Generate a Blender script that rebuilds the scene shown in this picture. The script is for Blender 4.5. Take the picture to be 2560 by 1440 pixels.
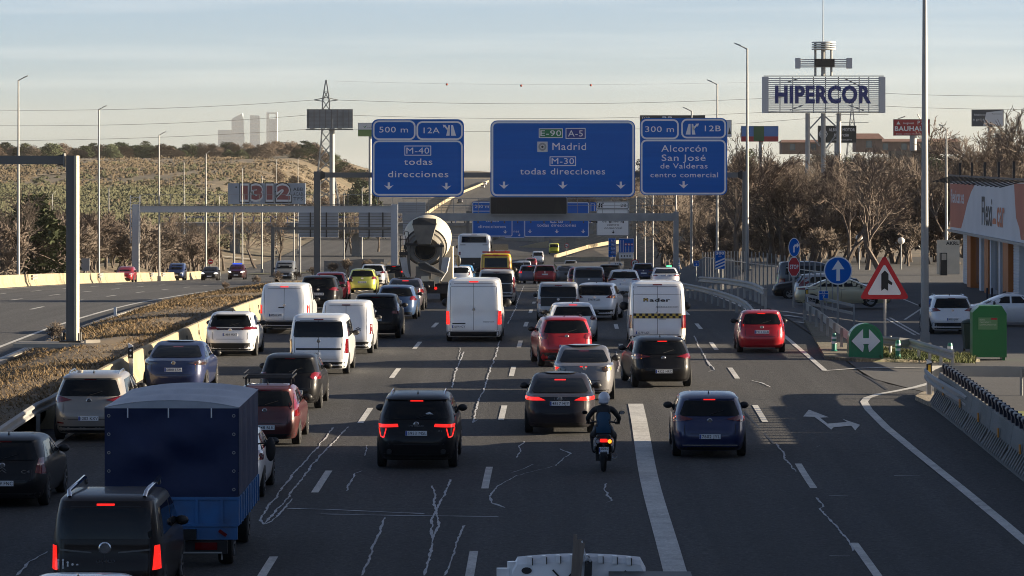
import bpy, bmesh, math, random
from mathutils import Vector, Matrix, Quaternion
from mathutils import noise as mnoise
from mathutils.bvhtree import BVHTree
from mathutils.geometry import delaunay_2d_cdt

for o in list(bpy.data.objects):
    bpy.data.objects.remove(o)
SC = bpy.context.scene
COL = SC.collection
R = math.radians
rnd = random.Random(7)

# ------------------------------------------------------------------ camera
FPX, CX, HY, CZ = 9000.0, 1280.0, 430.0, 7.0      # focal length in photo pixels, principal column, horizon row, eye height
cd = bpy.data.cameras.new('camera')
cam = bpy.data.objects.new('camera', cd)
COL.objects.link(cam)
cam.location = (0, 0, CZ)
cam.rotation_euler = (R(90), 0, 0)
cd.sensor_width = 36.0
cd.lens = 36.0 * FPX / 2560.0
cd.shift_y = -(720.0 - HY) / 2560.0
cd.clip_start = 1.0
cd.clip_end = 60000.0
SC.camera = cam

# ------------------------------------------------------------------ sky, sun, exposure
SUN_EL, SUN_AZ = R(11.0), R(87.0)                  # azimuth clockwise from the view direction (+Y): the sun stands to the right
wd = bpy.data.worlds.new('World')
SC.world = wd
wd.use_nodes = True
wn = wd.node_tree
for n in list(wn.nodes):
    wn.nodes.remove(n)
wo = wn.nodes.new('ShaderNodeOutputWorld')
bg = wn.nodes.new('ShaderNodeBackground')
sky = wn.nodes.new('ShaderNodeTexSky')
sky.sky_type = 'NISHITA'
sky.sun_disc = False
sky.sun_elevation = SUN_EL
sky.sun_rotation = SUN_AZ
sky.altitude = 700
sky.air_density = 0.45
sky.dust_density = 1.1
sky.ozone_density = 1.0
bg.inputs['Strength'].default_value = 0.055
# thin high cloud veils: long streaks, drawn in direction space
tc = wn.nodes.new('ShaderNodeTexCoord')
mp = wn.nodes.new('ShaderNodeMapping')
mp.inputs['Scale'].default_value = (5.0, 5.0, 130.0)
mp.inputs['Rotation'].default_value = (0, R(1.5), 0)
ns = wn.nodes.new('ShaderNodeTexNoise')
ns.inputs['Scale'].default_value = 1.0
ns.inputs['Detail'].default_value = 5
cr = wn.nodes.new('ShaderNodeValToRGB')
cr.color_ramp.elements[0].position = 0.48
cr.color_ramp.elements[1].position = 0.80
cr.color_ramp.elements[1].color = (0.15, 0.15, 0.15, 1)
mx = wn.nodes.new('ShaderNodeMixRGB')
mx.inputs['Color2'].default_value = (11.5, 10.6, 9.6, 1)
wn.links.new(tc.outputs['Generated'], mp.inputs['Vector'])
wn.links.new(mp.outputs['Vector'], ns.inputs['Vector'])
wn.links.new(ns.outputs['Fac'], cr.inputs['Fac'])
wn.links.new(cr.outputs['Color'], mx.inputs['Fac'])
wn.links.new(sky.outputs['Color'], mx.inputs['Color1'])
wn.links.new(mx.outputs['Color'], bg.inputs['Color'])
wn.links.new(bg.outputs['Background'], wo.inputs['Surface'])

sd = bpy.data.lights.new('sun', 'SUN')
sd.energy = 5.0
sd.angle = R(0.5)
sd.color = (1.0, 0.84, 0.62)
sun = bpy.data.objects.new('sun', sd)
COL.objects.link(sun)
to_sun = Vector((math.cos(SUN_EL) * math.sin(SUN_AZ), math.cos(SUN_EL) * math.cos(SUN_AZ), math.sin(SUN_EL)))
sun.rotation_euler = to_sun.to_track_quat('Z', 'Y').to_euler()
sun.location = (60, 80, 40)

vs = SC.view_settings
vs.view_transform = 'Standard'
vs.look = 'None'
vs.exposure = 1.7
vs.gamma = 1.0
vs.use_curve_mapping = False
SC.render.engine = 'CYCLES'
SC.cycles.use_denoising = True
SC.cycles.filter_width = 1.0
SC.cycles.max_bounces = 5
SC.cycles.diffuse_bounces = 2
SC.cycles.glossy_bounces = 3
SC.cycles.volume_bounces = 0
SC.cycles.sample_clamp_indirect = 6.0

# ------------------------------------------------------------------ materials
MATS = {}
def mat(name, col, rough=0.6, metal=0.0, coat=0.0, emit=None, es=0.0, var=0.0, vscale=3.0, vcol=None, spec=0.5,
        bump=0.0, bscale=40.0, speck=0.0, sscale=60.0, alpha=1.0, stretch=None):
    """procedural principled material; var mixes a noise of vcol in, speck a fine grain"""
    if name in MATS:
        return MATS[name]
    m = bpy.data.materials.new(name)
    m.use_nodes = True
    nt = m.node_tree
    b = nt.nodes['Principled BSDF']
    b.inputs['Base Color'].default_value = (*col, 1)
    b.inputs['Roughness'].default_value = rough
    b.inputs['Metallic'].default_value = metal
    b.inputs['Specular IOR Level'].default_value = spec
    b.inputs['Coat Weight'].default_value = coat
    b.inputs['Coat Roughness'].default_value = 0.04
    if emit:
        b.inputs['Emission Color'].default_value = (*emit, 1)
        b.inputs['Emission Strength'].default_value = es
    cur = None
    tcn = None
    def coords():
        nonlocal tcn
        if tcn is None:
            t = nt.nodes.new('ShaderNodeTexCoord')
            tcn = t.outputs['Object']
            if stretch:
                mp = nt.nodes.new('ShaderNodeMapping')
                mp.inputs['Scale'].default_value = stretch
                nt.links.new(tcn, mp.inputs['Vector'])
                tcn = mp.outputs['Vector']
        return tcn
    def layer(scale, detail, c2, amount, lo, hi):
        nonlocal cur
        n = nt.nodes.new('ShaderNodeTexNoise')
        n.inputs['Scale'].default_value = scale
        n.inputs['Detail'].default_value = detail
        nt.links.new(coords(), n.inputs['Vector'])
        r = nt.nodes.new('ShaderNodeValToRGB')
        r.color_ramp.elements[0].position = lo
        r.color_ramp.elements[1].position = hi
        r.color_ramp.elements[0].color = (0, 0, 0, 1)
        r.color_ramp.elements[1].color = (amount, amount, amount, 1)
        nt.links.new(n.outputs['Fac'], r.inputs['Fac'])
        x = nt.nodes.new('ShaderNodeMixRGB')
        if cur is None:
            x.inputs['Color1'].default_value = (*col, 1)
        else:
            nt.links.new(cur, x.inputs['Color1'])
        x.inputs['Color2'].default_value = (*c2, 1)
        nt.links.new(r.outputs['Color'], x.inputs['Fac'])
        cur = x.outputs['Color']
    if var:
        layer(vscale, 6, vcol or tuple(c * 0.5 for c in col), var, 0.38, 0.68)
        layer(vscale * 0.13, 3, tuple(min(1, c * 1.35) for c in col), var * 0.6, 0.4, 0.7)
    if speck:
        layer(sscale, 2, tuple(min(1, c * 2.6 + 0.02) for c in col), speck, 0.52, 0.72)
        layer(sscale * 0.6, 2, tuple(c * 0.35 for c in col), speck, 0.5, 0.7)
    if cur is not None:
        nt.links.new(cur, b.inputs['Base Color'])
    if bump:
        n = nt.nodes.new('ShaderNodeTexNoise')
        n.inputs['Scale'].default_value = bscale
        n.inputs['Detail'].default_value = 3
        nt.links.new(coords(), n.inputs['Vector'])
        bn = nt.nodes.new('ShaderNodeBump')
        bn.inputs['Strength'].default_value = bump
        bn.inputs['Distance'].default_value = 0.02
        nt.links.new(n.outputs['Fac'], bn.inputs['Height'])
        nt.links.new(bn.outputs['Normal'], b.inputs['Normal'])
    MATS[name] = m
    return m

def paint(col, metal=0.25):
    k = 'paint_%02x%02x%02x' % tuple(int(c * 255) for c in col)
    dark = max(col) < 0.05
    return mat(k, col, rough=0.4 if dark else 0.32, metal=0.0 if dark else metal * 0.6, coat=0.35 if dark else 0.7, spec=0.12 if dark else 0.4, var=0.22, vscale=2.0, vcol=tuple(c * 0.72 + k_ * (0.006 if dark else 0.03) for c, k_ in zip(col, (1.2, 1.0, .8))))

m_glass = mat('car_glass', (0.005, 0.006, 0.007), rough=0.05, spec=0.32)
m_black = mat('black_plastic', (0.012, 0.012, 0.013), rough=0.5)
m_tyre = mat('tyre_rubber', (0.010, 0.010, 0.010), rough=0.85)
m_rim = mat('alloy_rim', (0.32, 0.32, 0.33), rough=0.35, metal=0.8)
m_chrome = mat('chrome', (0.7, 0.7, 0.72), rough=0.12, metal=1.0)
m_red = mat('red_lens', (0.13, 0.004, 0.006), rough=0.12, coat=1.0)
m_redon = mat('red_lens_lit', (0.35, 0.01, 0.008), rough=0.2, emit=(1.0, 0.018, 0.012), es=0.42)
m_ambon = mat('amber_lens_lit', (0.5, 0.2, 0.02), rough=0.2, emit=(1.0, 0.30, 0.02), es=0.8)
m_amb = mat('amber_lens', (0.45, 0.16, 0.02), rough=0.15, coat=1.0)
m_clear = mat('clear_lens', (0.35, 0.36, 0.38), rough=0.1, coat=1.0)
m_smoke = mat('smoked_lens', (0.03, 0.02, 0.02), rough=0.1, coat=1.0)
m_headon = mat('headlight_lit', (0.8, 0.8, 0.75), rough=0.2, emit=(1.0, 0.93, 0.78), es=2.2)
m_plate = mat('plate_white', (0.75, 0.76, 0.77), rough=0.45)
m_plblue = mat('plate_blue', (0.02, 0.06, 0.30), rough=0.45)
m_ink = mat('black_ink', (0.010, 0.010, 0.012), rough=0.6)
m_asph = mat('asphalt', (0.038, 0.037, 0.036), rough=0.85, var=0.55, vscale=0.55, vcol=(0.028, 0.028, 0.0285), speck=0.9, sscale=20.0, bump=1.0, bscale=24)
m_asph2 = mat('asphalt_pale', (0.046, 0.045, 0.044), rough=0.85, var=0.5, vscale=0.3, vcol=(0.036, 0.036, 0.036), speck=0.4, sscale=18.0, bump=0.45, bscale=20)
def wheel_tracks(m, amount, sx=0.85, sy=0.012):
    """long streaks of wear and oil along the lanes, and a coarse aggregate grain"""
    nt = m.node_tree
    b = nt.nodes['Principled BSDF']
    src = b.inputs['Base Color'].links[0].from_socket
    tcn = nt.nodes.new('ShaderNodeTexCoord')
    cur = src
    for scale, det, lo, hi, mul, am in (((sx, sy, 1), 4, .42, .66, .55, amount), ((sx * 2.3, sy * 3, 1), 5, .50, .72, 1.55, amount * .8), ((12, 12, 12), 3, .50, .62, 2.3, .75), ((10, 10, 10), 3, .50, .64, .35, .8)):
        mp = nt.nodes.new('ShaderNodeMapping'); mp.inputs['Scale'].default_value = scale
        n = nt.nodes.new('ShaderNodeTexNoise'); n.inputs['Scale'].default_value = 1.0; n.inputs['Detail'].default_value = det
        r = nt.nodes.new('ShaderNodeMapRange'); r.inputs['From Min'].default_value = lo; r.inputs['From Max'].default_value = hi; r.inputs['To Max'].default_value = am
        x = nt.nodes.new('ShaderNodeMixRGB'); x.blend_type = 'MULTIPLY'; x.inputs['Color2'].default_value = (mul, mul, mul, 1)
        nt.links.new(tcn.outputs['Object'], mp.inputs['Vector']); nt.links.new(mp.outputs['Vector'], n.inputs['Vector'])
        nt.links.new(n.outputs['Fac'], r.inputs['Value']); nt.links.new(r.outputs['Result'], x.inputs['Fac'])
        nt.links.new(cur, x.inputs['Color1']); cur = x.outputs['Color']
    nt.links.new(cur, b.inputs['Base Color'])
wheel_tracks(m_asph, .7); wheel_tracks(m_asph2, .7)
m_asph3 = mat('asphalt_patch', (0.033, 0.033, 0.034), rough=0.85, var=0.4, vscale=0.4, vcol=(0.027, 0.027, 0.028), speck=0.4, sscale=20.0, bump=0.8, bscale=24)
wheel_tracks(m_asph3, .7)
m_park = mat('car_park_asphalt', (0.060, 0.059, 0.058), rough=0.88, var=0.6, vscale=0.35, vcol=(0.042, 0.042, 0.043), speck=0.3, sscale=14.0)
m_line = mat('road_paint', (0.52, 0.51, 0.47), rough=0.7, var=0.75, vscale=2.2, vcol=(0.30, 0.29, 0.27), speck=0.35, sscale=20)
m_seal = mat('crack_seal', (0.46, 0.47, 0.48), rough=0.75, var=0.6, vscale=3, vcol=(0.2, 0.2, 0.21))
m_tar_shadow = mat('tar_and_shadow_dark', (0.018, 0.018, 0.019), rough=0.6)  # dark fill for tar joints and one painted pole shadow
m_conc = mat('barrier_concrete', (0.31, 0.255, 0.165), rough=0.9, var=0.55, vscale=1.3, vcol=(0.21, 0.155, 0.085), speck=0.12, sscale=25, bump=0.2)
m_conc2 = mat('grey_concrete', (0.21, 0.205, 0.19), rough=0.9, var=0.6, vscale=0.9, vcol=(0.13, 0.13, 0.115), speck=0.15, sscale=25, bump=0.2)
m_kerb = mat('kerb_stone', (0.36, 0.33, 0.28), rough=0.9, var=0.5, vscale=1.5, vcol=(0.22, 0.2, 0.17))
m_galv = mat('galvanised_steel', (0.28, 0.28, 0.27), rough=0.55, metal=0.25, var=0.4, vscale=1.8, vcol=(0.20, 0.20, 0.19))
m_post = mat('gantry_grey', (0.135, 0.135, 0.13), rough=0.65, spec=0.3, var=0.35, vscale=0.8, vcol=(0.10, 0.10, 0.095))
m_gwhite = mat('gantry_white', (0.50, 0.51, 0.52), rough=0.5, var=0.3, vscale=0.7, vcol=(0.45, 0.45, 0.44))
m_blue = mat('sign_blue', (0.003, 0.095, 0.40), rough=0.5, spec=0.12, var=0.6, vscale=0.5, vcol=(0.005, 0.12, 0.46), stretch=(0.25, 1, 9))
m_blue2 = mat('sign_dark_blue', (0.012, 0.035, 0.22), rough=0.45)
m_green = mat('sign_green', (0.01, 0.16, 0.06), rough=0.45)
m_white = mat('sign_white', (0.66, 0.67, 0.68), rough=0.5)
m_sred = mat('sign_red', (0.42, 0.012, 0.018), rough=0.45)
m_led = mat('led_matrix_black', (0.014, 0.012, 0.011), rough=0.5, var=0.3, vscale=8, vcol=(0.02, 0.015, 0.012))
m_dry = mat('dry_grass_ground', (0.145, 0.105, 0.06), rough=1.0, var=0.8, vscale=0.9, vcol=(0.11, 0.075, 0.04), speck=0.4, sscale=9)
m_blade = mat('dry_grass_blades', (0.175, 0.115, 0.052), rough=0.9, var=0.9, vscale=0.7, vcol=(0.09, 0.062, 0.032))
m_bladeg = mat('green_grass_blades', (0.055, 0.075, 0.022), rough=0.9, var=0.8, vscale=0.6, vcol=(0.16, 0.15, 0.05))
m_land = mat('hill_ground', (0.125, 0.093, 0.056), rough=1.0, var=0.9, vscale=0.06, vcol=(0.070, 0.066, 0.034), speck=0.75, sscale=0.45)
m_bark = mat('bark', (0.085, 0.065, 0.052), rough=0.95, var=0.6, vscale=2.0, vcol=(0.20, 0.17, 0.14))
m_twig = mat('twigs', (0.125, 0.095, 0.075), rough=0.95, var=0.6, vscale=0.6, vcol=(0.075, 0.058, 0.047))
m_twig2 = mat('twigs_grey', (0.15, 0.12, 0.095), rough=0.95, var=0.7, vscale=0.4, vcol=(0.09, 0.07, 0.057))
m_leaf = mat('evergreen_leaf', (0.055, 0.068, 0.026), rough=0.85, var=0.7, vscale=0.8, vcol=(0.032, 0.045, 0.02))
m_leaf2 = mat('olive_leaf', (0.075, 0.074, 0.038), rough=0.9, var=0.8, vscale=0.12, vcol=(0.048, 0.054, 0.026))
m_rust = mat('rust_leaf', (0.115, 0.085, 0.064), rough=0.95, var=0.7, vscale=0.5, vcol=(0.11, 0.075, 0.055))
m_skin = mat('skin', (0.45, 0.28, 0.2), rough=0.6)

# ------------------------------------------------------------------ object helpers
def link(o, parent=None):
    COL.objects.link(o)
    if parent is not None:
        o.parent = parent
    return o
def tag(o, label=None, cat=None, group=None, kind=None):
    if label: o['label'] = label
    if cat: o['category'] = cat
    if group: o['group'] = group
    if kind: o['kind'] = kind
    return o
def thing(name, label, cat, loc=(0, 0, 0), rz=0.0, group=None, rx=0.0):
    o = bpy.data.objects.new(name, None)
    o.empty_display_size = 0.3
    link(o)
    o.location = loc
    o.rotation_euler = (rx, 0, rz)
    return tag(o, label, cat, group)
def inst(name, mesh, parent=None, loc=None, rot=None, scale=None):
    o = bpy.data.objects.new(name, mesh)
    link(o, parent)
    if loc is not None: o.location = loc
    if rot is not None: o.rotation_euler = rot
    if scale is not None: o.scale = scale
    return o
def copy_tree(o, parent=None):
    c = o.copy()
    COL.objects.link(c)
    c.parent = parent
    for ch in o.children:
        copy_tree(ch, c)
    return c

class MB:
    """collects faces of one part"""
    def __init__(s):
        s.v = []; s.f = []
    def add(s, vs, fs):
        b = len(s.v)
        s.v += [tuple(p) for p in vs]
        s.f += [tuple(i + b for i in f) for f in fs]
        return s
    def box(s, c, d, rot=None):
        hx, hy, hz = d[0] / 2, d[1] / 2, d[2] / 2
        ps = [Vector((x, y, z)) for x in (-hx, hx) for y in (-hy, hy) for z in (-hz, hz)]
        if rot is not None: ps = [rot @ p for p in ps]
        c = Vector(c)
        return s.add([p + c for p in ps], [(0, 1, 3, 2), (4, 6, 7, 5), (0, 4, 5, 1), (2, 3, 7, 6), (0, 2, 6, 4), (1, 5, 7, 3)])
    def bar(s, a, b, w, h):
        """square bar from a to b, w across, h high"""
        a, b = Vector(a), Vector(b)
        d = (b - a).normalized()
        up = Vector((0, 0, 1)) if abs(d.z) < 0.95 else Vector((0, 1, 0))
        x = d.cross(up).normalized() * (w / 2)
        u = x.cross(d).normalized() * (h / 2)
        return s.add([a - x - u, a + x - u, a + x + u, a - x + u, b - x - u, b + x - u, b + x + u, b - x + u],
                     [(3, 2, 1, 0), (4, 5, 6, 7), (0, 1, 5, 4), (1, 2, 6, 5), (2, 3, 7, 6), (3, 0, 4, 7)])
    def tube(s, pts, rs, n=6, caps=True):
        pts = [Vector(p) for p in pts]
        if not isinstance(rs, (list, tuple)): rs = [rs] * len(pts)
        vs = []; fs = []
        ref = None
        for i, p in enumerate(pts):
            d = (pts[min(i + 1, len(pts) - 1)] - pts[max(i - 1, 0)])
            d = d.normalized() if d.length > 1e-9 else Vector((0, 0, 1))
            if ref is None:
                ref = d.orthogonal().normalized()
            x = (ref - d * ref.dot(d))
            x = x.normalized() if x.length > 1e-6 else d.orthogonal().normalized()
            ref = x
            y = d.cross(x)
            for k in range(n):
                a = 2 * math.pi * k / n
                vs.append(p + (x * math.cos(a) + y * math.sin(a)) * rs[i])
        for i in range(len(pts) - 1):
            for k in range(n):
                k2 = (k + 1) % n
                fs.append((i * n + k, i * n + k2, (i + 1) * n + k2, (i + 1) * n + k))
        if caps:
            fs.append(tuple(range(n - 1, -1, -1)))
            fs.append(tuple((len(pts) - 1) * n + k for k in range(n)))
        return s.add(vs, fs)
    def lathe(s, prof, n=20, mtx=None, caps=True):
        """prof: (r, z) pairs spun round local z"""
        vs = []; fs = []
        for r, z in prof:
            for k in range(n):
                a = 2 * math.pi * k / n
                p = Vector((r * math.cos(a), r * math.sin(a), z))
                vs.append(mtx @ p if mtx else p)
        for i in range(len(prof) - 1):
            for k in range(n):
                k2 = (k + 1) % n
                fs.append((i * n + k, i * n + k2, (i + 1) * n + k2, (i + 1) * n + k))
        if caps:
            fs.append(tuple(range(n - 1, -1, -1)))
            fs.append(tuple((len(prof) - 1) * n + k for k in range(n)))
        return s.add(vs, fs)
    def ball(s, c, r, n=10, m=7):
        if not isinstance(r, (list, tuple)): r = (r, r, r)
        vs = []; fs = []
        for i in range(m + 1):
            t = math.pi * i / m
            for k in range(n):
                a = 2 * math.pi * k / n
                vs.append((c[0] + r[0] * math.sin(t) * math.cos(a), c[1] + r[1] * math.sin(t) * math.sin(a), c[2] - r[2] * math.cos(t)))
        for i in range(m):
            for k in range(n):
                k2 = (k + 1) % n
                fs.append((i * n + k, i * n + k2, (i + 1) * n + k2, (i + 1) * n + k))
        return s.add(vs, fs)
    def prism(s, poly, y0, y1):
        """poly of (x, z) facing -y, front at y0, back at y1"""
        a = sum(poly[i][0] * poly[(i + 1) % len(poly)][1] - poly[(i + 1) % len(poly)][0] * poly[i][1] for i in range(len(poly)))
        if a < 0: poly = poly[::-1]
        n = len(poly)
        vs = [(x, y0, z) for x, z in poly] + [(x, y1, z) for x, z in poly]
        fs = [tuple(range(n)), tuple(range(2 * n - 1, n - 1, -1))]
        for i in range(n):
            j = (i + 1) % n
            fs.append((j, i, n + i, n + j))
        return s.add(vs, fs)
    def ring(s, po, pi, y0, y1):
        n = len(po)
        vs = [(x, y0, z) for x, z in po] + [(x, y0, z) for x, z in pi] + [(x, y1, z) for x, z in po] + [(x, y1, z) for x, z in pi]
        fs = []
        for i in range(n):
            j = (i + 1) % n
            fs += [(i, j, n + j, n + i), (2 * n + j, 2 * n + i, 3 * n + i, 3 * n + j), (j, i, 2 * n + i, 2 * n + j), (n + i, n + j, 3 * n + j, 3 * n + i)]
        return s.add(vs, fs)
    def mesh(s, name, m, smooth=None, xf=None):
        me = bpy.data.meshes.new(name)
        me.from_pydata(s.v, [], s.f)
        me.materials.append(m)
        if xf is not None: me.transform(xf)
        if smooth:
            me.shade_smooth()
            if smooth is not True: me.set_sharp_from_angle(angle=R(smooth))
        me.update()
        return me
    def build(s, name, m, parent=None, smooth=None, loc=None, rot=None, xf=None):
        return inst(name, s.mesh(name, m, smooth, xf), parent, loc, rot)

def rrect(cx, cz, w, h, r, n=5):
    pts = []
    for qx, qz, a0 in ((1, -1, -90), (1, 1, 0), (-1, 1, 90), (-1, -1, 180)):
        for k in range(n + 1):
            a = R(a0 + 90.0 * k / n)
            pts.append((cx + qx * (w / 2 - r) + r * math.cos(a), cz + qz * (h / 2 - r) + r * math.sin(a)))
    return pts
def circle(cx, cz, r, n=28, r2=None):
    return [(cx + r * math.cos(2 * math.pi * k / n), cz + (r2 or r) * math.sin(2 * math.pi * k / n)) for k in range(n)]

# text as flat meshes; width and cap height fitted to what the photo shows
TXT = {}
def text_raw(s, weight=0.0):
    if 'M' in s: weight = 0.0      # the built-in M overlaps itself when thickened
    key = (s, weight)
    if key in TXT: return TXT[key]
    cu = bpy.data.curves.new('lettering', 'FONT')
    cu.body = s
    cu.size = 1.0
    cu.offset = weight
    cu.resolution_u = 3
    cu.space_character = 1.08
    ob = bpy.data.objects.new('lettering', cu)
    COL.objects.link(ob)
    dg = bpy.context.evaluated_depsgraph_get()
    me = bpy.data.meshes.new_from_object(ob.evaluated_get(dg))
    vs = [tuple(v.co) for v in me.vertices]
    fs = [tuple(p.vertices) for p in me.polygons]
    bpy.data.objects.remove(ob); bpy.data.curves.remove(cu); bpy.data.meshes.remove(me)
    TXT[key] = (vs, fs)
    return TXT[key]
CAPH = None
def text_into(mb, s, x0, x1, zb, cap, y=0.0, weight=0.012):
    """lettering s between x0 and x1 on baseline zb with capital height cap, facing -y"""
    global CAPH
    if CAPH is None:
        CAPH = max(v[1] for v in text_raw('H')[0])
    vs, fs = text_raw(s, weight)
    if not vs: return
    a = min(v[0] for v in vs); b = max(v[0] for v in vs)
    kx = (x1 - x0) / (b - a); kz = cap / CAPH
    mb.add([(x0 + (v[0] - a) * kx, y, zb + v[1] * kz) for v in vs], fs)
def text_obj(name, s, x0, x1, zb, cap, m, parent, y=0.0, weight=0.012):
    mb = MB()
    text_into(mb, s, x0, x1, zb, cap, y, weight)
    return mb.build(name, m, parent)

# ------------------------------------------------------------------ the lie of the land
def interp(tab, x):
    """smooth (monotone-ish cubic) interpolation in a table"""
    if x <= tab[0][0]: return tab[0][1]
    if x >= tab[-1][0]: return tab[-1][1]
    for i in range(len(tab) - 1):
        if x <= tab[i + 1][0]:
            x0, y0 = tab[i]; x1, y1 = tab[i + 1]
            m = (y1 - y0) / (x1 - x0)
            ml = (y0 - tab[i - 1][1]) / (x0 - tab[i - 1][0]) if i > 0 else m
            mr = (tab[i + 2][1] - y1) / (tab[i + 2][0] - x1) if i + 2 < len(tab) else m
            d0, d1 = (m + ml) / 2, (m + mr) / 2
            h = x1 - x0; t = (x - x0) / h
            return (2*t**3 - 3*t**2 + 1) * y0 + (t**3 - 2*t**2 + t) * h * d0 + (-2*t**3 + 3*t**2) * y1 + (t**3 - t**2) * h * d1
HR = [(-30, 8.4), (0, 8.1), (30, 7.7), (50, 7.35), (66, 7.08), (81, 6.88), (95, 6.55), (110.8, 6.32), (127.5, 6.22), (144, 6.18), (171, 6.38), (203, 6.95),
      (237, 7.7), (276, 8.62), (320, 9.8), (400, 11.9), (500, 13.7), (650, 14.6), (800, 14.0), (950, 12.2), (1230, 9.8), (1600, 5.2), (2000, 1.0), (2600, -1), (4000, 2), (30000, 8)]
def hr(d): return interp(HR, d)
X1T = [(-30, -5.6), (30, -4.75), (66, -4.38), (81, -4.22), (95, -3.95), (110.8, -3.69), (127.5, -3.42), (144, -3.13), (160, -2.85), (203, -2.25),
       (237, -1.9), (280, -1.65), (350, -1.6), (450, -2.0), (600, -4), (800, -7), (1000, -10), (1300, -13), (1600, -17), (2000, -26), (2600, -45), (4000, -110), (30000, -110)]
def X1(d): return interp(X1T, d)
XLT = [(-30, -16.2), (60, -16.3), (111, -16.6), (180, -17.0), (250, -17.3), (350, -17.6), (450, -18), (600, -20), (800, -23), (1000, -26), (1300, -29), (1600, -33), (2000, -42), (2600, -61), (4000, -126), (30000, -126)]
def XL(d): return interp(XLT, d)
PK = [(-30, 7.2), (60, 6.75), (100, 6.45), (123, 6.5), (150, 6.86), (180, 6.86), (222, 6.9), (300, 7.4), (400, 8.8), (600, 9.0), (900, 5.0), (1300, 2.0), (2500, 4.0), (30000, 10)]
LH = [(-30, 8.6), (200, 8.2), (300, 9.3), (420, 10.0), (600, 8.9), (800, 5.6), (1000, 1.2), (1300, -5.0), (1600, -7.0), (2500, 0), (5000, 6), (30000, 10)]
def sstep(a, b, x):
    t = min(1, max(0, (x - a) / (b - a)))
    return t * t * (3 - 2 * t)
def wob(x, y, s):
    return math.sin(x * 0.031 * s + 1.3) * math.cos(y * 0.027 * s + 0.4) + 0.5 * math.sin(x * 0.083 * s + y * 0.06 * s)
def XR(d): return X1(d) + 14.6 + 2.6 * (1 - sstep(96, 112, d))
def gz(x, d):
    """world height of the ground"""
    r = CZ - hr(d)
    xr = XR(d) + 0.2
    xl = XL(d) - 19.5
    if x > xr:
        p = CZ - interp(PK, d)
        if d > 420: p += wob(x, d, 0.6) * 0.5
        return r + (p - r) * sstep(xr, xr + (4.5 if d < 330 else 26), x)
    if x < xl:
        l = CZ - interp(LH, d) + wob(x, d, 0.5) * (0.25 if d < 500 else 0.9)
        return r + (l - r) * sstep(xl, xl - (5 if d < 400 else 35), x)
    return r
def rz(d): return CZ - hr(d)
def inv(y, hf=hr):
    """distance at which the road shows on photo row y"""
    lo, hi = 20.0, 1500.0
    for _ in range(60):
        m = (lo + hi) / 2
        if HY + FPX * hf(m) / m > y: lo = m
        else: hi = m
    return (lo + hi) / 2
def rp(x, y):
    d = inv(y)
    return ((x - CX) * d / FPX, d, rz(d))
def P(x, y, d):
    return Vector(((x - CX) * d / FPX, d, CZ - (y - HY) * d / FPX))
def pk(x, y):
    """a photo point on the car park level"""
    d = inv(y, lambda q: interp(PK, q))
    X = (x - CX) * d / FPX
    return (X, d, gz(X, d))
def head(d): return math.atan((X1(d + 4) - X1(d - 4)) / 8)
def slope(d): return math.atan((rz(d + 2) - rz(d - 2)) / 4)

# ================================================================== LARGE STRUCTURE
# ---- terrain: one sheet to the horizon
def lin(a, b, n): return [a + (b - a) * i / (n - 1) for i in range(n)]
def terrain():
    ds = [-60, -30, 0, 20] + [30 + 6 * i for i in range(76)]
    d = 490.0
    while d < 17200:
        ds.append(d); d *= 1.035
    xs = []
    x = 0.0; st = 2.2
    while x < 9000:
        xs.append(x)
        if x > 70: st *= 1.12
        x += st
    xs = [-q for q in xs[:0:-1]] + xs
    mb = MB()
    vs = [(x, d, gz(x, d) - 0.10) for d in ds for x in xs]
    w = len(xs)
    fs = [(j * w + i, j * w + i + 1, (j + 1) * w + i + 1, (j + 1) * w + i) for j in range(len(ds) - 1) for i in range(w - 1)]
    mb.add(vs, fs)
    tag(mb.build('ground', m_land, smooth=True), kind='structure')
terrain()

def ribbon(ds, xa, xb, dz, nx=2):
    mb = MB()
    vs = []
    for d in ds:
        a, b = xa(d), xb(d)
        for k in range(nx):
            x = a + (b - a) * k / (nx - 1)
            vs.append((x, d, gz(x, d) + dz))
    fs = [(j * nx + k, j * nx + k + 1, (j + 1) * nx + k + 1, (j + 1) * nx + k) for j in range(len(ds) - 1) for k in range(nx - 1)]
    return mb.add(vs, fs)
DS = [-30, -10, 10, 25] + [32 + 4 * i for i in range(120)] + [516 + 18 * i for i in range(70)]
road = tag(ribbon(DS, lambda d: X1(d) - 8.2, lambda d: XR(d), 0.0, 9).build('motorway', m_asph, smooth=True), kind='structure')
road2 = tag(ribbon(DS, lambda d: XL(d) - 19.4, lambda d: XL(d), 0.0, 7).build('opposite_carriageway', m_asph2, smooth=True), kind='structure')
# the far paler resurfaced left lanes
tag(ribbon([d for d in DS if 84 < d < 420], lambda d: X1(d) - 8.1, lambda d: X1(d) + 0.35, 0.004, 5).build('lane_resurfacing', m_asph3, road, smooth=True))
park = tag(ribbon([90 + 4 * i for i in range(62)], lambda d: XR(d) + .05, lambda d: 75.0, 0.008, 16).build('car_park', m_park, smooth=True), kind='structure')

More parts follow.
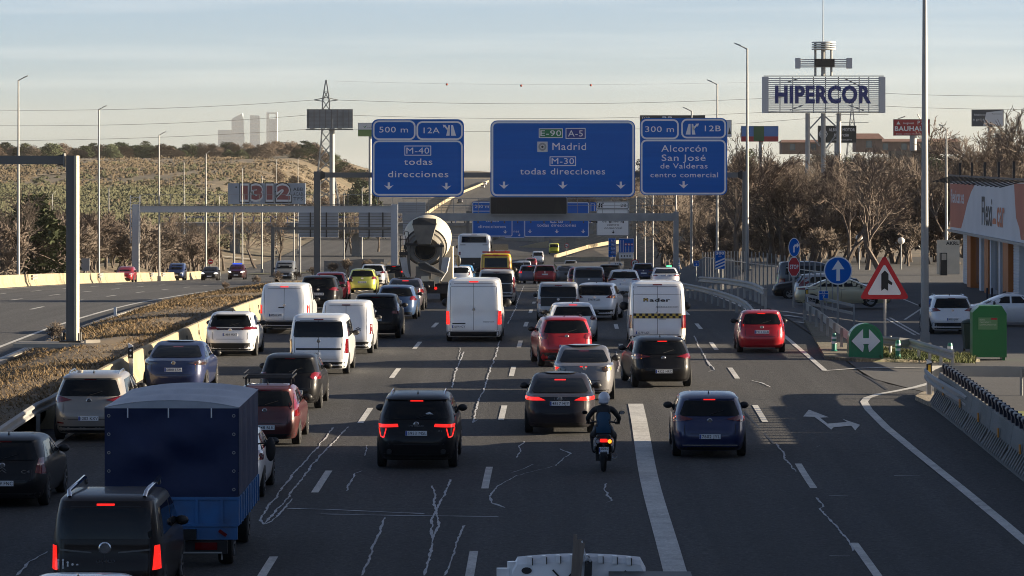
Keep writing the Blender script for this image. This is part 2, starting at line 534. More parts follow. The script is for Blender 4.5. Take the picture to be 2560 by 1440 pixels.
def strip(parent, name, pts, w, m=m_line, dz=0.009, taper=False):
    """a painted strip along ground points (x, d)"""
    mb = MB()
    vs = []
    for i, (x, d) in enumerate(pts):
        x0, d0 = pts[max(0, i - 1)]; x1, d1 = pts[min(len(pts) - 1, i + 1)]
        dx, dy = x1 - x0, d1 - d0
        l = math.hypot(dx, dy) or 1
        ww = w * (0.35 + 0.65 * rnd.random()) if taper else w
        nx, ny = dy / l * ww / 2, -dx / l * ww / 2
        for s in (-1, 1):
            X, D = x + s * nx, d + s * ny
            vs.append((X, D, gz(X, D) + dz))
    fs = [(2 * i, 2 * i + 1, 2 * i + 3, 2 * i + 2) for i in range(len(pts) - 1)]
    mb.add(vs, fs)
    return mb.build(name, m, parent)
def dash_line(parent, xf, start, period, length, dmax, w=0.16, name='lane_dash'):
    d = start
    while d < dmax:
        k = 3
        strip(parent, name, [(xf(d + length * i / k), d + length * i / k) for i in range(k + 1)], w)
        d += period
dash_line(road, lambda d: X1(d), inv(1232) , 16.3, 4.7, 430)
dash_line(road, lambda d: X1(d), inv(1232) - 16.3, 16.3, 4.7, inv(1232) - 1)
dash_line(road, lambda d: X1(d) + 3.66, inv(1222) - 16.3, 16.3, 4.7, 430)
dash_line(road, lambda d: X1(d) + 7.3, 98.5 + 10.5, 16.3, 4.7, 430)
dash_line(road, lambda d: X1(d) + 10.6 + (0.25 if d < 90 else 0), inv(1440) - 0.4, 15.7, 5.3, 190)
dash_line(road, lambda d: X1(d) - 3.66, 57, 16.3, 4.7, 430)
strip(road, 'solid_line', [(X1(d) + 7.3, d) for d in lin(30, inv(1010), 30)], 0.42)
strip(road, 'edge_line', [(X1(d) - 7.15, d) for d in lin(30, 430, 120)], 0.15)
strip(road, 'edge_line', [(X1(d) + 13.55 + (0.0 if d < 250 else 0.0), d) for d in lin(inv(926), 400, 90)], 0.17)
e = [rp(x, y)[:2] for x, y in ((2330, 955), (2290, 968), (2240, 978), (2195, 986), (2168, 995), (2160, 1005), (2172, 1025), (2215, 1068), (2290, 1130), (2400, 1218), (2500, 1300), (2600, 1385))]
strip(road, 'edge_line', e, 0.22)
strip(road, 'edge_line', [rp(x, y)[:2] for x, y in ((2058, 928), (2090, 926), (2140, 922), (2220, 918), (2330, 914), (2420, 909))], 0.18, dz=0.02)
# left carriageway lines
strip(road2, 'edge_line', [(XL(d) - 1.5, d) for d in lin(40, 420, 90)], 0.18)
for off in (5.2, 8.8, 12.4):
    dash_line(road2, lambda d, o=off: XL(d) - o, 95 + off, 16.3, 4.7, 420)
strip(road2, 'edge_line', [(XL(d) - 16.1, d) for d in lin(120, 420, 70)], 0.18)
strip(road2, 'edge_line', [(XL(d) - 0.45, d) for d in lin(100, 128, 10)], 0.22)
# forked lane arrow
def poly_mark(parent, name, pix, m=m_line):
    vs = [rp(x, y) for x, y in pix]
    mb = MB()
    mb.add([(p[0], p[1], gz(p[0], p[1]) + 0.010) for p in vs], [tuple(range(len(vs)))])
    mb.build(name, m, parent)
poly_mark(road, 'lane_arrow', [(2078, 1075), (2062, 1062), (2036, 1043), (2008, 1042), (2022, 1025), (2072, 1044), (2050, 1045), (2069, 1060), (2118, 1056), (2106, 1048), (2150, 1063), (2138, 1077), (2128, 1065), (2084, 1069)])
for pts in (((1990, 845), (2030, 848)), ((1960, 812), (2020, 817)), ((1962, 826), (2010, 831))):
    strip(park, 'give_way_line', [pk(*p)[:2] for p in pts], 0.35, dz=0.02)
for pts in (((2215, 797), (2290, 840)), ((2225, 795), (2300, 838)), ((2250, 745), (2310, 770)), ((2262, 800), (2310, 768))):
    strip(park, 'bay_line', [pk(*p)[:2] for p in pts], 0.12, dz=0.02)
# pale sealed cracks, traced on the road
CR = [
 [(905, 1440), (918, 1408), (930, 1380), (945, 1340), (962, 1295)],
 [(1060, 1440), (1075, 1390), (1083, 1345), (1080, 1300), (1095, 1265), (1110, 1235), (1125, 1200)],
 [(1083, 1345), (1098, 1300), (1085, 1265), (1088, 1230), (1080, 1215)],
 [(1112, 1440), (1130, 1395), (1143, 1350), (1160, 1315)],
 [(868, 1228), (872, 1212), (885, 1185), (905, 1178)],
 [(912, 1140), (917, 1115)],
 [(650, 1300), (670, 1272), (700, 1230), (740, 1180), (785, 1130), (832, 1070)],
 [(660, 1310), (690, 1280), (720, 1245), (760, 1190), (800, 1140), (870, 1068)],
 [(650, 1300), (662, 1312), (680, 1305), (730, 1248)],
 [(1260, 1270), (1228, 1258), (1225, 1240), (1245, 1215), (1290, 1190), (1350, 1175), (1390, 1165), (1405, 1150), (1427, 1135), (1400, 1123)],
 [(1280, 1182), (1310, 1172), (1332, 1162)], [(1290, 1145), (1300, 1128), (1295, 1118), (1310, 1105)], [(1515, 1257), (1530, 1252), (1510, 1225), (1515, 1210)],
 [(800, 1286), (900, 1288), (1000, 1290), (1120, 1291), (1245, 1293)], [(720, 1272), (830, 1275), (960, 1281), (1060, 1285)],
 [(1940, 1110), (1958, 1130), (1962, 1148), (1980, 1165), (1990, 1180)],
 [(2040, 1245), (2060, 1268), (2050, 1272), (2075, 1300), (2090, 1318), (2110, 1340), (2130, 1370), (2133, 1378)],
 [(1195, 1050), (1183, 1058), (1195, 1005), (1215, 960), (1235, 900), (1250, 850)], [(1130, 970), (1140, 930), (1160, 880)],
 [(1770, 905), (1785, 925), (1770, 930)], [(1880, 952), (1905, 958), (1925, 968)], [(2030, 1120), (2050, 1115)], [(2235, 1190), (2300, 1191)], [(2075, 1240), (2120, 1241)], [(2072, 1391), (2125, 1391)],
 [(40, 1440), (75, 1405), (118, 1380)], [(1270, 810), (1290, 770), (1310, 715)], [(1145, 900), (1150, 870)], [(1540, 880), (1550, 910), (1545, 930)], [(1735, 840), (1760, 890), (1775, 915)],
]
mbc = MB()
for line in CR:
    pts = [rp(*p)[:2] for p in line]
    out = []; wx = 0.0
    for i in range(len(pts) - 1):
        n = max(2, int(math.hypot(pts[i+1][0] - pts[i][0], pts[i+1][1] - pts[i][1]) / 0.22))
        for k in range(n):
            t = k / n
            wx = 0.7 * wx + rnd.gauss(0, 0.011)
            out.append((pts[i][0] + (pts[i+1][0] - pts[i][0]) * t + wx, pts[i][1] + (pts[i+1][1] - pts[i][1]) * t))
    out.append(pts[-1])
    vs = []
    w = 0.055 if len(line) > 2 else 0.03
    for i, (x, d) in enumerate(out):
        ww = w * (0.3 + 0.9 * rnd.random())
        vs += [(x - ww / 2, d - ww, gz(x, d) + 0.0115), (x + ww / 2, d + ww, gz(x, d) + 0.0115)]
    mbc.add(vs, [(2*i, 2*i+1, 2*i+3, 2*i+2) for i in range(len(out) - 1)])
tag(mbc.build('crack_seal', m_seal, road), kind='stuff')
# dark tar joints, repair patches and one painted pole shadow across the lanes
for y, x0, x1, w in ((1272, 760, 1240, 0.03), (985, 1200, 2100, 0.03), (1196, 1180, 1500, 0.03)):  # second line is a pole's cast shadow, painted on the road
    strip(road, 'tar_joint_and_shadow', [rp(x0 + (x1 - x0) * i / 8, y)[:2] for i in range(9)], w, m_tar_shadow, 0.007)
strip(road, 'tar_joint_and_shadow', [rp(x, y)[:2] for x, y in ((1690, 780), (1780, 920), (1870, 1040), (1935, 1110))], 0.06, m_tar_shadow, 0.007)
strip(road, 'tar_joint_and_shadow', [rp(x, y)[:2] for x, y in ((2142, 930), (2180, 950), (2218, 975))], 0.07, m_tar_shadow, 0.007)

# ---- median: mounded dry strip with kerb on the far side
MD = lin(58, 330, 110)
def xb(d): return X1(d) - 7.85                     # line of the concrete barrier
def medz(t, d):
    return rz(d) + (0.62 * (1 - t) + 0.14 * t) + 0.22 * math.sin(math.pi * t) + 0.06 * wob(t * 90, d * 6, 1)
mm = MB()
NT = 12
for d in MD:
    a, b = XL(d) + 0.2, xb(d) - 0.16
    mm.v += [(b + (a - b) * k / (NT - 1), d, medz(k / (NT - 1), d)) for k in range(NT)]
mm.f += [(j*NT+k+1, j*NT+k, (j+1)*NT+k, (j+1)*NT+k+1) for j in range(len(MD) - 1) for k in range(NT - 1)]
tag(mm.build('median_strip', m_dry, smooth=True), kind='structure')
kb = MB()
for d in MD:
    a = XL(d)
    kb.v += [(a - 0.02, d, rz(d) - 0.05), (a - 0.02, d, rz(d) + 0.17), (a + 0.22, d, rz(d) + 0.19), (a + 0.22, d, rz(d) - 0.05)]
kb.f += [(j*4+k, j*4+k+1, (j+1)*4+k+1, (j+1)*4+k) for j in range(len(MD) - 1) for k in range(3)]
tag(kb.build('median_kerb', m_kerb), kind='structure')
gb, r2 = MB(), random.Random(3)
for _ in range(88000):
    d = 60 + 150 * r2.random() ** 1.5
    t = r2.random()
    dens = wob(t * 55 + 3, d * 9, 1)
    if dens < -0.35 and r2.random() < 0.55: continue
    if 116 < d < 121 and 0.25 < t < 0.8: continue
    a, b = XL(d) + 0.2, xb(d) - 0.16
    x = b + (a - b) * t
    z = medz(t, d)
    h = 0.015 + 0.085 * r2.random() ** 3 * (1.3 + dens * 0.5)
    an = r2.random() * 6.283
    w = 0.014 + d * 0.00010
    dx, dy = math.cos(an) * w, math.sin(an) * w
    lx, ly = r2.gauss(0, 0.10), r2.gauss(0, 0.10)
    n = len(gb.v)
    gb.v += [(x - dx, d - dy, z - 0.02), (x + dx, d + dy, z - 0.02), (x + lx, d + ly, z + h)]
    gb.f.append((n, n + 1, n + 2))
tag(gb.build('dry_grass', m_blade), 'dry brown grass tufts covering the central median strip', 'grass', kind='stuff')

# ---- concrete barriers built of blocks
def jersey_mesh(name, L, m, h=0.82, wb=0.29, wt=0.085):
    prof = [(-wb, 0), (-wb, 0.08), (-wb * 0.52, 0.32), (-wt, h - 0.03), (-wt + 0.03, h), (wt - 0.03, h), (wt, h - 0.03), (wb * 0.52, 0.32), (wb, 0.08), (wb, 0)]
    mb = MB()
    n = len(prof)
    rows = [(0.0, 0.96), (0.05, 1.0), (L - 0.05, 1.0), (L, 0.96)]
    for y, s in rows:
        mb.v += [(x * s, y, z * (s if z > 0.5 else 1)) for x, z in prof]
    for j in range(3):
        mb.f += [(j*n+k, (j+1)*n+k, (j+1)*n+k+1, j*n+k+1) for k in range(n - 1)]
    mb.f += [tuple(range(n)), tuple(range(4*n-1, 3*n-1, -1))]
    # lifting slots
    return mb.mesh(name, m)
def barrier(name, label, xf, d0, d1, L, me, dz=0.0, cat='barrier'):
    t = thing(name, label, cat, (xf(d0), d0, rz(d0) + dz))
    d = d0
    while d < d1:
        x0, x1 = xf(d), xf(d + L)
        b = inst('barrier_block', me, t, (x0 - xf(d0), d - d0, gz(x0, d) - rz(d0)))
        b.rotation_euler = (math.atan((gz(x1, d + L) - gz(x0, d)) / L), 0, -math.atan((x1 - x0) / L) + rnd.gauss(0, 0.0015))
        d += L + 0.035
    return t
jm = jersey_mesh('barrier_block', 3.95, m_conc, h=0.84)
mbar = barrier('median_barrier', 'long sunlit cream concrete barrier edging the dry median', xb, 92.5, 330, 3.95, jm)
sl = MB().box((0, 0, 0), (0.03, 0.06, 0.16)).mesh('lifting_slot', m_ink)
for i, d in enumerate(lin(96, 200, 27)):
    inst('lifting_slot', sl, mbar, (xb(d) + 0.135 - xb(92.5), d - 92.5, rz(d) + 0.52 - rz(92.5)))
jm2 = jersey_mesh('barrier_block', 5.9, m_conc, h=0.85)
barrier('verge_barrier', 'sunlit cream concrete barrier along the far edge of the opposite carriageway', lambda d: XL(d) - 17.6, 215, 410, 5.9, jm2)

# ---- steel guard rails: beam swept along a line, each post its own part
WPROF = [(0.00, 0.00), (0.06, 0.04), (0.06, 0.09), (0.00, 0.13), (0.00, 0.18), (0.06, 0.22), (0.06, 0.27), (0.0, 0.31), (-0.012, 0.31), (-0.012, 0.0)]
pm_post = MB().box((0, 0, 0.36), (0.10, 0.07, 0.78)).mesh('post', m_galv)
def guard_rail(label, pts, side=1, z0=0.45, step=2.0, m=m_galv, double=False):
    """pts: world (x, d[, z]) ground points; side: which way the beam faces"""
    P3 = [Vector((p[0], p[1], p[2] if len(p) > 2 else gz(p[0], p[1]))) for p in pts]
    o0 = P3[0].copy()
    t = thing('guard_rail', label, 'guard rail', o0)
    for lev in ((z0, z0 - 0.42) if double else (z0,)):
        mb = MB()
        n = len(WPROF)
        for i, p in enumerate(P3):
            d = P3[min(i + 1, len(P3) - 1)] - P3[max(0, i - 1)]
            nn = Vector((d.y, -d.x, 0)).normalized() * side
            mb.v += [tuple(p - o0 + nn * (0.06 + u) + Vector((0, 0, lev + v))) for u, v in WPROF]
        for i in range(len(P3) - 1):
            mb.f += [(i*n+k, i*n+(k+1) % n, (i+1)*n+(k+1) % n, (i+1)*n+k) for k in range(n)]
        mb.f += [tuple(range(n)), tuple(range((len(P3))*n-1, (len(P3)-1)*n-1, -1))]
        mb.build('rail_beam', m, t)
    acc = 0.3
    for i in range(len(P3) - 1):
        seg = P3[i + 1] - P3[i]
        while acc < seg.length:
            p = P3[i] + seg * (acc / seg.length)
            inst('post', pm_post, t, p - o0, (0, 0, -math.atan2(seg.x, seg.y)))
            acc += step
        acc -= seg.length
    return t
# rail joining the near end of the median barrier
guard_rail('grey steel guard rail at left edge, bolted to the median barrier end', [(xb(d) - 0.02 + 0.1 * (d > 90), d, rz(d) + 0.02 + 0.1 * sstep(80, 92, d)) for d in lin(62, 95, 20)], 1, z0=0.5, step=4.0)
# double rail curving along the right edge beyond the junction
rr = [(1892, 778), (1882, 765), (1868, 752), (1850, 742), (1825, 733), (1795, 724), (1765, 717), (1735, 711), (1712, 707), (1700, 703)]
def rail_pts(pix, h, hf=None):
    """points whose rail top shows at the given pixel; the rail top stands h above the ground"""
    out = []
    for x, y in pix:
        d = inv(y, lambda q: (hf or hr)(q) - h)
        X = (x - CX) * d / FPX
        out.append((X, d, CZ - (hf or hr)(d)))
    return out
A = rail_pts(rr, 0.77)
guard_rail('steel guard rail curving along the right edge below the gantry post', A, -1, step=4.0)
guard_rail('upper steel guard rail standing behind the curved rail at the gantry post', [(p[0] + 0.35, p[1], p[2] + 0.6 * (1 - i / 9.0) + 0.3) for i, p in enumerate(A)][0:8], -1, step=4.0)
# triangle island: two rails meeting at the green nose marker
guard_rail('steel guard rail sloping down to the left of the green arrow marker', [pk(*q) for q in ((2010, 840), (2040, 858), (2080, 882), (2120, 905), (2140, 915))], -1, z0=0.45, step=4.0)
guard_rail('sunlit steel guard rail between the green arrow marker and green container', [(lambda q: (q[0], q[1], q[2]))(pk(*q)) for q in ((2205, 908), (2250, 909), (2280, 909), (2330, 922), (2388, 938))], 1, z0=0.42, step=2.0)
# near right: rail round the nose, then concrete barrier with black rail
g1 = [(2505, 1058), (2470, 1040), (2432, 1022), (2398, 1004), (2365, 988), (2340, 978), (2326, 970), (2325, 964), (2335, 962), (2380, 962), (2450, 964), (2600, 968)]
g1 = [(2425, 1068), (2400, 1052), (2375, 1036), (2350, 1020), (2332, 1006), (2322, 996), (2321, 989), (2330, 985), (2360, 984), (2420, 985), (2500, 986), (2620, 988)]
GP = [rp(*q) for q in g1]
guard_rail('steel guard rail wrapped round the nose of the ridged concrete barrier', GP, -1, z0=0.5, step=2.2)
bR = lambda d: 11.75 + (d - 80) * 0.0085
rb0 = inv(1010) - 0.5
bt = thing('ridged_barrier', 'grey ridged concrete barrier carrying a black rail at right', 'barrier', (bR(60), 60, rz(60)))
rid = jersey_mesh('barrier_block', 3.9, m_conc2, h=0.92, wb=0.36, wt=0.10)
ribm = MB()
for k in range(10):
    y = 0.2 + k * 0.37
    ribm.add([(-0.375, y, 0.06), (-0.375, y + 0.17, 0.06), (-0.375, y, 0.12), (-0.375, y + 0.17, 0.12), (-0.185, y, 0.45), (-0.185, y + 0.17, 0.45), (-0.16, y + 0.03, 0.40), (-0.16, y + 0.14, 0.40)],
             [(0, 2, 3, 1), (2, 4, 5, 3), (0, 6, 4, 2), (1, 3, 5, 7)])
ribm = ribm.mesh('rib', m_conc2)
refl = MB().box((0, 0, 0), (0.03, 0.16, 0.22)).mesh('reflector', mat('orange_reflector', (0.55, 0.22, 0.02), rough=0.4))
d = rb0 - 3.9
while d > 58:
    x0, x1 = bR(d), bR(d + 3.9)
    rot = (math.atan((rz(d + 3.9) - rz(d)) / 3.9), 0, -math.atan((x1 - x0) / 3.9))
    inst('barrier_block', rid, bt, (x0 - bR(60), d - 60, rz(d) - rz(60)), rot)
    inst('rib', ribm, bt, (x0 - bR(60), d - 60, rz(d) - rz(60)), rot)
    inst('reflector', refl, bt, (x0 - 0.19 - bR(60), d + 1.9 - 60, rz(d + 1.9) + 0.55 - rz(60)))
    d -= 3.94
rl = thing('barrier_handrail', 'black motorcyclist rail with pale sleeves on the ridged barrier', 'rail', (bR(60), 60, rz(60) + 0.92))
m_navy = mat('navy_rail', (0.012, 0.014, 0.03), rough=0.35)
rt = MB().tube([(bR(q) - bR(60), q - 60, rz(q) - rz(60) + 0.22) for q in lin(58, rb0 - 0.5, 14)], 0.055, 10)
rt.build('rail_tube', m_navy, rl, smooth=40)
shm = MB().tube([(0, -0.13, 0), (0, 0.13, 0)], 0.064, 10).mesh('sleeve', m_galv, 40)
brk = MB().box((0, 0, 0.1), (0.14, 0.16, 0.22)).box((0, 0, 0.22), (0.17, 0.14, 0.12)).mesh('bracket', m_navy)
q = rb0 - 0.8
while q > 59:
    inst('bracket', brk, rl, (bR(q) - bR(60), q - 60, rz(q) - rz(60)))
    inst('sleeve', shm, rl, (bR(q - 0.35) - bR(60), q - 0.35 - 60, rz(q - 0.35) - rz(60) + 0.22))
    q -= 0.72
# verge behind the near barrier: bright grass, gravelly nose
tag(ribbon(lin(56, rb0 - 2.5, 14), lambda d: bR(d) + 0.3, lambda d: bR(d) + 14, 0.05, 6).build('right_verge', mat('green_verge', (0.12, 0.15, 0.035), rough=1, var=0.7, vscale=1.0, vcol=(0.17, 0.15, 0.06), speck=0.3, sscale=9)), kind='structure')
nose = MB()
npx = [(2288, 1000), (2305, 990), (2330, 986), (2370, 990), (2420, 1000), (2440, 1040), (2400, 1050), (2360, 1030), (2320, 1015)]
npw = [rp(*q) for q in npx]
n = len(npw)
nose.v += [(p[0], p[1], p[2] + 0.12) for p in npw] + [(p[0], p[1], p[2] - 0.05) for p in npw]
nose.f += [tuple(range(n))] + [(i, (i + 1) % n, n + (i + 1) % n, n + i) for i in range(n)]
tag(nose.build('kerb_nose', mat('gravel_nose', (0.30, 0.25, 0.18), rough=1, var=0.8, vscale=3, vcol=(0.14, 0.12, 0.09), speck=0.5, sscale=14)), kind='structure')
# island ground with weeds
isl = MB()
ip = [pk(*q) for q in ((2062, 915), (2010, 845), (2060, 850), (2200, 885), (2330, 895), (2420, 893), (2450, 905), (2330, 912), (2140, 920))]
n = len(ip)
isl.v += [(p[0], p[1], p[2] + 0.10) for p in ip] + [(p[0], p[1], p[2] - 0.1) for p in ip]
isl.f += [tuple(range(n))] + [(i, (i + 1) % n, n + (i + 1) % n, n + i) for i in range(n)]
tag(isl.build('traffic_island', mat('island_soil', (0.13, 0.11, 0.08), rough=1, var=0.8, vscale=2, vcol=(0.07, 0.08, 0.04), speck=0.5, sscale=10)), kind='structure')
wb_, r3 = MB(), random.Random(11)
def blades(mb, n, fn, hmax, w=0.02):
    for _ in range(n):
        x, d, z = fn()
        an = r3.random() * 6.28
        dx, dy = math.cos(an) * w, math.sin(an) * w
        h = hmax * (0.3 + 0.7 * r3.random())
        k = len(mb.v)
        mb.v += [(x - dx, d - dy, z), (x + dx, d + dy, z), (x + r3.gauss(0, 0.08), d + r3.gauss(0, 0.08), z + h)]
        mb.f.append((k, k + 1, k + 2))
def isl_pt():
    a = pk(2200 + 240 * r3.random(), 0 + 893 + 24 * r3.random())
    return (a[0], a[1], a[2] + 0.1)
blades(wb_, 3500, isl_pt, 0.17)
def verge_pt():
    d = 60 + (rb0 - 64) * r3.random()
    x = bR(d) + 0.4 + 10 * r3.random() ** 1.5
    return (x, d, gz(x, d) + 0.04)
blades(wb_, 9000, verge_pt, 0.16, 0.014)
tag(wb_.build('green_weeds', m_bladeg), 'low green weeds and grass beside the right hand barriers', 'grass', kind='stuff')

# ================================================================== VEHICLES
# body = stack of plan outlines: (height fraction, rear inset m, front inset m, half-width fraction, squareness)
ROWS = {
 'hatch': [(.13,.10,.12,.90,6),(.18,.03,.05,.95,6),(.30,0,0,.985,6),(.40,0,.02,1,6),(.48,.05,.08,1,6),(.56,.09,.25,.995,6),(.62,.12,.75,.98,6),(.66,.16,1.05,.965,5.5),
           (.70,.21,1.15,.945,5.5),(.80,.33,1.45,.885,5.5),(.90,.46,1.80,.82,5.5),(.94,.46,2.0,.785,5.5),(.965,.55,2.15,.735,5),(.988,.80,2.4,.62,5),(1,1.2,2.75,.4,4)],
 'suv': [(.13,.12,.14,.91,6.5),(.19,.03,.05,.96,6.5),(.32,0,0,.99,6.5),(.42,0,.03,1,6.5),(.50,.05,.08,1,6.5),(.58,.09,.22,.995,6.5),(.63,.12,.75,.98,6.5),(.67,.15,1.1,.96,6),
         (.72,.20,1.2,.94,6),(.82,.31,1.5,.88,6),(.91,.42,1.82,.82,6),(.945,.38,1.98,.795,6),(.97,.47,2.15,.745,5.5),(.99,.8,2.4,.62,5),(1,1.2,2.8,.4,4)],
 'sedan': [(.13,.12,.12,.90,5.5),(.18,.03,.05,.95,5.5),(.30,0,0,.985,5.5),(.42,0,.02,1,5.5),(.52,.05,.08,1,5.5),(.58,.07,.25,.995,5.5),(.64,.08,.75,.98,5.5),(.675,.09,1.05,.96,5.5),
           (.685,.30,1.1,.95,5.5),(.70,.72,1.2,.93,5),(.80,1.02,1.45,.87,5),(.90,1.42,1.80,.80,5),(.94,1.62,2.0,.76,5),(.965,1.8,2.15,.71,5),(.988,2.05,2.4,.6,5),(1,2.35,2.75,.4,4)],
 'mpv': [(.11,.10,.12,.92,9),(.16,.03,.05,.96,9),(.26,0,0,.99,9),(.36,0,.02,1,9),(.44,.04,.06,1,9),(.51,.06,.18,1,9),(.57,.07,.75,.995,9),(.61,.08,1.0,.985,9),
         (.70,.10,1.1,.965,9),(.82,.14,1.45,.93,9),(.92,.19,1.85,.89,8),(.955,.22,2.05,.865,8),(.98,.32,2.3,.815,7),(.993,.6,2.6,.7,6),(1,1.0,2.9,.48,5)],
 'van': [(.08,.10,.12,.93,14),(.11,.02,.05,.97,14),(.18,0,0,1,14),(.30,.03,.02,1,16),(.38,.04,.10,1,16),(.44,.05,.55,.995,16),(.48,.05,.85,.99,16),
         (.60,.06,1.1,.975,16),(.75,.08,1.5,.955,16),(.88,.10,1.9,.93,16),(.94,.12,2.2,.905,14),(.97,.16,2.5,.875,12),(.99,.28,2.8,.80,9),(1,.6,3.1,.6,6)],
 'bus': [(.07,.10,.10,.96,20),(.10,.02,.02,.99,20),(.30,0,0,1,24),(.55,.02,.03,1,24),(.80,.05,.15,.99,24),(.93,.10,.3,.97,20),(.97,.2,.5,.93,14),(1,.6,.9,.75,8)],
}
REARWIN = {
 'hatch': [(-.76,.675),(.76,.675),(.80,.70),(.665,.895),(.62,.91),(-.62,.91),(-.665,.895),(-.80,.70)],
 'suv': [(-.78,.685),(.78,.685),(.82,.705),(.68,.905),(.63,.92),(-.63,.92),(-.68,.905),(-.82,.705)],
 'sedan': [(-.74,.712),(.74,.712),(.79,.735),(.65,.90),(.60,.92),(-.60,.92),(-.65,.90),(-.79,.735)],
 'mpv': [(-.80,.63),(.80,.63),(.84,.66),(.79,.87),(.74,.895),(-.74,.895),(-.79,.87),(-.84,.66)],
 'van': None, 'bus': [(-.75,.82),(.75,.82),(.72,.94),(-.72,.94)],
}
TAIL = {
 'wrap': [(.53,.615),(.97,.585),(.985,.68),(.72,.685)],
 'slim': [(.40,.615),(.97,.605),(.985,.665),(.60,.672)],
 'block': [(.69,.565),(.97,.55),(.975,.69),(.76,.70)],
 'tall': [(.87,.50),(.985,.50),(.90,.885),(.81,.87)],
 'ell': [(.66,.575),(.97,.56),(.90,.80),(.83,.80),(.86,.64),(.68,.62)],
 'round': [(.70 + .13 * math.cos(a * .7854), .615 + .055 * math.sin(a * .7854)) for a in range(8)],
 'vert': [(.855,.30),(.985,.30),(.975,.52),(.86,.52)],
 'vanl': [(.85,.28),(.985,.28),(.975,.49),(.88,.49)],
 'spear': [(.44,.63),(.97,.575),(.985,.67),(.80,.685)],
 'eye': [(.66,.60),(.74,.565),(.97,.555),(.985,.66),(.80,.69),(.70,.66)],
}
_t = MB().lathe([(.20, -.10), (.29, -.105), (.315, -.085), (.32, -.05), (.32, .05), (.315, .085), (.29, .105), (.20, .10)], 20, Matrix.Rotation(R(90), 4, 'Y'), caps=False)
ME_TYRE = _t.mesh('wheel', m_tyre, 40)
_r = MB().lathe([(.205, -.07), (.205, .085), (.185, .09), (.18, .05)], 20, Matrix.Rotation(R(90), 4, 'Y'), caps=True)
for k in range(5):
    a = k * 2 * math.pi / 5
    _r.bar((.075, 0, 0), (.085, .19 * math.cos(a), .19 * math.sin(a)), .05, .03)
ME_RIM = _r.mesh('rim', m_rim, 40)
ME_MIRROR = {}

class Ctx: pass
def densify(poly, step):
    out = []
    for i in range(len(poly)):
        a, b = poly[i], poly[(i + 1) % len(poly)]
        n = max(1, int(math.hypot(b[0] - a[0], b[1] - a[1]) / step))
        out += [(a[0] + (b[0] - a[0]) * k / n, a[1] + (b[1] - a[1]) * k / n) for k in range(n)]
    return out
def inside(p, poly):
    c = False
    j = len(poly) - 1
    for i in range(len(poly)):
        if (poly[i][1] > p[1]) != (poly[j][1] > p[1]) and p[0] < (poly[j][0] - poly[i][0]) * (p[1] - poly[i][1]) / (poly[j][1] - poly[i][1]) + poly[i][0]:
            c = not c
        j = i
    return c
def patch(c, name, poly, m, face='rear', off=0.006, parent=None, step=None, skirt=True):
    """lay a panel outline (a, z in metres) on the body from one side, as a separate slightly proud part"""
    step = step or c.step
    out = densify(poly, step)
    xs = [p[0] for p in out]; zs = [p[1] for p in out]
    grid = []
    g = step * 1.3
    x = min(xs) + g / 2
    while x < max(xs):
        z = min(zs) + g / 2
        while z < max(zs):
            if inside((x, z), poly): grid.append((x, z))
            z += g
        x += g
    n = len(out)
    res = delaunay_2d_cdt([Vector(p) for p in out + grid], [], [list(range(n))], 1, 1e-5)
    vs2, fs = res[0], res[2]
    dirs = {'rear': Vector((0, 1, 0)), 'front': Vector((0, -1, 0)), 'right': Vector((-1, 0, 0)), 'left': Vector((1, 0, 0)), 'top': Vector((0, 0, -1))}
    dv = dirs[face]
    vs = []
    for p in vs2:
        o = {'rear': Vector((p[0], -30, p[1])), 'front': Vector((p[0], 30, p[1])), 'right': Vector((20, p[0], p[1])), 'left': Vector((-20, p[0], p[1])), 'top': Vector((p[0], p[1], 20))}[face]
        hit, nn, _, _ = c.bvh.ray_cast(o, dv)
        if hit is None:
            near = {'rear': Vector((p[0], -c.ro, p[1])), 'front': Vector((p[0], c.L - c.ro, p[1])), 'right': Vector((c.hw, p[0], p[1])), 'left': Vector((-c.hw, p[0], p[1])), 'top': Vector((p[0], p[1], c.H))}[face]
            hit, nn, _, _ = c.bvh.find_nearest(near)
        if nn.dot(dv) > 0: nn = -nn
        w = (nn * 0.7 - dv).normalized()
        vs.append((hit, w))
    mb = MB()
    top = [tuple(h + w * off) for h, w in vs]
    mb.v += top
    flip = None
    cnt = {}
    for f in fs:
        f = list(f)
        a, b, d = (Vector(top[i]) for i in f[:3])
        if (b - a).cross(d - a).dot(dv) > 0: f = f[::-1]
        mb.f.append(tuple(f))
        for i in range(len(f)):
            e = (f[i], f[(i + 1) % len(f)])
            cnt[e] = 1
    if skirt:
        base = {}
        for (a, b) in list(cnt):
            if (b, a) in cnt: continue
            for q in (a, b):
                if q not in base:
                    base[q] = len(mb.v)
                    mb.v.append(tuple(vs[q][0] - vs[q][1] * 0.01))
            mb.f.append((b, a, base[a], base[b]))
    return mb.build(name, m, parent if parent is not None else c.t, smooth=45)
def seam(c, pts, w=0.012, face='rear', name='panel_gap', m=None, off=0.004):
    for i in range(len(pts) - 1):
        a, b = pts[i], pts[i + 1]
        dx, dz = b[0] - a[0], b[1] - a[1]
        l = math.hypot(dx, dz) or 1
        nx, nz = -dz / l * w / 2, dx / l * w / 2
        patch(c, name, [(a[0] + nx, a[1] + nz), (b[0] + nx, b[1] + nz), (b[0] - nx, b[1] - nz), (a[0] - nx, a[1] - nz)], m or m_ink, face, off, step=0.15, skirt=False)
def rear_at(c, x, z):
    h, n, _, _ = c.bvh.ray_cast(Vector((x, -30, z)), Vector((0, 1, 0)))
    return h.y if h is not None else -c.ro
def front_at(c, x, z):
    h, n, _, _ = c.bvh.ray_cast(Vector((x, 30, z)), Vector((0, -1, 0)))
    return h.y if h is not None else c.L - c.ro
def mirrored(poly): return [(-p[0], p[1]) for p in poly][::-1]
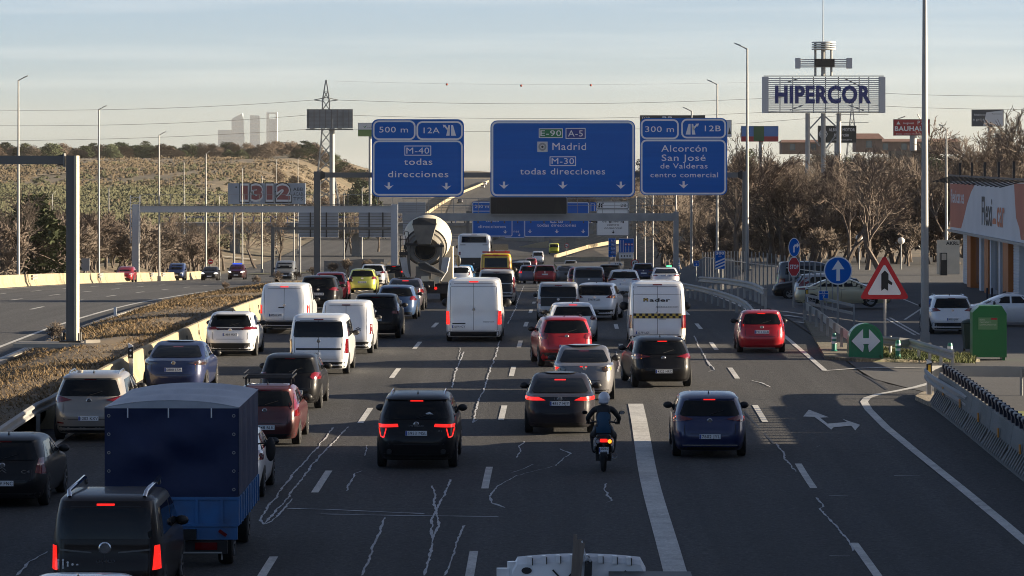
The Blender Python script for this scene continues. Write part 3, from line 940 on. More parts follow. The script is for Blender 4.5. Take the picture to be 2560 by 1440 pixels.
def number_plate(c, s, x, z, w=0.50, h=0.11, front=False):
    y = (front_at if front else rear_at)(c, x, z)
    sg = 1 if front else -1
    e = MB().box((0, 0, 0), (w, 0.016, h)).build('number_plate', m_plate, c.t)
    e.location = (x, y + sg * 0.018, z)
    if front: e.rotation_euler = (0, 0, math.pi)
    MB().box((-w / 2 + w * 0.045, -0.0095, 0), (w * 0.075, 0.003, h * 0.92)).build('country_band', m_plblue, e)
    if s:
        text_obj('plate_lettering', s, -w * 0.38, w * 0.47, -h * 0.33, h * 0.66, m_ink, e, y=-0.012, weight=0.006)
    return e

def car(name, label, x, y, kind, L, W, H, col, tail='wrap', lit=False, plate=None, pz=None, px=0.0, front=False, yaw=0.0, rails=False, black_low=True,
        cat='car', near=1, d=None, world=None, bright=None, spoiler=False, ro=0.78, wr=0.32, roof=None, hatch_black=False, brake=None, metal=0.3, glassside=True,
        group=None, panel=False, tailmat=None, mirror_black=True, fin=True, indicator=None):
    c = Ctx()
    c.L, c.W, c.H, c.hw, c.ro, c.kind = L, W, H, W / 2, ro, kind
    c.step = 0.075 if near >= 1 else 0.2
    WB = L * 0.61
    if world is not None:
        X, D, Z, rzv = world
        rxv = 0
    else:
        D = d or inv(y)
        X = (x - CX) * D / FPX
        Z = gz(X, D)
        rzv = -head(D) + yaw
        rxv = slope(D)
        if front:
            D += WB
            Z = gz(X, D)
            rzv += math.pi
            rxv = -slope(D)
    t = thing(name, label, cat, (X, D, Z), rzv, group, rx=rxv)
    c.t = t
    rows = ROWS[kind]
    N = 48 if near else 32
    mb = MB()
    hw = c.hw
    for v, yr, yf, u, n in rows:
        y0, y1 = -ro + yr, L - ro - yf
        yc, hl = (y0 + y1) / 2, (y1 - y0) / 2
        for k in range(N):
            a = 2 * math.pi * (k + 0.5) / N
            cs, sn = math.cos(a), math.sin(a)
            mb.v.append((u * hw * math.copysign(abs(cs) ** (2 / n), cs), yc + hl * math.copysign(abs(sn) ** (2 / n), sn), v * H))
    for j in range(len(rows) - 1):
        mb.f += [(j*N+k, j*N+(k+1) % N, (j+1)*N+(k+1) % N, (j+1)*N+k) for k in range(N)]
    mb.f += [tuple(range(N - 1, -1, -1)), tuple((len(rows)-1)*N + k for k in range(N))]
    pm = paint(col, metal)
    c.bvh = BVHTree.FromPolygons([Vector(v) for v in mb.v], mb.f)
    c.pm = pm
    mb.build('body', pm, t, smooth=32)
    def nz(poly): return [(u * hw, v * H) for u, v in poly]
    # glass
    rw = REARWIN[kind]
    if rw and not panel:
        if hatch_black and not front:
            patch(c, 'tailgate_glass_surround', nz([(p[0] * 1.10, p[1] + (0.012 if p[1] > .8 else -.015)) for p in rw]), m_black, 'rear', 0.003)
        if not front or near:
            patch(c, 'rear_window', nz(rw), m_glass, 'rear', 0.012)
    if front or near > 1 or kind in ('suv',) or True:
        b0 = {'van': .50, 'mpv': .63, 'bus': .35}.get(kind, .685)
        t0 = {'van': .86, 'mpv': .90, 'bus': .80}.get(kind, .92)
        patch(c, 'windscreen', nz([(-.80, b0), (.80, b0), (.66 if kind in ('hatch', 'suv', 'sedan') else .80, t0), (-.66 if kind in ('hatch', 'suv', 'sedan') else -.80, t0)]), m_glass, 'front', 0.006, step=0.2)
    if glassside:
        if kind in ('hatch', 'suv'): dl = (.62, L - 1.35, .95, L - 2.05, .69, .90)
        elif kind == 'sedan': dl = (1.05, L - 1.35, 1.65, L - 2.05, .70, .90)
        elif kind == 'mpv': dl = ((L - 2.45) if panel else .45, L - 1.25, (L - 2.45) if panel else .5, L - 2.05, .63, .88)
        elif kind == 'van': dl = (L - 2.2, L - 1.0, L - 2.2, L - 1.75, .50, .74)
        else: dl = (.5, L - .5, .5, L - .5, .55, .85)
        a0, a1, b0, b1, v0, v1 = dl
        m0 = (a0 + a1) / 2 + 0.1
        qs = [[(a0, v0), (m0 - .04, v0), (m0 - .04, v1), (b0, v1)], [(m0 + .04, v0), (a1, v0), (b1, v1), (m0 + .04, v1)]]
        if panel or kind == 'van': qs = [[(a0, v0), (a1, v0), (b1, v1), (b0, v1)]]
        for q in qs:
            for f in (('right', 'left') if world is not None or abs(yaw) > 0.02 or near > 1 else (('right',) if X < 0.4 else ('left',))):
                patch(c, 'side_window', [(p[0] - ro, p[1] * H) for p in q], m_glass, f, 0.005, step=0.2)
    # lights
    if not front:
        if tail:
            base = tailmat or (m_redon if lit else m_red)
            for poly in (TAIL[tail] if isinstance(tail, str) else tail, ):
                for s, pp in ((1, poly), (-1, mirrored(poly))):
                    mt = base
                    if indicator == s: mt = m_ambon
                    patch(c, 'tail_light', nz(pp), mt, 'rear', 0.016, step=0.03 if near > 1 else (0.05 if near else 0.1))
        bz = brake or {'hatch': .925, 'suv': .925, 'sedan': .90, 'mpv': .925, 'van': .955, 'bus': .97}[kind]
        patch(c, 'high_brake_light', nz([(-.16, bz - .008), (.16, bz - .008), (.16, bz + .009), (-.16, bz + .009)]), m_redon if (lit if bright is None else bright) else m_red, 'rear', 0.012, step=0.1)
    else:
        hv = {'van': .36, 'mpv': .42}.get(kind, .50)
        for poly in ([(.55, hv - .03), (.95, hv - .02), (.97, hv + .06), (.62, hv + .035)],):
            for pp in (poly, mirrored(poly)):
                patch(c, 'headlight', nz(pp), m_headon if lit else m_clear, 'front', 0.01, step=0.1)
        patch(c, 'grille', nz([(-.45, hv - .10), (.45, hv - .10), (.48, hv + .01), (-.48, hv + .01)]), m_black, 'front', 0.006, step=0.2)
        patch(c, 'lower_grille', nz([(-.7, .17), (.7, .17), (.65, .27), (-.65, .27)]), m_black, 'front', 0.006, step=0.2)
        number_plate(c, None, 0, .30 * H, front=True)
    lowt = {'van': .17, 'mpv': .25, 'suv': .31, 'hatch': .22, 'sedan': .22, 'bus': .12}[kind]
    lowb = rows[0][0] + .01
    if black_low:
        if isinstance(black_low, float): lowt = black_low
        patch(c, 'lower_bumper', nz([(-.93, lowb), (.93, lowb), (.96, lowt), (-.96, lowt)]), m_black, 'front' if front else 'rear', 0.007)
    if plate is not None and not front:
        pzz = pz or {'van': .22, 'mpv': .40, 'suv': .50, 'hatch': .50, 'sedan': .53, 'bus': .2}[kind]
        number_plate(c, plate, px, pzz * H)
    # wheels
    for wy in (0, WB):
        for s in (-1, 1):
            w = inst('wheel', ME_TYRE, t, (s * (hw * 0.985 - 0.095), wy, wr), None, (1, wr / .32, wr / .32))
            if s < 0: w.rotation_euler = (0, 0, math.pi)
            if near or world is not None: inst('rim', ME_RIM, w)
            n = 16
            arch = [(wy + 1.14 * wr * math.cos(a), max(rows[0][0] * H + .01, wr + 1.14 * wr * math.sin(a))) for a in lin(-.55, math.pi + .55, n)]
            if near or world is not None:
                patch(c, 'wheel_arch', arch, m_black, 'right' if s > 0 else 'left', 0.004, step=0.12, skirt=False)
    # mirrors
    mk = ('m', mirror_black, col if not mirror_black else 0)
    if mk not in ME_MIRROR:
        ME_MIRROR[mk] = MB().ball((0.10, 0, 0), (0.12, 0.06, 0.085), 10, 6).bar((-.04, 0, -.05), (.05, 0, -.04), .03, .03).mesh('wing_mirror', m_black if mirror_black else pm, 50)
    mz = {'van': .56, 'mpv': .63, 'bus': .75}.get(kind, .70) * H
    big = 1.5 if kind == 'van' else (1.8 if kind == 'bus' else 1.0)
    for s in (-1, 1):
        o = inst('wing_mirror', ME_MIRROR[mk], t, (s * hw * (0.96 if kind in ('van', 'mpv') else 0.94), L - ro - 1.55, mz), None, (s * big, big, big * (1.25 if kind == 'van' else 1)))
    if rails:
        for s in (-1, 1):
            zt = H + 0.015
            MB().tube([(s * hw * .66, .75 - ro + .25, zt - .07), (s * hw * .665, .95 - ro + .25, zt), (s * hw * .665, L - ro - 2.45, zt), (s * hw * .66, L - ro - 2.2, zt - .07)], .018, 6).build('roof_rail', m_chrome if rails == 1 else m_black, t, smooth=50)
    if near and fin and kind in ('hatch', 'suv', 'sedan') and not front:
        yf_ = 1.0 - ro if kind != 'sedan' else 2.3 - ro
        MB().add([(-.02, yf_, H - .02), (.02, yf_, H - .02), (.02, yf_ + .18, H - .02), (-.02, yf_ + .18, H - .02), (0, yf_ + .02, H + .07)], [(0, 1, 4), (1, 2, 4), (2, 3, 4), (3, 0, 4)]).build('aerial', m_black, t)
    if spoiler:
        MB().prism([(-.60 * hw, .915 * H), (.60 * hw, .915 * H), (.56 * hw, .945 * H), (-.56 * hw, .945 * H)], rear_at(c, 0, .92 * H) - .13, rear_at(c, 0, .92 * H) + .25).build('roof_spoiler', m_black if spoiler == 2 else pm, t)
    if near > 1 and not front and kind in ('hatch', 'suv', 'sedan'):
        lo = .345 * H if kind == 'suv' else .40 * H
        seam(c, [(-.70 * hw, .66 * H), (-.68 * hw, lo), (.68 * hw, lo), (.70 * hw, .66 * H)])
    if near and not front and kind in ('mpv', 'van') :
        top_ = (.91 if kind == 'mpv' else .93) * H
        low_ = (.27 if kind == 'mpv' else .19) * H
        seam(c, [(0, low_), (0, top_)], 0.014)
        su_ = .80 if kind == 'mpv' else .84
        seam(c, [(-su_ * hw, low_), (-su_ * hw * .98, top_), (su_ * hw * .98, top_), (su_ * hw, low_), (-su_ * hw, low_)], 0.012)
    if near and not front:
        # wiper, emblem
        ez = {'hatch': .605, 'suv': .62, 'sedan': .635, 'mpv': .57, 'van': .52, 'bus': .4}[kind] * H
        yb = rear_at(c, 0, ez)
        MB().lathe([(.0, 0), (.055, 0), (.06, .008), (.05, .016), (0, .016)], 16, Matrix.Translation((0, yb + .004, ez)) @ Matrix.Rotation(R(90), 4, 'X'), caps=False).build('badge', m_chrome, t)
        if kind in ('hatch', 'suv') and not panel:
            zz = .70 * H
            MB().bar((0, rear_at(c, 0, zz) - .02, zz), (.32, rear_at(c, .32, zz + .09) - .02, zz + .09), .02, .012).build('rear_wiper', m_black, t)
    return c
def rear_text(c, name, s, x0, x1, z, cap, m, off=0.012, weight=0.01):
    y = min(rear_at(c, (x0 + x1) / 2, z), rear_at(c, x0, z), rear_at(c, x1, z)) - off
    return text_obj(name, s, x0, x1, z, cap, m, c.t, y=y, weight=weight)
def rquad(c, name, x0, z0, x1, z1, m, off=0.012):
    return patch(c, name, [(x0, z0), (x1, z0), (x1, z1), (x0, z1)], m, 'rear', off, step=0.12)

BLK, WHT = (0.008, 0.008, 0.009), (0.74, 0.745, 0.75)
SIL, GRY = (0.33, 0.31, 0.28), (0.085, 0.085, 0.088)
# ---- left lane, nearest first
c = car('hatchback', 'black three-door hatchback cut off by the left edge of the picture', 18, 1262, 'hatch', 4.26, 1.77, 1.46, BLK, [(.76,.50),(.97,.47),(.90,.70),(.82,.70)], plate='4729 FNC', pz=.36, near=2, fin=True)
rear_text(c, 'badge_lettering', 'C4', .40, .58, .50 * 1.46, .06, m_chrome)
for dz in (0, .055):
    MB().add([(-.09, 0, 0), (0, 0, .06), (.09, 0, 0), (.09, 0, -.025), (0, 0, .035), (-.09, 0, -.025)], [(0, 5, 4, 1), (1, 4, 3, 2)]).build('chevron_badge', m_chrome, c.t, loc=(0, rear_at(c, 0, .55 * 1.46) - .025, .55 * 1.46 - dz))
c = car('sport_utility_car', 'silver sport utility car with roof rails beside the median, behind blue tarpaulin truck', 232, 1098, 'suv', 4.48, 1.85, 1.65, (0.235, 0.215, 0.19), 'spear', plate='1202 KXV', pz=.36, rails=1, near=2, wr=.35, black_low=.24)
patch(c, 'reflector_strip', [(-.88, .47), (-.62, .46), (-.62, .49), (-.88, .50)], m_red, 'rear', .012)
c = car('saloon_car', 'dark blue fastback saloon beside the bollard on the median barrier', 440, 982, 'sedan', 4.69, 1.85, 1.44, (0.012, 0.022, 0.075), 'spear', tailmat=m_smoke, plate='6800 LSM', pz=.50, near=2, fin=False)
rquad(c, 'lit_tail_light', .62, .86, .82, .91, m_redon, .016)
c = car('hatchback', 'white small hatchback with black roof beside the median barrier', 580, 889, 'hatch', 3.94, 1.745, 1.50, WHT, 'slim', plate='2489 MXT', pz=.50, near=2, spoiler=2, black_low=.31, hatch_black=True)
rquad(c, 'light_bar', -.45, .90, .45, .97, m_smoke, .009)
patch(c, 'black_roof', [(-.60, .35), (.60, .35), (.56, 1.9), (-.56, 1.9)], m_black, 'top', .006, step=.15)
MB().tube([(.52, -.80, .33), (.52, -.6, .33)], .045, 10).build('exhaust_pipe', m_chrome, c.t, smooth=40)
c = car('panel_van', 'white panel van with lit brake lights beside the median barrier', 714, 832, 'mpv', 4.95, 1.92, 1.90, WHT, [(.885,.40),(.985,.40),(.975,.58),(.895,.58)], lit=True, plate='8754 LVW', pz=.375, px=-.32, panel=True, near=1, cat='van', brake=.94)
rquad(c, 'door_handle', -.22, .98, .0, 1.02, m_black)
c = car('sport_utility_car', 'black compact sport utility car ahead of the white panel van', 798, 779, 'suv', 4.3, 1.80, 1.62, BLK, 'wrap', plate='3318 LCB', near=1, wr=.35)
c = car('hatchback', 'bright red hatchback in the left lane ahead of black compact car', 826, 754, 'hatch', 4.1, 1.75, 1.5, (0.40, 0.012, 0.03), 'tall', near=1, plate='')
c = car('hatchback', 'lime yellow hatchback in the left lane', 907, 733, 'hatch', 4.05, 1.69, 1.45, (0.50, 0.52, 0.10), 'eye', plate='5120 JHB', pz=.45, near=1)
c = car('sport_utility_car', 'white sport utility car ahead of the lime yellow hatchback', 933, 717, 'suv', 4.44, 1.82, 1.60, WHT, 'wrap', plate='', near=1)
c = car('estate_car', 'dark estate car with brake lights lit beside the concrete mixer truck', 985, 709, 'suv', 4.6, 1.82, 1.50, BLK, 'wrap', lit=True, near=0)
c = car('hatchback', 'silver car far down the left lane beside the mixer drum', 990, 702, 'hatch', 4.2, 1.78, 1.5, SIL, 'block', near=0, d=330)
# ---- second lane
c = car('people_carrier', 'black boxy people carrier with red pillar lights at bottom left', 277, 1511, 'mpv', 4.41, 1.83, 1.87, (0.014, 0.010, 0.009), [(.85,.36),(.975,.36),(.955,.57),(.88,.57)], lit=True, plate=None, near=2, rails=0, ro=0.85, cat='car')
for s in (-1, 1):
    MB().tube([(s * .62, -.45, 1.84), (s * .64, -.38, 1.93), (s * .64, 1.6, 1.96), (s * .62, 1.7, 1.84)], .035, 8).build('roof_rail', m_chrome, c.t, smooth=50)
MB().lathe([(0, 0), (.10, 0), (.105, .012), (.085, .02), (0, .02)], 20, Matrix.Translation((0, rear_at(c, 0, 1.03) + .004, 1.03)) @ Matrix.Rotation(R(90), 4, 'X'), caps=False).build('round_badge', m_chrome, c.t)
rear_text(c, 'badge_lettering', 'DOBLO', -.13, .17, .80, .045, m_chrome)
patch(c, 'chrome_strip', [(-.74, .99), (-.22, .95), (-.22, .97), (-.74, 1.02)], mat('grey_trim', (.1, .1, .1), rough=.3), 'rear', .012)
patch(c, 'chrome_strip', [(.22, .95), (.74, .99), (.74, 1.02), (.22, .97)], mat('grey_trim', (.1, .1, .1), rough=.3), 'rear', .012)
# family stickers
fb = MB()
yb = rear_at(c, -.62, .78) - .014
for i, (h, w) in enumerate(((.14, .045), (.14, .045), (.10, .04), (.07, .05), (.06, .05))):
    x = -.76 + i * .078
    fb.prism(circle(x, .70 + h, .02, 8), yb, yb + .003)
    fb.prism([(x - w / 3, .70 + h * .35), (x + w / 3, .70 + h * .35), (x + w / 4, .70 + h * .85), (x - w / 4, .70 + h * .85)], yb, yb + .003)
    fb.prism([(x - w / 3, .70), (x - w / 8, .70), (x - w / 8, .70 + h * .4), (x - w / 3, .70 + h * .4)], yb, yb + .003)
    fb.prism([(x + w / 8, .70), (x + w / 3, .70), (x + w / 3, .70 + h * .4), (x + w / 8, .70 + h * .4)], yb, yb + .003)
fb.build('family_stickers', m_white, c.t)
c = car('hatchback', 'white car at bottom left corner, only its roof edge in the picture', 190, 1700, 'hatch', 4.2, 1.78, 1.50, WHT, 'block', near=1, d=51.4)
c = car('hatchback', 'white hatchback half hidden in front of the blue tarpaulin truck', 560, 1240, 'hatch', 4.1, 1.76, 1.48, WHT, 'block', near=1, d=77)
c = car('hatchback', 'maroon five-door hatchback carrying a black roof rack', 668, 1110, 'hatch', 3.9, 1.66, 1.46, (0.085, 0.022, 0.022), 'tall', plate='7348 BLK', pz=.33, near=2, wr=.29, metal=.5)
rk = MB()
for yy in (.35, 1.2):
    rk.bar((-.62, yy, 1.60), (.62, yy, 1.60), .04, .03)
for s in (-1, 1):
    rk.bar((s * .6, .15, 1.62), (s * .6, 1.5, 1.62), .03, .03)
    for yy in (.35, 1.2): rk.bar((s * .55, yy, 1.42), (s * .55, yy, 1.60), .04, .04)
    rk.bar((s * .6, .15, 1.72), (s * .6, 1.5, 1.72), .02, .02)
rk.bar((-.6, .15, 1.72), (.6, .15, 1.72), .02, .02)
for i in range(5): rk.bar((-.6, .3 + .25 * i, 1.61), (.6, .3 + .25 * i, 1.61), .02, .02)
rk.build('roof_rack', m_black, c.t)
c = car('hatchback', 'black three-door hatchback with round red lights behind white windowed van', 728, 1020, 'hatch', 4.0, 1.71, 1.49, BLK, 'eye', plate='6157 GKW', pz=.33, px=.12, near=2)
c = car('window_van', 'white van with dark rear window and black handle strip', 800, 934, 'mpv', 4.49, 1.86, 1.86, WHT, [(.87,.36),(.985,.36),(.975,.60),(.91,.60)], plate='2923 MDT', pz=.355, px=-.22, near=2, cat='van', black_low=.22)
rquad(c, 'handle_strip', -.70, .78, .70, .84, m_black)
c = car('panel_van', 'white windowless small van with chevron badge behind white windowed van', 868, 883, 'mpv', 4.38, 1.81, 1.82, WHT, [(.885,.37),(.985,.37),(.975,.57),(.905,.57)], near=1, cat='van', panel=True, plate=None, black_low=.24)
for dz in (0, .05):
    MB().add([(-.09, 0, 0), (0, 0, .05), (.09, 0, 0), (.09, 0, -.025), (0, 0, .025), (-.09, 0, -.025)], [(0, 5, 4, 1), (1, 4, 3, 2)]).build('chevron_badge', m_black, c.t, loc=(.42, rear_at(c, .42, .88) - .015, .88 - dz))
c = car('sport_utility_car', 'black sport utility car with tall red lights ahead of small white vans', 940, 845, 'suv', 4.43, 1.86, 1.65, BLK, 'ell', plate='9041 LTD', pz=.44, near=2, wr=.36)
c = car('hatchback', 'blue hatchback ahead of the black sport utility car', 992, 797, 'hatch', 4.2, 1.75, 1.43, (0.035, 0.07, 0.15), 'eye', plate='2860 SXS', pz=.52, near=1)
c = car('saloon_car', 'dark grey saloon with lit high brake light just behind mixer truck', 1012, 775, 'sedan', 4.6, 1.80, 1.46, (0.05, 0.045, 0.055), 'block', bright=True, near=1, tailmat=m_red)
# ---- third lane
c = car('sport_utility_car', 'black sport utility car with lit bracket lights in centre foreground', 1044, 1166, 'suv', 4.55, 1.86, 1.68, BLK, [(.44,.585),(.93,.57),(.945,.615),(.46,.625)], lit=True, plate='5953 MSL', pz=.50, rails=1, near=2, wr=.37, spoiler=False, black_low=.22, tailmat=m_redon)
for s in (1, -1):
    for q0, q1 in (((.93, .56), (.88, .45)), ((.88, .45), (.80, .44)), ((.80, .44), (.745, .56))):
        seam(c, [(s * q0[0] * c.hw, q0[1] * c.H), (s * q1[0] * c.hw, q1[1] * c.H)], .028, name='tail_light_bracket', m=m_redon, off=.012)
    MB().tube([(s * .62, -.82, .42), (s * .62, -.6, .42)], .06, 10).build('exhaust_pipe', m_black, c.t, smooth=40)
rear_text(c, 'badge_lettering', 'LYNK&CO', -.17, .17, .585 * c.H, .045, m_chrome)
rear_text(c, 'badge_lettering', '01', .50, .58, .52 * c.H, .04, m_chrome)
MB().add([(-.09, 0, .02), (.0, 0, .06), (.09, 0, .0), (.0, 0, -.05)], [(0, 3, 2, 1)]).build('window_sticker', m_white, c.t, loc=(.30, rear_at(c, .30, 1.26) - .012, 1.26))
c = car('panel_van', 'tall white panel van in the centre lane with red corner lights', 1186, 852, 'van', 5.4, 2.05, 2.30, WHT, 'vanl', lit=True, plate='3619 HCY', pz=.245, px=-.55, near=2, cat='van', ro=.95, black_low=.17)
rquad(c, 'plate_lamp', -.78, .66, -.3, .70, m_black)
rear_text(c, 'door_lettering', 'master.com', .35, .75, .72, .05, m_ink)
seam(c, [(-.82, 2.02), (.82, 2.02)], .012)
c = car('people_carrier', 'silver people carrier with tall red lights ahead of the centre white van', 1242, 763, 'mpv', 4.6, 1.84, 1.72, (0.40, 0.38, 0.36), [(.86,.36),(.985,.36),(.93,.82),(.85,.80)], near=1, rails=2, metal=.5, brake=.93)
c2 = REARWIN['mpv']
patch(c, 'tailgate_glass_surround', [(u * c.hw, v * c.H) for u, v in ((-.84, .30), (.84, .30), (.82, .60), (-.82, .60))], m_black, 'rear', .004)
c = car('hatchback', 'small white hatchback at the right shoulder of the mixer truck', 1150, 716, 'hatch', 3.9, 1.72, 1.5, WHT, 'block', near=0, d=245)
c = car('hatchback', 'light blue hatchback beyond the mixer truck', 1158, 706, 'hatch', 4.0, 1.75, 1.52, (0.05, 0.20, 0.42), 'block', near=0, d=270)
c = car('people_carrier', 'dark people carrier beyond the light blue hatchback', 1163, 700, 'mpv', 4.4, 1.8, 1.75, GRY, 'tall', near=0, d=300)
c = car('service_van', 'yellow service van with red trim and light board on its roof', 1240, 728, 'van', 4.9, 2.0, 2.35, (0.62, 0.40, 0.015), [(.86,.18),(.98,.18),(.98,.32),(.86,.32)], near=1, cat='van', d=222, black_low=.13, metal=.0, bright=False)
for s in (-1, 1):
    patch(c, 'corner_stripe', [(s * .86 * c.hw, .2 * c.H), (s * .97 * c.hw, .2 * c.H), (s * .92 * c.hw, .92 * c.H), (s * .84 * c.hw, .92 * c.H)][::s], m_sred, 'rear', .006)
rquad(c, 'top_stripe', -.8, 2.17, .8, 2.23, m_sred, .008)
rquad(c, 'mid_stripe', -.84, 1.39, .84, 1.45, m_sred, .008)
patch(c, 'rear_window', [(-.70, 1.47), (.70, 1.47), (.68, 2.05), (-.68, 2.05)], m_glass, 'rear', .010)
bd = MB().box((.25, .3, 2.72), (1.0, .08, .38)); bd.build('light_board', m_conc2, c.t)
MB().box((0, .5, 2.42), (1.7, .35, .09)).bar((-.1, .3, 2.4), (-.1, .3, 2.6), .05, .05).bar((.6, .3, 2.4), (.6, .3, 2.6), .05, .05).build('roof_bar', m_sred, c.t)
c = car('coach', 'tall white coach with dark lower half beyond the yellow van', 1186, 712, 'bus', 11.0, 2.55, 3.9, (0.55, 0.56, 0.57), None, near=1, cat='bus', d=277, black_low=False, ro=2.2, wr=.48, fin=False, bright=False)
rquad(c, 'engine_cover', -1.15, .45, 1.15, 2.05, m_black)
for s in (-1, 1):
    rquad(c, 'tail_light', s * 1.1 - .08, 2.25, s * 1.1 + .08, 2.5, m_red)
    rquad(c, 'hinge', s * .85 - .2, 3.0, s * .85 + .2, 3.05, m_black)
# ---- fourth lane
c = car('saloon_car', 'black saloon with bright brake lights beside the motorcyclist', 1400, 1081, 'sedan', 4.70, 1.80, 1.43, (0.020, 0.018, 0.022), 'slim', lit=True, plate='4817 HJY', pz=.56, near=2, fin=False)
for k in range(4):
    MB().ring(circle(0, 0, .045, 16), circle(0, 0, .034, 16), 0, .008).build('ring_badge', m_chrome, c.t, loc=(-.10 + k * .066, rear_at(c, 0, .645 * 1.43) - .014, .645 * 1.43))
c = car('saloon_car', 'grey saloon with amber indicator ahead of the black saloon', 1460, 998, 'sedan', 4.49, 1.755, 1.47, (0.16, 0.155, 0.16), 'round', near=2, tailmat=m_smoke, plate=None, bright=False, fin=False)
rquad(c, 'lit_tail_light', -.80, .87, -.68, .95, m_redon, .016)
rquad(c, 'lit_indicator', .60, .86, .76, .95, m_ambon, .016)
rquad(c, 'boot_brake_light', -.12, .955, .08, .985, m_redon, .014)
c = car('crossover_car', 'red crossover with black lower bumper turning left across the lanes', 1412, 915, 'suv', 4.15, 1.76, 1.60, (0.36, 0.010, 0.016), 'eye', plate='7184 KNH', pz=.42, near=2, yaw=R(5.6), rails=2, wr=.34, black_low=.30, lit=False)
for s in (-1, 1): rquad(c, 'lit_tail_light', s * .74 - .09, .98, s * .74 + .09, 1.06, m_redon, .016)
rquad(c, 'lit_indicator', -.80, .93, -.62, .965, m_ambon, .016)
c = car('hatchback', 'white three-door coupe hatchback behind the red crossover', 1432, 853, 'hatch', 4.3, 1.80, 1.41, WHT, 'eye', near=1, yaw=R(2.5), bright=True, brake=.95, plate=None)
rquad(c, 'lit_indicator', -.80, .86, -.66, .92, m_ambon, .016)
c = car('people_carrier', 'silver and black people carrier beside the white crossover', 1396, 803, 'mpv', 4.4, 1.80, 1.62, (0.30, 0.31, 0.33), [(.80,.46),(.985,.46),(.96,.58),(.82,.58)], near=1, metal=.5)
patch(c, 'tailgate_glass_surround', [(u * c.hw, v * c.H) for u, v in ((-.80, .40), (.80, .40), (.80, .62), (-.80, .62))], m_black, 'rear', .004)
c = car('crossover_car', 'white angular crossover pulling to the right with amber light', 1490, 800, 'suv', 4.36, 1.795, 1.56, WHT, 'wrap', plate='7974 LLD', pz=.56, near=1, yaw=R(-6.0), wr=.35, black_low=.30, hatch_black=True)
rquad(c, 'lit_indicator', .66, .95, .80, 1.02, m_ambon, .016)
c = car('people_carrier', 'grey people carrier far ahead of white angular crossover', 1472, 741, 'mpv', 4.5, 1.80, 1.65, (0.11, 0.115, 0.125), 'tall', near=1, metal=.5)
c = car('hatchback', 'dark red hatchback ahead of the grey people carrier', 1451, 725, 'hatch', 4.0, 1.73, 1.46, (0.20, 0.02, 0.03), 'tall', near=1)
c = car('estate_car', 'bright red estate car in the middle lane beyond the vans', 1362, 706, 'suv', 4.55, 1.82, 1.50, (0.34, 0.010, 0.02), 'wrap', near=1, d=284, plate='', pz=.5, black_low=.26)
c = car('hatchback', 'grey violet hatchback with brake light lit beside red estate car', 1324, 704, 'hatch', 4.2, 1.8, 1.5, (0.12, 0.11, 0.15), 'block', near=0, d=292, lit=True)
c = car('saloon_car', 'dark saloon to the right of the red estate car', 1415, 703, 'sedan', 4.5, 1.8, 1.45, GRY, 'block', near=0, d=298)
c = car('sport_utility_car', 'dark sport utility car behind the yellow van and coach', 1287, 700, 'suv', 4.5, 1.85, 1.75, BLK, 'block', near=0, d=300)
# ---- fifth and exit lanes
c = car('hatchback', 'dark blue hatchback in right foreground with lit high brake light', 1772, 1139, 'hatch', 4.33, 1.76, 1.48, (0.010, 0.018, 0.075), 'spear', plate='7602 JYL', pz=.36, near=2, bright=True, black_low=.19)
rquad(c, 'lit_tail_light', .66, .90, .82, .97, m_redon, .016)
MB().box((0, -.795, .33), (1.3, .02, .025)).build('chrome_strip', m_chrome, c.t)
c = car('hatchback', 'black five-door hatchback indicating left behind the chequered white van', 1652, 966, 'hatch', 4.3, 1.78, 1.47, BLK, 'spear', plate='4322 HRC', pz=.34, near=2, yaw=R(5.4), bright=True, black_low=False)
rquad(c, 'lit_tail_light', .64, .87, .80, .94, m_redon, .016)
rquad(c, 'lit_indicator', -.82, .87, -.64, .97, m_ambon, .016)
c = car('panel_van', 'white delivery van with black and yellow chequered band across its doors', 1642, 863, 'van', 5.5, 2.05, 2.30, WHT, 'vanl', plate='2379 LGS', pz=.215, px=-.52, near=2, cat='van', ro=.95, bright=False)
ADER = c
m_yel = mat('band_yellow', (0.50, 0.36, 0.07), rough=.5)
for i in range(16):
    for j in range(2):
        x = -.86 + i * .1075
        patch(c, 'chequer_square', [(x, 1.00 + j * .09), (x + .1075, 1.00 + j * .09), (x + .1075, 1.09 + j * .09), (x, 1.09 + j * .09)], m_ink if (i + j) % 2 else m_yel, 'rear', .006, step=.2, skirt=False)
rear_text(c, 'logo_lettering', 'ader', -.28, .46, 1.60, .115, m_ink, weight=.03)
for i in range(3):
    for j in range(3):
        if i == 1 and j == 0: continue
        rquad(c, 'logo_square', -.50 + i * .058, 1.60 + j * .04, -.442 + i * .058, 1.64 + j * .04, m_yel if (i + j) % 2 else m_ink, .009)
rear_text(c, 'web_address', 'ADERONLINE.COM', -.06, .74, 1.38, .055, m_ink)
rquad(c, 'door_handle', .05, .97, .30, .99, m_black, .02)
rquad(c, 'lit_indicator', .87, .62, .98, .68, m_ambon, .016)
seam(c, [(-.84, 1.86), (.84, 1.86)], .012)
c = car('hatchback', 'white hatchback ahead of the angular crossover', 1560, 741, 'hatch', 4.37, 1.81, 1.48, WHT, 'spear', plate='', pz=.46, near=1, black_low=.20)
c = car('sport_utility_car', 'small black car partly hidden left of the white hatchback far right', 1526, 716, 'suv', 4.2, 1.75, 1.6, BLK, 'block', near=0, d=245)
c = car('sport_utility_car', 'dark blue sport utility car near the speed limit sign', 1608, 704, 'suv', 4.5, 1.88, 1.66, (0.012, 0.022, 0.085), 'slim', near=1, d=292, plate='')
c = car('taxi', 'white taxi with green roof light beyond the chequered delivery van', 1664, 726, 'sedan', 4.6, 1.82, 1.46, WHT, 'wrap', near=1, d=232, plate='', pz=.4)
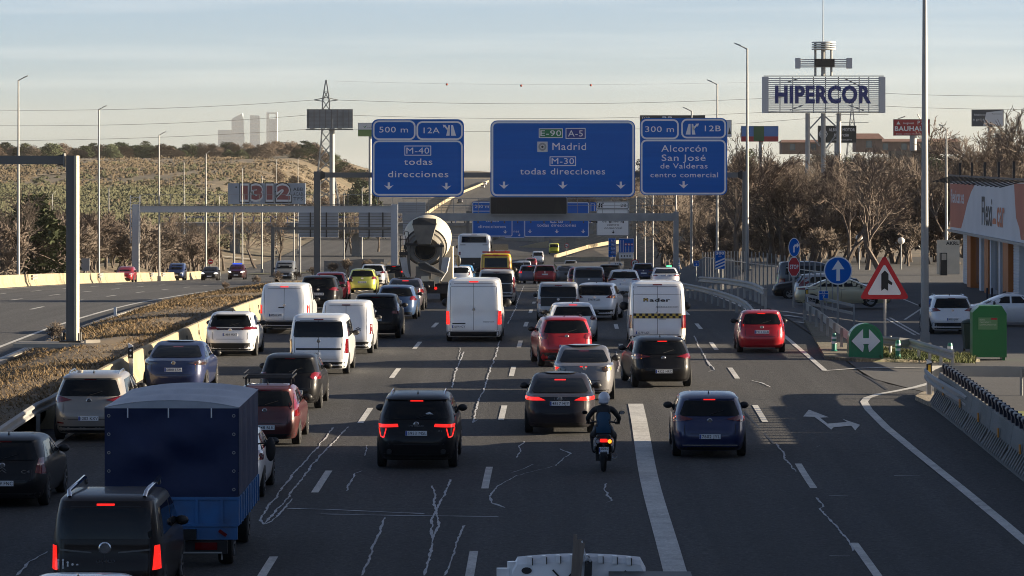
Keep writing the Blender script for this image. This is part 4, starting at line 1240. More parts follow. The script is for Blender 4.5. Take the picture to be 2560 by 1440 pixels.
MB().box((.28, 1.6, 1.50), (.32, .14, .12)).build('roof_light', mat('taxi_green_lamp', (.1, .6, .25), emit=(.1, 1, .35), es=.6), c.t)
rear_text(c, 'taxi_lettering', 'TAXI 150', -.35, .35, .86, .09, m_plblue)
c = car('hatchback', 'small red hatchback alone in the exit lane at right', 1902, 880, 'hatch', 3.67, 1.66, 1.46, (0.40, 0.010, 0.018), 'tall', plate='1911 GLB', pz=.50, near=2, bright=True, wr=.29, tailmat=m_red, black_low=False)
for s in (-1, 1): rquad(c, 'lit_tail_light', s * .69 - .07, .92, s * .69 + .07, .99, m_redon, .018)
c = car('pickup', 'small dark pickup climbing the far right hand bend', 1427, 664, 'suv', 4.8, 1.85, 1.75, GRY, 'block', near=0, d=470, cat='pickup')
# ---- far traffic dipping towards the overpass
far = [(1310, 650, 'white van far ahead under the low blue gantry signs', 'mpv', WHT, 430), (1298, 640, 'dark car beyond the far white van', 'hatch', GRY, 480), (1345, 640, 'second white van near the far blue signs', 'mpv', WHT, 560),
       (1328, 645, 'small red car far ahead near the white vans', 'hatch', (.2, .02, .03), 520), (1385, 620, 'yellow emergency van coming down the far slip road', 'mpv', (.62, .60, .03), 640), (1260, 640, 'dark car at the foot of the far slip road', 'suv', GRY, 520),
       (1280, 655, 'silver car far ahead beyond the dark sport utility car', 'hatch', SIL, 380), (1150, 512, 'dark car climbing the far hill', 'hatch', GRY, 1180), (1188, 527, 'white car climbing the far hill below the dark one', 'hatch', WHT, 1060), (1212, 458, 'topmost white car on the far hill', 'hatch', WHT, 1560),
       (1207, 463, 'silver car just below the topmost white car', 'hatch', SIL, 1480), (1240, 600, 'dark car on the far sagging stretch of motorway', 'hatch', GRY, 760)]
for x, y, lb, kd, cl, dd in far:
    car('distant_car', lb, x, y, kd, 4.3, 1.8, 1.5 if kd == 'hatch' else 1.95, cl, 'block', near=0, d=dd, cat='car')
# ---- oncoming traffic
c = car('saloon_car', 'red oncoming saloon beside the far concrete barrier', 311, 705, 'hatch', 4.3, 1.71, 1.42, (0.26, 0.012, 0.018), front=True, near=1)
c = car('people_carrier', 'dark blue oncoming van-like car in the opposite carriageway', 440, 701, 'mpv', 4.15, 1.74, 1.82, (0.018, 0.035, 0.11), front=True, near=1)
c = car('hatchback', 'black oncoming hatchback with headlights on', 524, 701, 'hatch', 4.2, 1.78, 1.45, BLK, front=True, lit=True, near=1)
c = car('sport_utility_car', 'dark red oncoming sport utility car with blue roof bar', 591, 699, 'suv', 4.5, 1.85, 1.68, (0.035, 0.010, 0.013), front=True, lit=True, near=1)
MB().box((0, 1.5, 1.74), (1.0, .25, .12)).build('roof_light_bar', mat('blue_beacon', (.02, .06, .4), emit=(.03, .1, 1), es=.4), c.t)
c = car('van', 'grey oncoming van with pale box emerging behind the median bushes', 712, 690, 'mpv', 4.9, 1.85, 1.95, (0.16, 0.17, 0.18), front=True, lit=False, near=1, cat='van', d=330)
# ---- parked cars at right
def pcar(name, label, x, y, kind, L, W, H, col, rzv, **k):
    q = pk(x, y)
    return car(name, label, 0, 0, kind, L, W, H, col, world=(q[0], q[1], q[2], rzv), near=1, **k)
c = pcar('saloon_car', 'pale gold saloon parked side-on behind the blue arrow sign', 2026, 772, 'sedan', 4.80, 1.84, 1.45, (0.46, 0.42, 0.28), R(-90), tail='wrap', metal=.3)
for yy in (1.45, 2.55):
    seam(c, [(yy, .30), (yy + .05, .98)], .015, 'left'); seam(c, [(yy, .30), (yy + .05, .98)], .015, 'right')
for yy in (1.55, 2.65):
    MB().box((-.925, yy, .90), (.03, .2, .03)).build('door_handle', m_chrome, c.t); MB().box((.925, yy, .90), (.03, .2, .03)).build('door_handle', m_chrome, c.t)
c = pcar('estate_car', 'silver estate car parked behind the pale gold saloon', 2020, 757, 'suv', 4.5, 1.8, 1.5, (.36, .37, .39), R(-90), tail='tall', metal=.5)
c = pcar('hatchback', 'black hatchback with red light parked behind the silver estate', 2090, 748, 'hatch', 4.2, 1.8, 1.5, BLK, R(90), tail='tall')
c = pcar('window_van', 'dark van parked behind the stop sign', 1975, 741, 'mpv', 4.6, 1.85, 1.95, (.05, .06, .075), R(-90), tail='vert', cat='van')
c = pcar('sport_utility_car', 'white sport utility car parked left of the green clothing container', 2376, 835, 'suv', 4.44, 1.855, 1.64, WHT, R(1), tail='wrap', plate='8025 JGX', pz=.40, rails=1, wr=.35)
c = pcar('hatchback', 'white car parked side-on beyond the green container at right edge', 2600, 815, 'sedan', 4.5, 1.8, 1.5, WHT, R(90), tail='wrap')

# ---- blue tarpaulin truck
d0 = inv(1408)
tx = (440 - CX) * d0 / FPX
tt = thing('covered_truck', 'small blue lorry with dark blue tarpaulin cover in left foreground', 'truck', (tx, d0, rz(d0)), -head(d0), rx=slope(d0))
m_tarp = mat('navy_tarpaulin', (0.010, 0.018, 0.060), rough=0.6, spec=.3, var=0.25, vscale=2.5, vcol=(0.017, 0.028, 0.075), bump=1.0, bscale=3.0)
m_tarpt = mat('tarpaulin_roof_sky_sheen', (0.40, 0.42, 0.46), rough=0.6, var=0.6, vscale=2.0, vcol=(0.24, 0.26, 0.30), bump=0.8, bscale=4, stretch=(1, .25, 1))  # paler than the navy cover: sky reflection put into the colour
m_tblue = mat('truck_blue_paint', (0.028, 0.135, 0.34), rough=0.5, var=0.55, vscale=1.8, vcol=(0.06, 0.06, 0.06), bump=0.2)
W2, zt, zb, yl = 1.20, 2.88, 1.28, 4.3
# wavy cover
def wavy(name, m, fn, nu, nv, parent):
    mb = MB()
    mb.v += [fn(i / (nu - 1), j / (nv - 1)) for j in range(nv) for i in range(nu)]
    mb.f += [(j*nu+i, j*nu+i+1, (j+1)*nu+i+1, (j+1)*nu+i) for j in range(nv - 1) for i in range(nu - 1)]
    return mb.build(name, m, parent, smooth=True)
def rearfn(u, v):
    s = math.sin(math.pi * u) * math.sin(math.pi * v)
    y = -.72 + .05 * math.sin(9 * u + 5 * v) * s + .09 * math.sin(4 * u - 7 * v + 1) * s + .03 * math.sin(23 * u + 6 * v) * s + .035 * math.sin(14 * (u + v)) * s * v
    sag = -.05 * math.sin(math.pi * u * 3) * (1 - v)
    return (-W2 + 2 * W2 * u, y - .04 * (1 - v), zb - .03 + (zt - zb + .03) * v + sag * .6)
wavy('rear_cover', m_tarp, rearfn, 40, 30, tt)
for s in (-1, 1):
    wavy('side_cover', m_tarp, (lambda s: lambda u, v: (s * (W2 + .025 * math.sin(u * 25) * math.sin(math.pi * v) + .005), (-.72 + yl * u) if s > 0 else (-.72 + yl * (1 - u)), zb + (zt - zb) * v))(s), 40, 8, tt)
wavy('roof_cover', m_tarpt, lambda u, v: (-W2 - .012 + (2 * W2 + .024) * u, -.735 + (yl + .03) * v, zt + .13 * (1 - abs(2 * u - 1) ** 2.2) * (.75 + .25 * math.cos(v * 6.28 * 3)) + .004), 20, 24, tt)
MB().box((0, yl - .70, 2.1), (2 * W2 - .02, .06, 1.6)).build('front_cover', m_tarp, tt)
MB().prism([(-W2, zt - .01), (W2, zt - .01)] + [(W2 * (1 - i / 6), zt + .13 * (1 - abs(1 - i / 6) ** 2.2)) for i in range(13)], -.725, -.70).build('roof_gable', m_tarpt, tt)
for x in (-.78, -.05, .72):
    MB().box((x, -.79, zt - .09), (.022, .012, .17)).build('strap', m_white, tt)
eye = MB().ring(circle(0, 0, .03, 10), circle(0, 0, .018, 10), 0, .006).mesh('eyelet', m_galv)
for x in (-1.12, 1.12):
    for k in range(5): inst('eyelet', eye, tt, (x, -.79, 1.42 + k * .33))
tg = MB().box((0, -.74, 1.02), (2.40, .05, .52)).build('tailgate', m_tblue, tt)
for x in (-.9, -.45, 0, .45, .9):
    MB().box((x, -.775, 1.02), (.05, .03, .50)).build('rib', m_tblue, tg)
for z in (.78, 1.26): MB().box((0, -.778, z), (2.38, .03, .05)).build('edge_rail', m_tblue, tg)
for s in (-1, 1):
    sb = MB().box((s * 1.185, yl / 2 - .72, 1.02), (.05, yl, .50)).build('side_board', m_tblue, tt)
    for k in range(9): MB().box((s * 1.215, -.5 + k * .5, 1.02), (.03, .05, .50)).build('rib', m_tblue, sb)
MB().box((0, -.72, .63), (2.36, .10, .22)).build('rear_skirt', m_tblue, tt)
rear_t = MB(); text_into(rear_t, 'EBRO', -.05, .22, .60, .09, -.775); rear_t.build('stencil_lettering', m_seal, tt)
MB().box((0, .9, .62), (.9, 3.6, .18)).build('chassis', m_black, tt)
MB().box((.62, -.70, .38), (.75, .08, .24)).build('light_bracket', m_black, tt)
MB().box((-.62, -.70, .38), (.75, .08, .24)).build('light_bracket', m_black, tt)
for s in (-1, 1):
    MB().box((s * .62, -.75, .40), (.40, .03, .13)).build('tail_light', m_red, tt)
    MB().box((s * .92, -.79, .64), (.16, .03, .06), Matrix.Rotation(R(35 * s), 3, 'Y')).build('reflector', m_red, tt)
MB().tube([(-.9, -.75, .16), (-.9, -.75, .28), (.9, -.75, .28), (.9, -.75, .16)], .02, 6).build('under_run_bar', m_galv, tt)
cabm = mat('truck_cab_paint', (.30, .33, .36), rough=.4, coat=.6)
MB().box((0, yl + .15, 1.25), (1.95, 1.5, 1.35)).box((0, yl + .25, 2.0), (1.75, 1.1, .3)).build('cab', cabm, tt)
for s in (-1, 1):
    MB().bar((s * .98, yl + .7, 1.7), (s * 1.32, yl + .6, 1.75), .03, .03).build('mirror_arm', m_black, tt)
    MB().ball((s * 1.34, yl + .6, 1.62), (.10, .05, .24), 10, 8).build('wing_mirror', m_black, tt, smooth=50)
    for wy in (0, 3.2):
        w = inst('wheel', ME_TYRE, tt, (s * .92, wy, .36), None, (1.3 * s, 1.13, 1.13)); inst('rim', ME_RIM, w)
    MB().box((s * 1.0, 0, .72), (.3, .9, .03)).build('mudguard', m_black, tt)

# ---- concrete mixer truck
dm = 182.0
mt = thing('concrete_mixer_truck', 'cream concrete mixer truck with tilted drum and chute', 'truck', ((1063 - CX) * dm / FPX, dm, rz(dm)), -head(dm), rx=slope(dm))
mt.scale = (1.03, 1.0, .95)
m_drum = mat('drum_cream', (0.62, 0.56, 0.42), rough=.6, var=.5, vscale=.9, vcol=(.40, .35, .26))
m_dirty = mat('dirty_grey_steel', (.14, .13, .115), rough=.85, var=.7, vscale=1.5, vcol=(.26, .24, .2))
m_dark = mat('dark_dirty_steel', (.035, .034, .032), rough=.85, var=.6, vscale=2, vcol=(.09, .085, .08))
DM = Matrix.Translation((0.02, -.55, 2.72)) @ Matrix.Rotation(R(-90 + 13), 4, 'X')
MB().lathe([(.52, -.05), (.60, 0), (.86, .45), (.985, .80)], 40, DM, caps=False).build('drum_neck', m_dirty, mt, smooth=40)
drum = MB().lathe([(.98, .80), (1.12, 1.5), (1.20, 2.3), (1.20, 3.2), (1.0, 4.2), (.5, 4.8)], 40, DM, caps=False)
drum.build('drum', m_drum, mt, smooth=40)
for z0_, r_ in ((.42, .88), (.78, 1.0)):
    MB().lathe([(r_ - .03, z0_), (r_ + .05, z0_ + .02), (r_ + .05, z0_ + .14), (r_ - .03, z0_ + .16)], 40, DM, caps=False).build('roller_ring', m_dark if z0_ > .5 else m_dirty, mt, smooth=40)
MB().lathe([(.50, .02), (.40, .5), (.0, .52)], 30, DM, caps=False).build('drum_mouth', m_dark, mt)
MB().lathe([(.56, -.02), (.74, -.14), (.78, -.06), (.64, .08)], 30, DM, caps=False).build('mouth_collar', m_dirty, mt, smooth=40)
hp = MB().add([(-.58, -1.15, 4.05), (.56, -1.15, 4.05), (.6, -.3, 4.15), (-.6, -.3, 4.15), (-.32, -1.05, 3.05), (.30, -1.05, 3.05), (.28, -.5, 3.0), (-.30, -.5, 3.0)],
              [(0, 4, 5, 1), (1, 5, 6, 2), (2, 6, 7, 3), (3, 7, 4, 0), (4, 7, 6, 5)])
hp.build('loading_hopper', m_dirty, mt)
MB().add([(-.60, -1.16, 4.05), (.58, -1.16, 4.05), (.56, -1.0, 4.40), (-.25, -1.0, 4.46), (-.56, -1.0, 4.32), (.56, -.4, 4.3), (-.56, -.4, 4.3)], [(0, 1, 2, 3, 4), (1, 5, 2), (0, 4, 6), (2, 5, 6, 4, 3)]).build('hopper_flap', m_dark, mt)
MB().bar((-.95, -.75, 3.05), (.95, -.78, 2.95), .10, .12).build('cross_beam', m_dark, mt)
for s in (-1, 1):
    MB().bar((s * .72, -.75, .9), (s * .82, -.7, 3.1), .14, .12).build('drum_pedestal', m_dirty, mt)
MB().add([(-.30, -1.0, 2.05), (.1, -1.05, 2.05), (.98, -1.25, 1.45), (.85, -1.35, 1.30), (-.28, -1.15, 1.75), (-.30, -.8, 2.1), (.98, -1.0, 1.55)], [(0, 4, 3, 2, 1), (0, 1, 6, 5), (1, 2, 6), (0, 5, 4)]).build('chute', m_dark, mt)
MB().bar((.05, -1.15, 2.08), (.95, -1.3, 1.5), .04, .05).build('chute_rim', m_galv, mt)
MB().box((-.05, -.95, 1.55), (.75, .3, .65)).build('rear_frame', m_dirty, mt)
MB().box((-.15, -.9, 1.05), (.6, .3, .6)).build('lower_frame', m_dark, mt)
for pts in ([(-.15, 1.35), (.22, 1.38), (.22, 1.12), (.1, 1.0), (-.22, 1.02)], [(.38, 1.05), (.62, 1.38), (.78, 1.33), (.72, 1.0), (.45, .92)]):
    MB().prism(pts, -1.22, -1.15).build('splash_plate', m_drum, mt)
for s in (-1, 1):
    MB().add([(s * 1.22, -.9, 2.35), (s * .88, -.9, 2.35), (s * .78, -.9, 1.6), (s * .62, -.9, 1.15), (s * .78, -.9, 1.1), (s * 1.08, -.9, 1.6), (s * 1.24, -.1, 2.35), (s * 1.1, -.1, 1.6), (s * .8, -.1, 1.1)],
             [(0, 1, 2, 3, 4, 5), (0, 5, 7, 6), (5, 4, 8, 7)]).build('mudguard', mat('mudguard_grey', (.42, .43, .43), rough=.6, var=.4, vscale=2), mt)
lad = MB()
for x in (-1.18, -.92): lad.bar((x, -.85, 1.2), (x, -.8, 3.5), .04, .04)
for k in range(7): lad.bar((-1.18, -.83, 1.5 + k * .3), (-.92, -.83, 1.5 + k * .3), .03, .03)
lad.build('ladder', m_dark, mt)
MB().tube([(-1.0, -.9, 3.55), (-.95, -.95, 3.75), (-.8, -.95, 3.7), (-.78, -.95, 3.3), (-.9, -.95, 2.7), (-1.02, -.95, 2.6), (-.98, -.95, 3.0)], .025, 6).build('hose', m_black, mt)
MB().box((-1.02, -.85, 2.55), (.42, .4, .18)).build('water_tank_bracket', m_black, mt)
MB().box((0, 2.5, .95), (1.0, 8.0, .28)).build('chassis', m_dark, mt)
MB().box((.62, -.95, .72), (1.15, .12, .55)).build('rear_bumper', m_dark, mt)
MB().box((-.62, -.95, .72), (1.15, .12, .55)).build('rear_bumper', m_dark, mt)
MB().box((.60, -1.0, 1.02), (1.15, .25, .09)).build('rear_step', m_dirty, mt)
for s in (-1, 1): MB().ball((s * .55, -1.03, .72), (.075, .03, .075), 10, 6).build('tail_light', m_redon, mt)
MB().box((0, 6.0, 1.75), (2.4, 1.9, 2.3)).build('cab', m_drum, mt)
for s in (-1, 1):
    for wy in (0, 1.4, 4.6, 6.2):
        w = inst('wheel', ME_TYRE, mt, (s * .98, wy, .5), None, (2.2 * s, 1.56, 1.56)); inst('rim', ME_RIM, w)
    MB().bar((s * 1.2, 6.6, 2.4), (s * 1.45, 6.5, 2.4), .04, .04).build('mirror_arm', m_black, mt)
    MB().ball((s * 1.45, 6.5, 2.1), (.12, .06, .3), 10, 8).build('wing_mirror', m_black, mt, smooth=50)

# ---- lorry in the very foreground: only the top of its bed shows
dt = 46.5
lt = thing('tipper_lorry', 'white ribbed lorry body with a wooden stake at bottom edge', 'truck', ((1443 - CX) * 48.5 / FPX, dt, rz(dt)), -head(dt))
m_wrib = mat('dented_white_steel', (.74, .75, .76), rough=.38, metal=.0, coat=.4, var=.5, vscale=3, vcol=(.50, .50, .50), bump=.3, bscale=6)
zc = CZ - (1400 - HY) * 48.5 / FPX - rz(dt)
hb = MB()
N_ = 24
prof = [(-.12, -.45), (-.12, -.06), (-.07, .0), (.0, .035), (.10, .02), (.14, -.10)]
for i in range(N_ + 1):
    u = -0.90 + 1.80 * i / N_
    cz_ = .055 * (1 - (u / .9) ** 2) - (.10 if i in (0, N_) else 0)
    hb.v += [(u, 2.0 + y, zc + cz_ + z - (.03 if i in (0, N_) and z > -.1 else 0)) for y, z in prof]
n = len(prof)
hb.f += [(i*n+k, i*n+k+1, (i+1)*n+k+1, (i+1)*n+k) for i in range(N_) for k in range(n - 1)]
hb.f += [tuple(range(n)), tuple(range((N_+1)*n-1, N_*n-1, -1))]
hb.build('headboard', m_wrib, lt)
for i in range(8):
    u = -.66 + i * .19
    cz_ = .055 * (1 - (u / .9) ** 2)
    MB().box((u, 1.93, zc + cz_ - .02), (.06, .20, .10)).build('rib', m_wrib, lt)
    MB().box((u + .038, 1.905, zc + cz_ - .035), (.012, .16, .09)).build('rib_gap', m_dark, lt)
MB().tube([(-.895, 2.0, zc - .45), (-.895, 2.0, zc - .02)], .07, 10).build('corner_post', m_wrib, lt, smooth=40)
MB().box((-1.02, 2.0, zc - .22), (.17, .12, .22)).build('side_lamp_box', m_wrib, lt)
for pts in ([(-.35, -.12), (-.2, -.28), (-.05, -.12)], [(.62, -.13), (.75, -.26)]):
    for a, b in zip(pts, pts[1:]): MB().bar((a[0], 1.872, zc + a[1]), (b[0], 1.872, zc + b[1]), .015, .022).build('tie_mark', m_black, lt)
MB().prism(circle(-.70, zc - .13, .07, 14, .045), 1.865, 1.885).build('vent_hole', m_ink, lt)
m_wood = mat('grey_weathered_wood', (.20, .165, .135), rough=.95, var=.8, vscale=5, vcol=(.09, .075, .065), stretch=(4, 4, .5))
for k, (x, h) in enumerate(((-.075, .37), (-.045, .30), (-.01, .31), (.025, .26))):
    MB().bar((x - .03 - .012 * k, 1.72 - .02 * k, zc - .6), (x + .03, 1.76 - .02 * k, zc + h), .05, .05).build('wooden_stake', m_wood, lt)
MB().bar((.04, 1.70, zc + .29), (.115, 1.70, zc - .02), .02, .02).build('angle_iron', m_white, lt)
MB().bar((.10, 1.72, zc - .7), (.13, 1.72, zc + .02), .10, .06).build('dark_post', m_black, lt)
MB().tube([(.08, 1.68, zc + .03), (.12, 1.66, zc + .06), (.16, 1.68, zc + .02)], .02, 6).build('rope_knot', m_seal, lt)
MB().box((.95, .6, zc - .17), (1.1, 2.5, .07)).build('dark_cargo_sheet', m_black, lt)
MB().box((0, .3, zc - .75), (1.95, 3.2, .12)).build('load_bed', m_wrib, lt)
for s in (-1, 1): MB().box((s * .97, .3, zc - .5), (.05, 3.2, .45)).build('side_board', m_wrib, lt)
MB().box((0, 3.0, zc - .92), (1.75, 1.6, 1.0)).box((0, 3.1, zc - 1.5), (1.85, 1.9, .7)).build('cab', paint(WHT), lt)
for s in (-1, 1):
    for wy in (0, 2.8):
        w = inst('wheel', ME_TYRE, lt, (s * .82, wy, .34), None, (1.2 * s, 1.06, 1.06)); inst('rim', ME_RIM, w)
MB().box((0, 1.2, .62), (.8, 4.4, .2)).build('chassis', m_black, lt)

# ---- motor scooter and rider
ds_ = inv(1180)
sx = (1509 - CX) * ds_ / FPX
sc_ = thing('motor_scooter', 'dark motor scooter with silver flanks and lit tail light', 'motorcycle', (sx, ds_, rz(ds_)), -head(ds_), rx=slope(ds_))
wheel = MB().lathe([(.14, -.05), (.20, -.07), (.26, -.05), (.285, 0), (.26, .05), (.20, .07), (.14, .05)], 24, Matrix.Rotation(R(90), 4, 'Y'), caps=False).mesh('wheel', m_tyre, 50)
rimm = MB().lathe([(.0, -.03), (.15, -.045), (.15, .045), (0, .03)], 20, Matrix.Rotation(R(90), 4, 'Y'), caps=False).mesh('rim', m_rim, 40)
for wy in (0, 1.5):
    w = inst('wheel', wheel, sc_, (0, wy, .285)); inst('rim', rimm, w)
def loft(rows, n=20, e=3.0):
    """rows: (y, cx, cz, half width, half height)"""
    mb = MB()
    for y, cx_, cz_, a, b in rows:
        for k in range(n):
            t = 2 * math.pi * k / n
            c_, s_ = math.cos(t), math.sin(t)
            mb.v.append((cx_ + a * math.copysign(abs(c_) ** (2 / e), c_), y, cz_ + b * math.copysign(abs(s_) ** (2 / e), s_)))
    for j in range(len(rows) - 1):
        mb.f += [(j*n+k, j*n+(k+1) % n, (j+1)*n+(k+1) % n, (j+1)*n+k) for k in range(n)]
    mb.f += [tuple(range(n)), tuple(len(mb.v) - n + k for k in range(n))[::-1]]
    return mb
loft([(-.36, 0, .74, .15, .05), (-.30, 0, .73, .19, .09), (0, 0, .68, .20, .14), (.4, 0, .58, .19, .17), (.75, 0, .45, .18, .12)]).build('tail_body', m_black, sc_, smooth=40)
for s in (-1, 1):
    loft([(-.30, s * .185, .72, .03, .10), (-.1, s * .20, .66, .035, .13), (.35, s * .20, .55, .03, .12)]).build('side_panel', mat('scooter_silver', (.42, .43, .45), rough=.35, metal=.4, coat=.5), sc_, smooth=40)
loft([(-.25, 0, .83, .15, .04), (0, 0, .82, .17, .05), (.5, 0, .78, .16, .05), (.7, 0, .76, .10, .04)]).build('seat', m_black, sc_, smooth=40)
MB().prism(rrect(0, .755, .17, .075, .02), -.385, -.34).build('tail_light', m_redon, sc_)
MB().prism(circle(.135, .735, .045, 14), -.375, -.34).build('indicator', m_ambon, sc_)
MB().prism(circle(-.135, .735, .045, 14), -.375, -.34).build('indicator', m_clear, sc_)
MB().prism([(-.05, .655), (.05, .655), (.035, .68), (-.035, .68)], -.385, -.35).build('rear_reflector', m_red, sc_)
MB().box((0, -.38, .55), (.06, .03, .3)).box((0, -.30, .47), (.16, .3, .05)).build('plate_bracket', m_black, sc_)
pl = MB().box((0, -.40, .53), (.22, .012, .16)).build('number_plate', m_plate, sc_)
MB().box((-.092, -.4075, .54), (.03, .003, .10)).build('country_band', m_plblue, pl)
text_obj('plate_lettering', '0060', -.06, .10, .545, .055, m_ink, pl, y=-.409)
text_obj('plate_lettering', 'HMF', -.05, .07, .465, .055, m_ink, pl, y=-.409)
MB().tube([(.24, -.28, .40), (.25, .3, .34)], [.075, .06], 14).build('silencer', m_dirty, sc_, smooth=40)
MB().lathe([(0, 0), (.05, 0), (.055, .02)], 14, Matrix.Translation((.24, -.285, .40)) @ Matrix.Rotation(R(90), 4, 'X'), caps=False).build('silencer_cap', m_chrome, sc_)
MB().box((0, .55, .30), (.36, .6, .14)).build('footboard', m_black, sc_)
MB().tube([(0, .05, .30), (0, .5, .34), (.0, .7, .36)], .10, 10).build('engine', m_dark, sc_, smooth=40)
loft([(1.05, 0, .62, .24, .30), (1.2, 0, .70, .26, .32), (1.42, 0, .74, .17, .20), (1.55, 0, .70, .06, .10)]).build('front_fairing', m_black, sc_, smooth=40)
MB().tube([(0, 1.45, .30), (0, 1.22, .95)], .035, 8).build('fork', m_black, sc_)
MB().tube([(-.36, .98, 1.03), (-.2, 1.08, 1.05), (.2, 1.08, 1.05), (.36, .98, 1.03)], .02, 8).build('handlebar', m_black, sc_, smooth=40)
for s in (-1, 1):
    MB().tube([(s * .25, 1.06, 1.06), (s * .36, 1.10, 1.22), (s * .40, 1.08, 1.26)], .012, 6).build('mirror_stalk', m_black, sc_)
    mr = MB().ball((s * .43, 1.07, 1.27), (.07, .025, .045), 12, 8).build('wing_mirror', m_black, sc_, smooth=50)
    MB().box((s * .43, 1.043, 1.27), (.09, .006, .06)).build('mirror_glass', m_chrome if s > 0 else m_glass, mr)
# rider: one continuous skinned figure
def skinned(name, joints, edges, m, parent, root=0, levels=2):
    me = bpy.data.meshes.new(name)
    me.from_pydata([j[:3] for j in joints], edges, [])
    ob = bpy.data.objects.new(name, me)
    COL.objects.link(ob)
    sk = ob.modifiers.new('skin', 'SKIN')
    lay = me.skin_vertices[0] if me.skin_vertices else None
    if lay is None:
        bm = bmesh.new(); bm.from_mesh(me); bm.verts.layers.skin.verify(); bm.to_mesh(me); bm.free()
        lay = me.skin_vertices[0]
    for i, j in enumerate(joints):
        r = j[3]
        lay.data[i].radius = (r, j[4]) if len(j) > 4 else (r, r)
        lay.data[i].use_root = (i == root)
    sk.use_smooth_shade = True
    sb = ob.modifiers.new('sub', 'SUBSURF'); sb.levels = levels; sb.render_levels = levels
    dg = bpy.context.evaluated_depsgraph_get()
    nm = bpy.data.meshes.new_from_object(ob.evaluated_get(dg))
    bpy.data.objects.remove(ob)
    nm.materials.clear(); nm.materials.append(m)
    return inst(name, nm, parent)
m_jack = mat('black_riding_clothes', (.010, .010, .012), rough=.75, var=.4, vscale=5, vcol=(.02, .02, .023))
m_jblue = mat('jacket_blue_panel', (.018, .065, .125), rough=.7, var=.4, vscale=6, vcol=(.010, .045, .09), bump=.6, bscale=9)
pr = thing('person', 'rider in black and blue jacket and white helmet on the scooter', 'person', (sx, ds_, rz(ds_)), -head(ds_), rx=slope(ds_))
J = [(0, .18, .93, .17, .14), (0, .17, 1.10, .165, .12), (0, .22, 1.30, .20, .12), (0, .27, 1.43, .15, .10), (0, .30, 1.50, .065), (0, .33, 1.58, .06),
     (-.21, .28, 1.41, .075), (-.36, .44, 1.20, .058), (-.345, .80, 1.08, .043), (-.34, .94, 1.06, .035), (.21, .28, 1.41, .075), (.36, .44, 1.20, .058), (.345, .80, 1.08, .043), (.34, .94, 1.06, .035),
     (-.13, .24, .88, .11), (-.24, .66, .80, .085), (-.22, .62, .46, .058), (-.21, .60, .42, .05), (-.21, .78, .40, .045), (.13, .24, .88, .11), (.24, .66, .80, .085), (.22, .62, .46, .058), (.21, .60, .42, .05), (.21, .78, .40, .045)]
E = [(0, 1), (1, 2), (2, 3), (3, 4), (4, 5), (3, 6), (6, 7), (7, 8), (8, 9), (3, 10), (10, 11), (11, 12), (12, 13), (0, 14), (14, 15), (15, 16), (16, 17), (17, 18), (0, 19), (19, 20), (20, 21), (21, 22), (22, 23)]
body = skinned('body', J, E, m_jack, pr)
hm = MB().ball((.015, .35, 1.66), (.135, .155, .15), 20, 14).build('helmet', mat('white_helmet', (.62, .63, .68), rough=.25, coat=.6), pr, smooth=60)
loft([(.20, 0, 1.60, .10, .03), (.25, 0, 1.57, .115, .045), (.40, 0, 1.55, .10, .04)]).build('helmet_rim', MATS['white_helmet'], pr, smooth=40)
MB().ball((.06, .47, 1.655), (.10, .06, .055), 14, 8).build('visor', m_glass, pr, smooth=60)
# blue back panel lying on the jacket
bv = BVHTree.FromPolygons([v.co.copy() for v in body.data.vertices], [tuple(p.vertices) for p in body.data.polygons])
cc = Ctx(); cc.bvh, cc.ro, cc.L, cc.hw, cc.H, cc.t, cc.step = bv, .0, 1, .2, 1.5, pr, .03
patch(cc, 'back_panel', [(-.165, .88), (.165, .88), (.17, 1.05), (.15, 1.30), (.09, 1.36), (-.09, 1.36), (-.15, 1.30), (-.17, 1.05)], m_jblue, 'rear', .006)
for s in (-1, 1):
    g = MB().box((s * .345, .97, 1.045), (.085, .09, .04))
    for k in range(4):
        x = s * (.31 + .024 * k)
        g.tube([(x, 1.0, 1.06), (x, 1.035, 1.05), (x, 1.03, 1.015), (x, 1.0, 1.005)], [.011, .011, .010, .009], 6)
    g.tube([(s * .30, .95, 1.04), (s * .285, .99, 1.02), (s * .29, 1.01, 1.005)], [.013, .012, .010], 6)
    g.build('glove', m_black, pr)

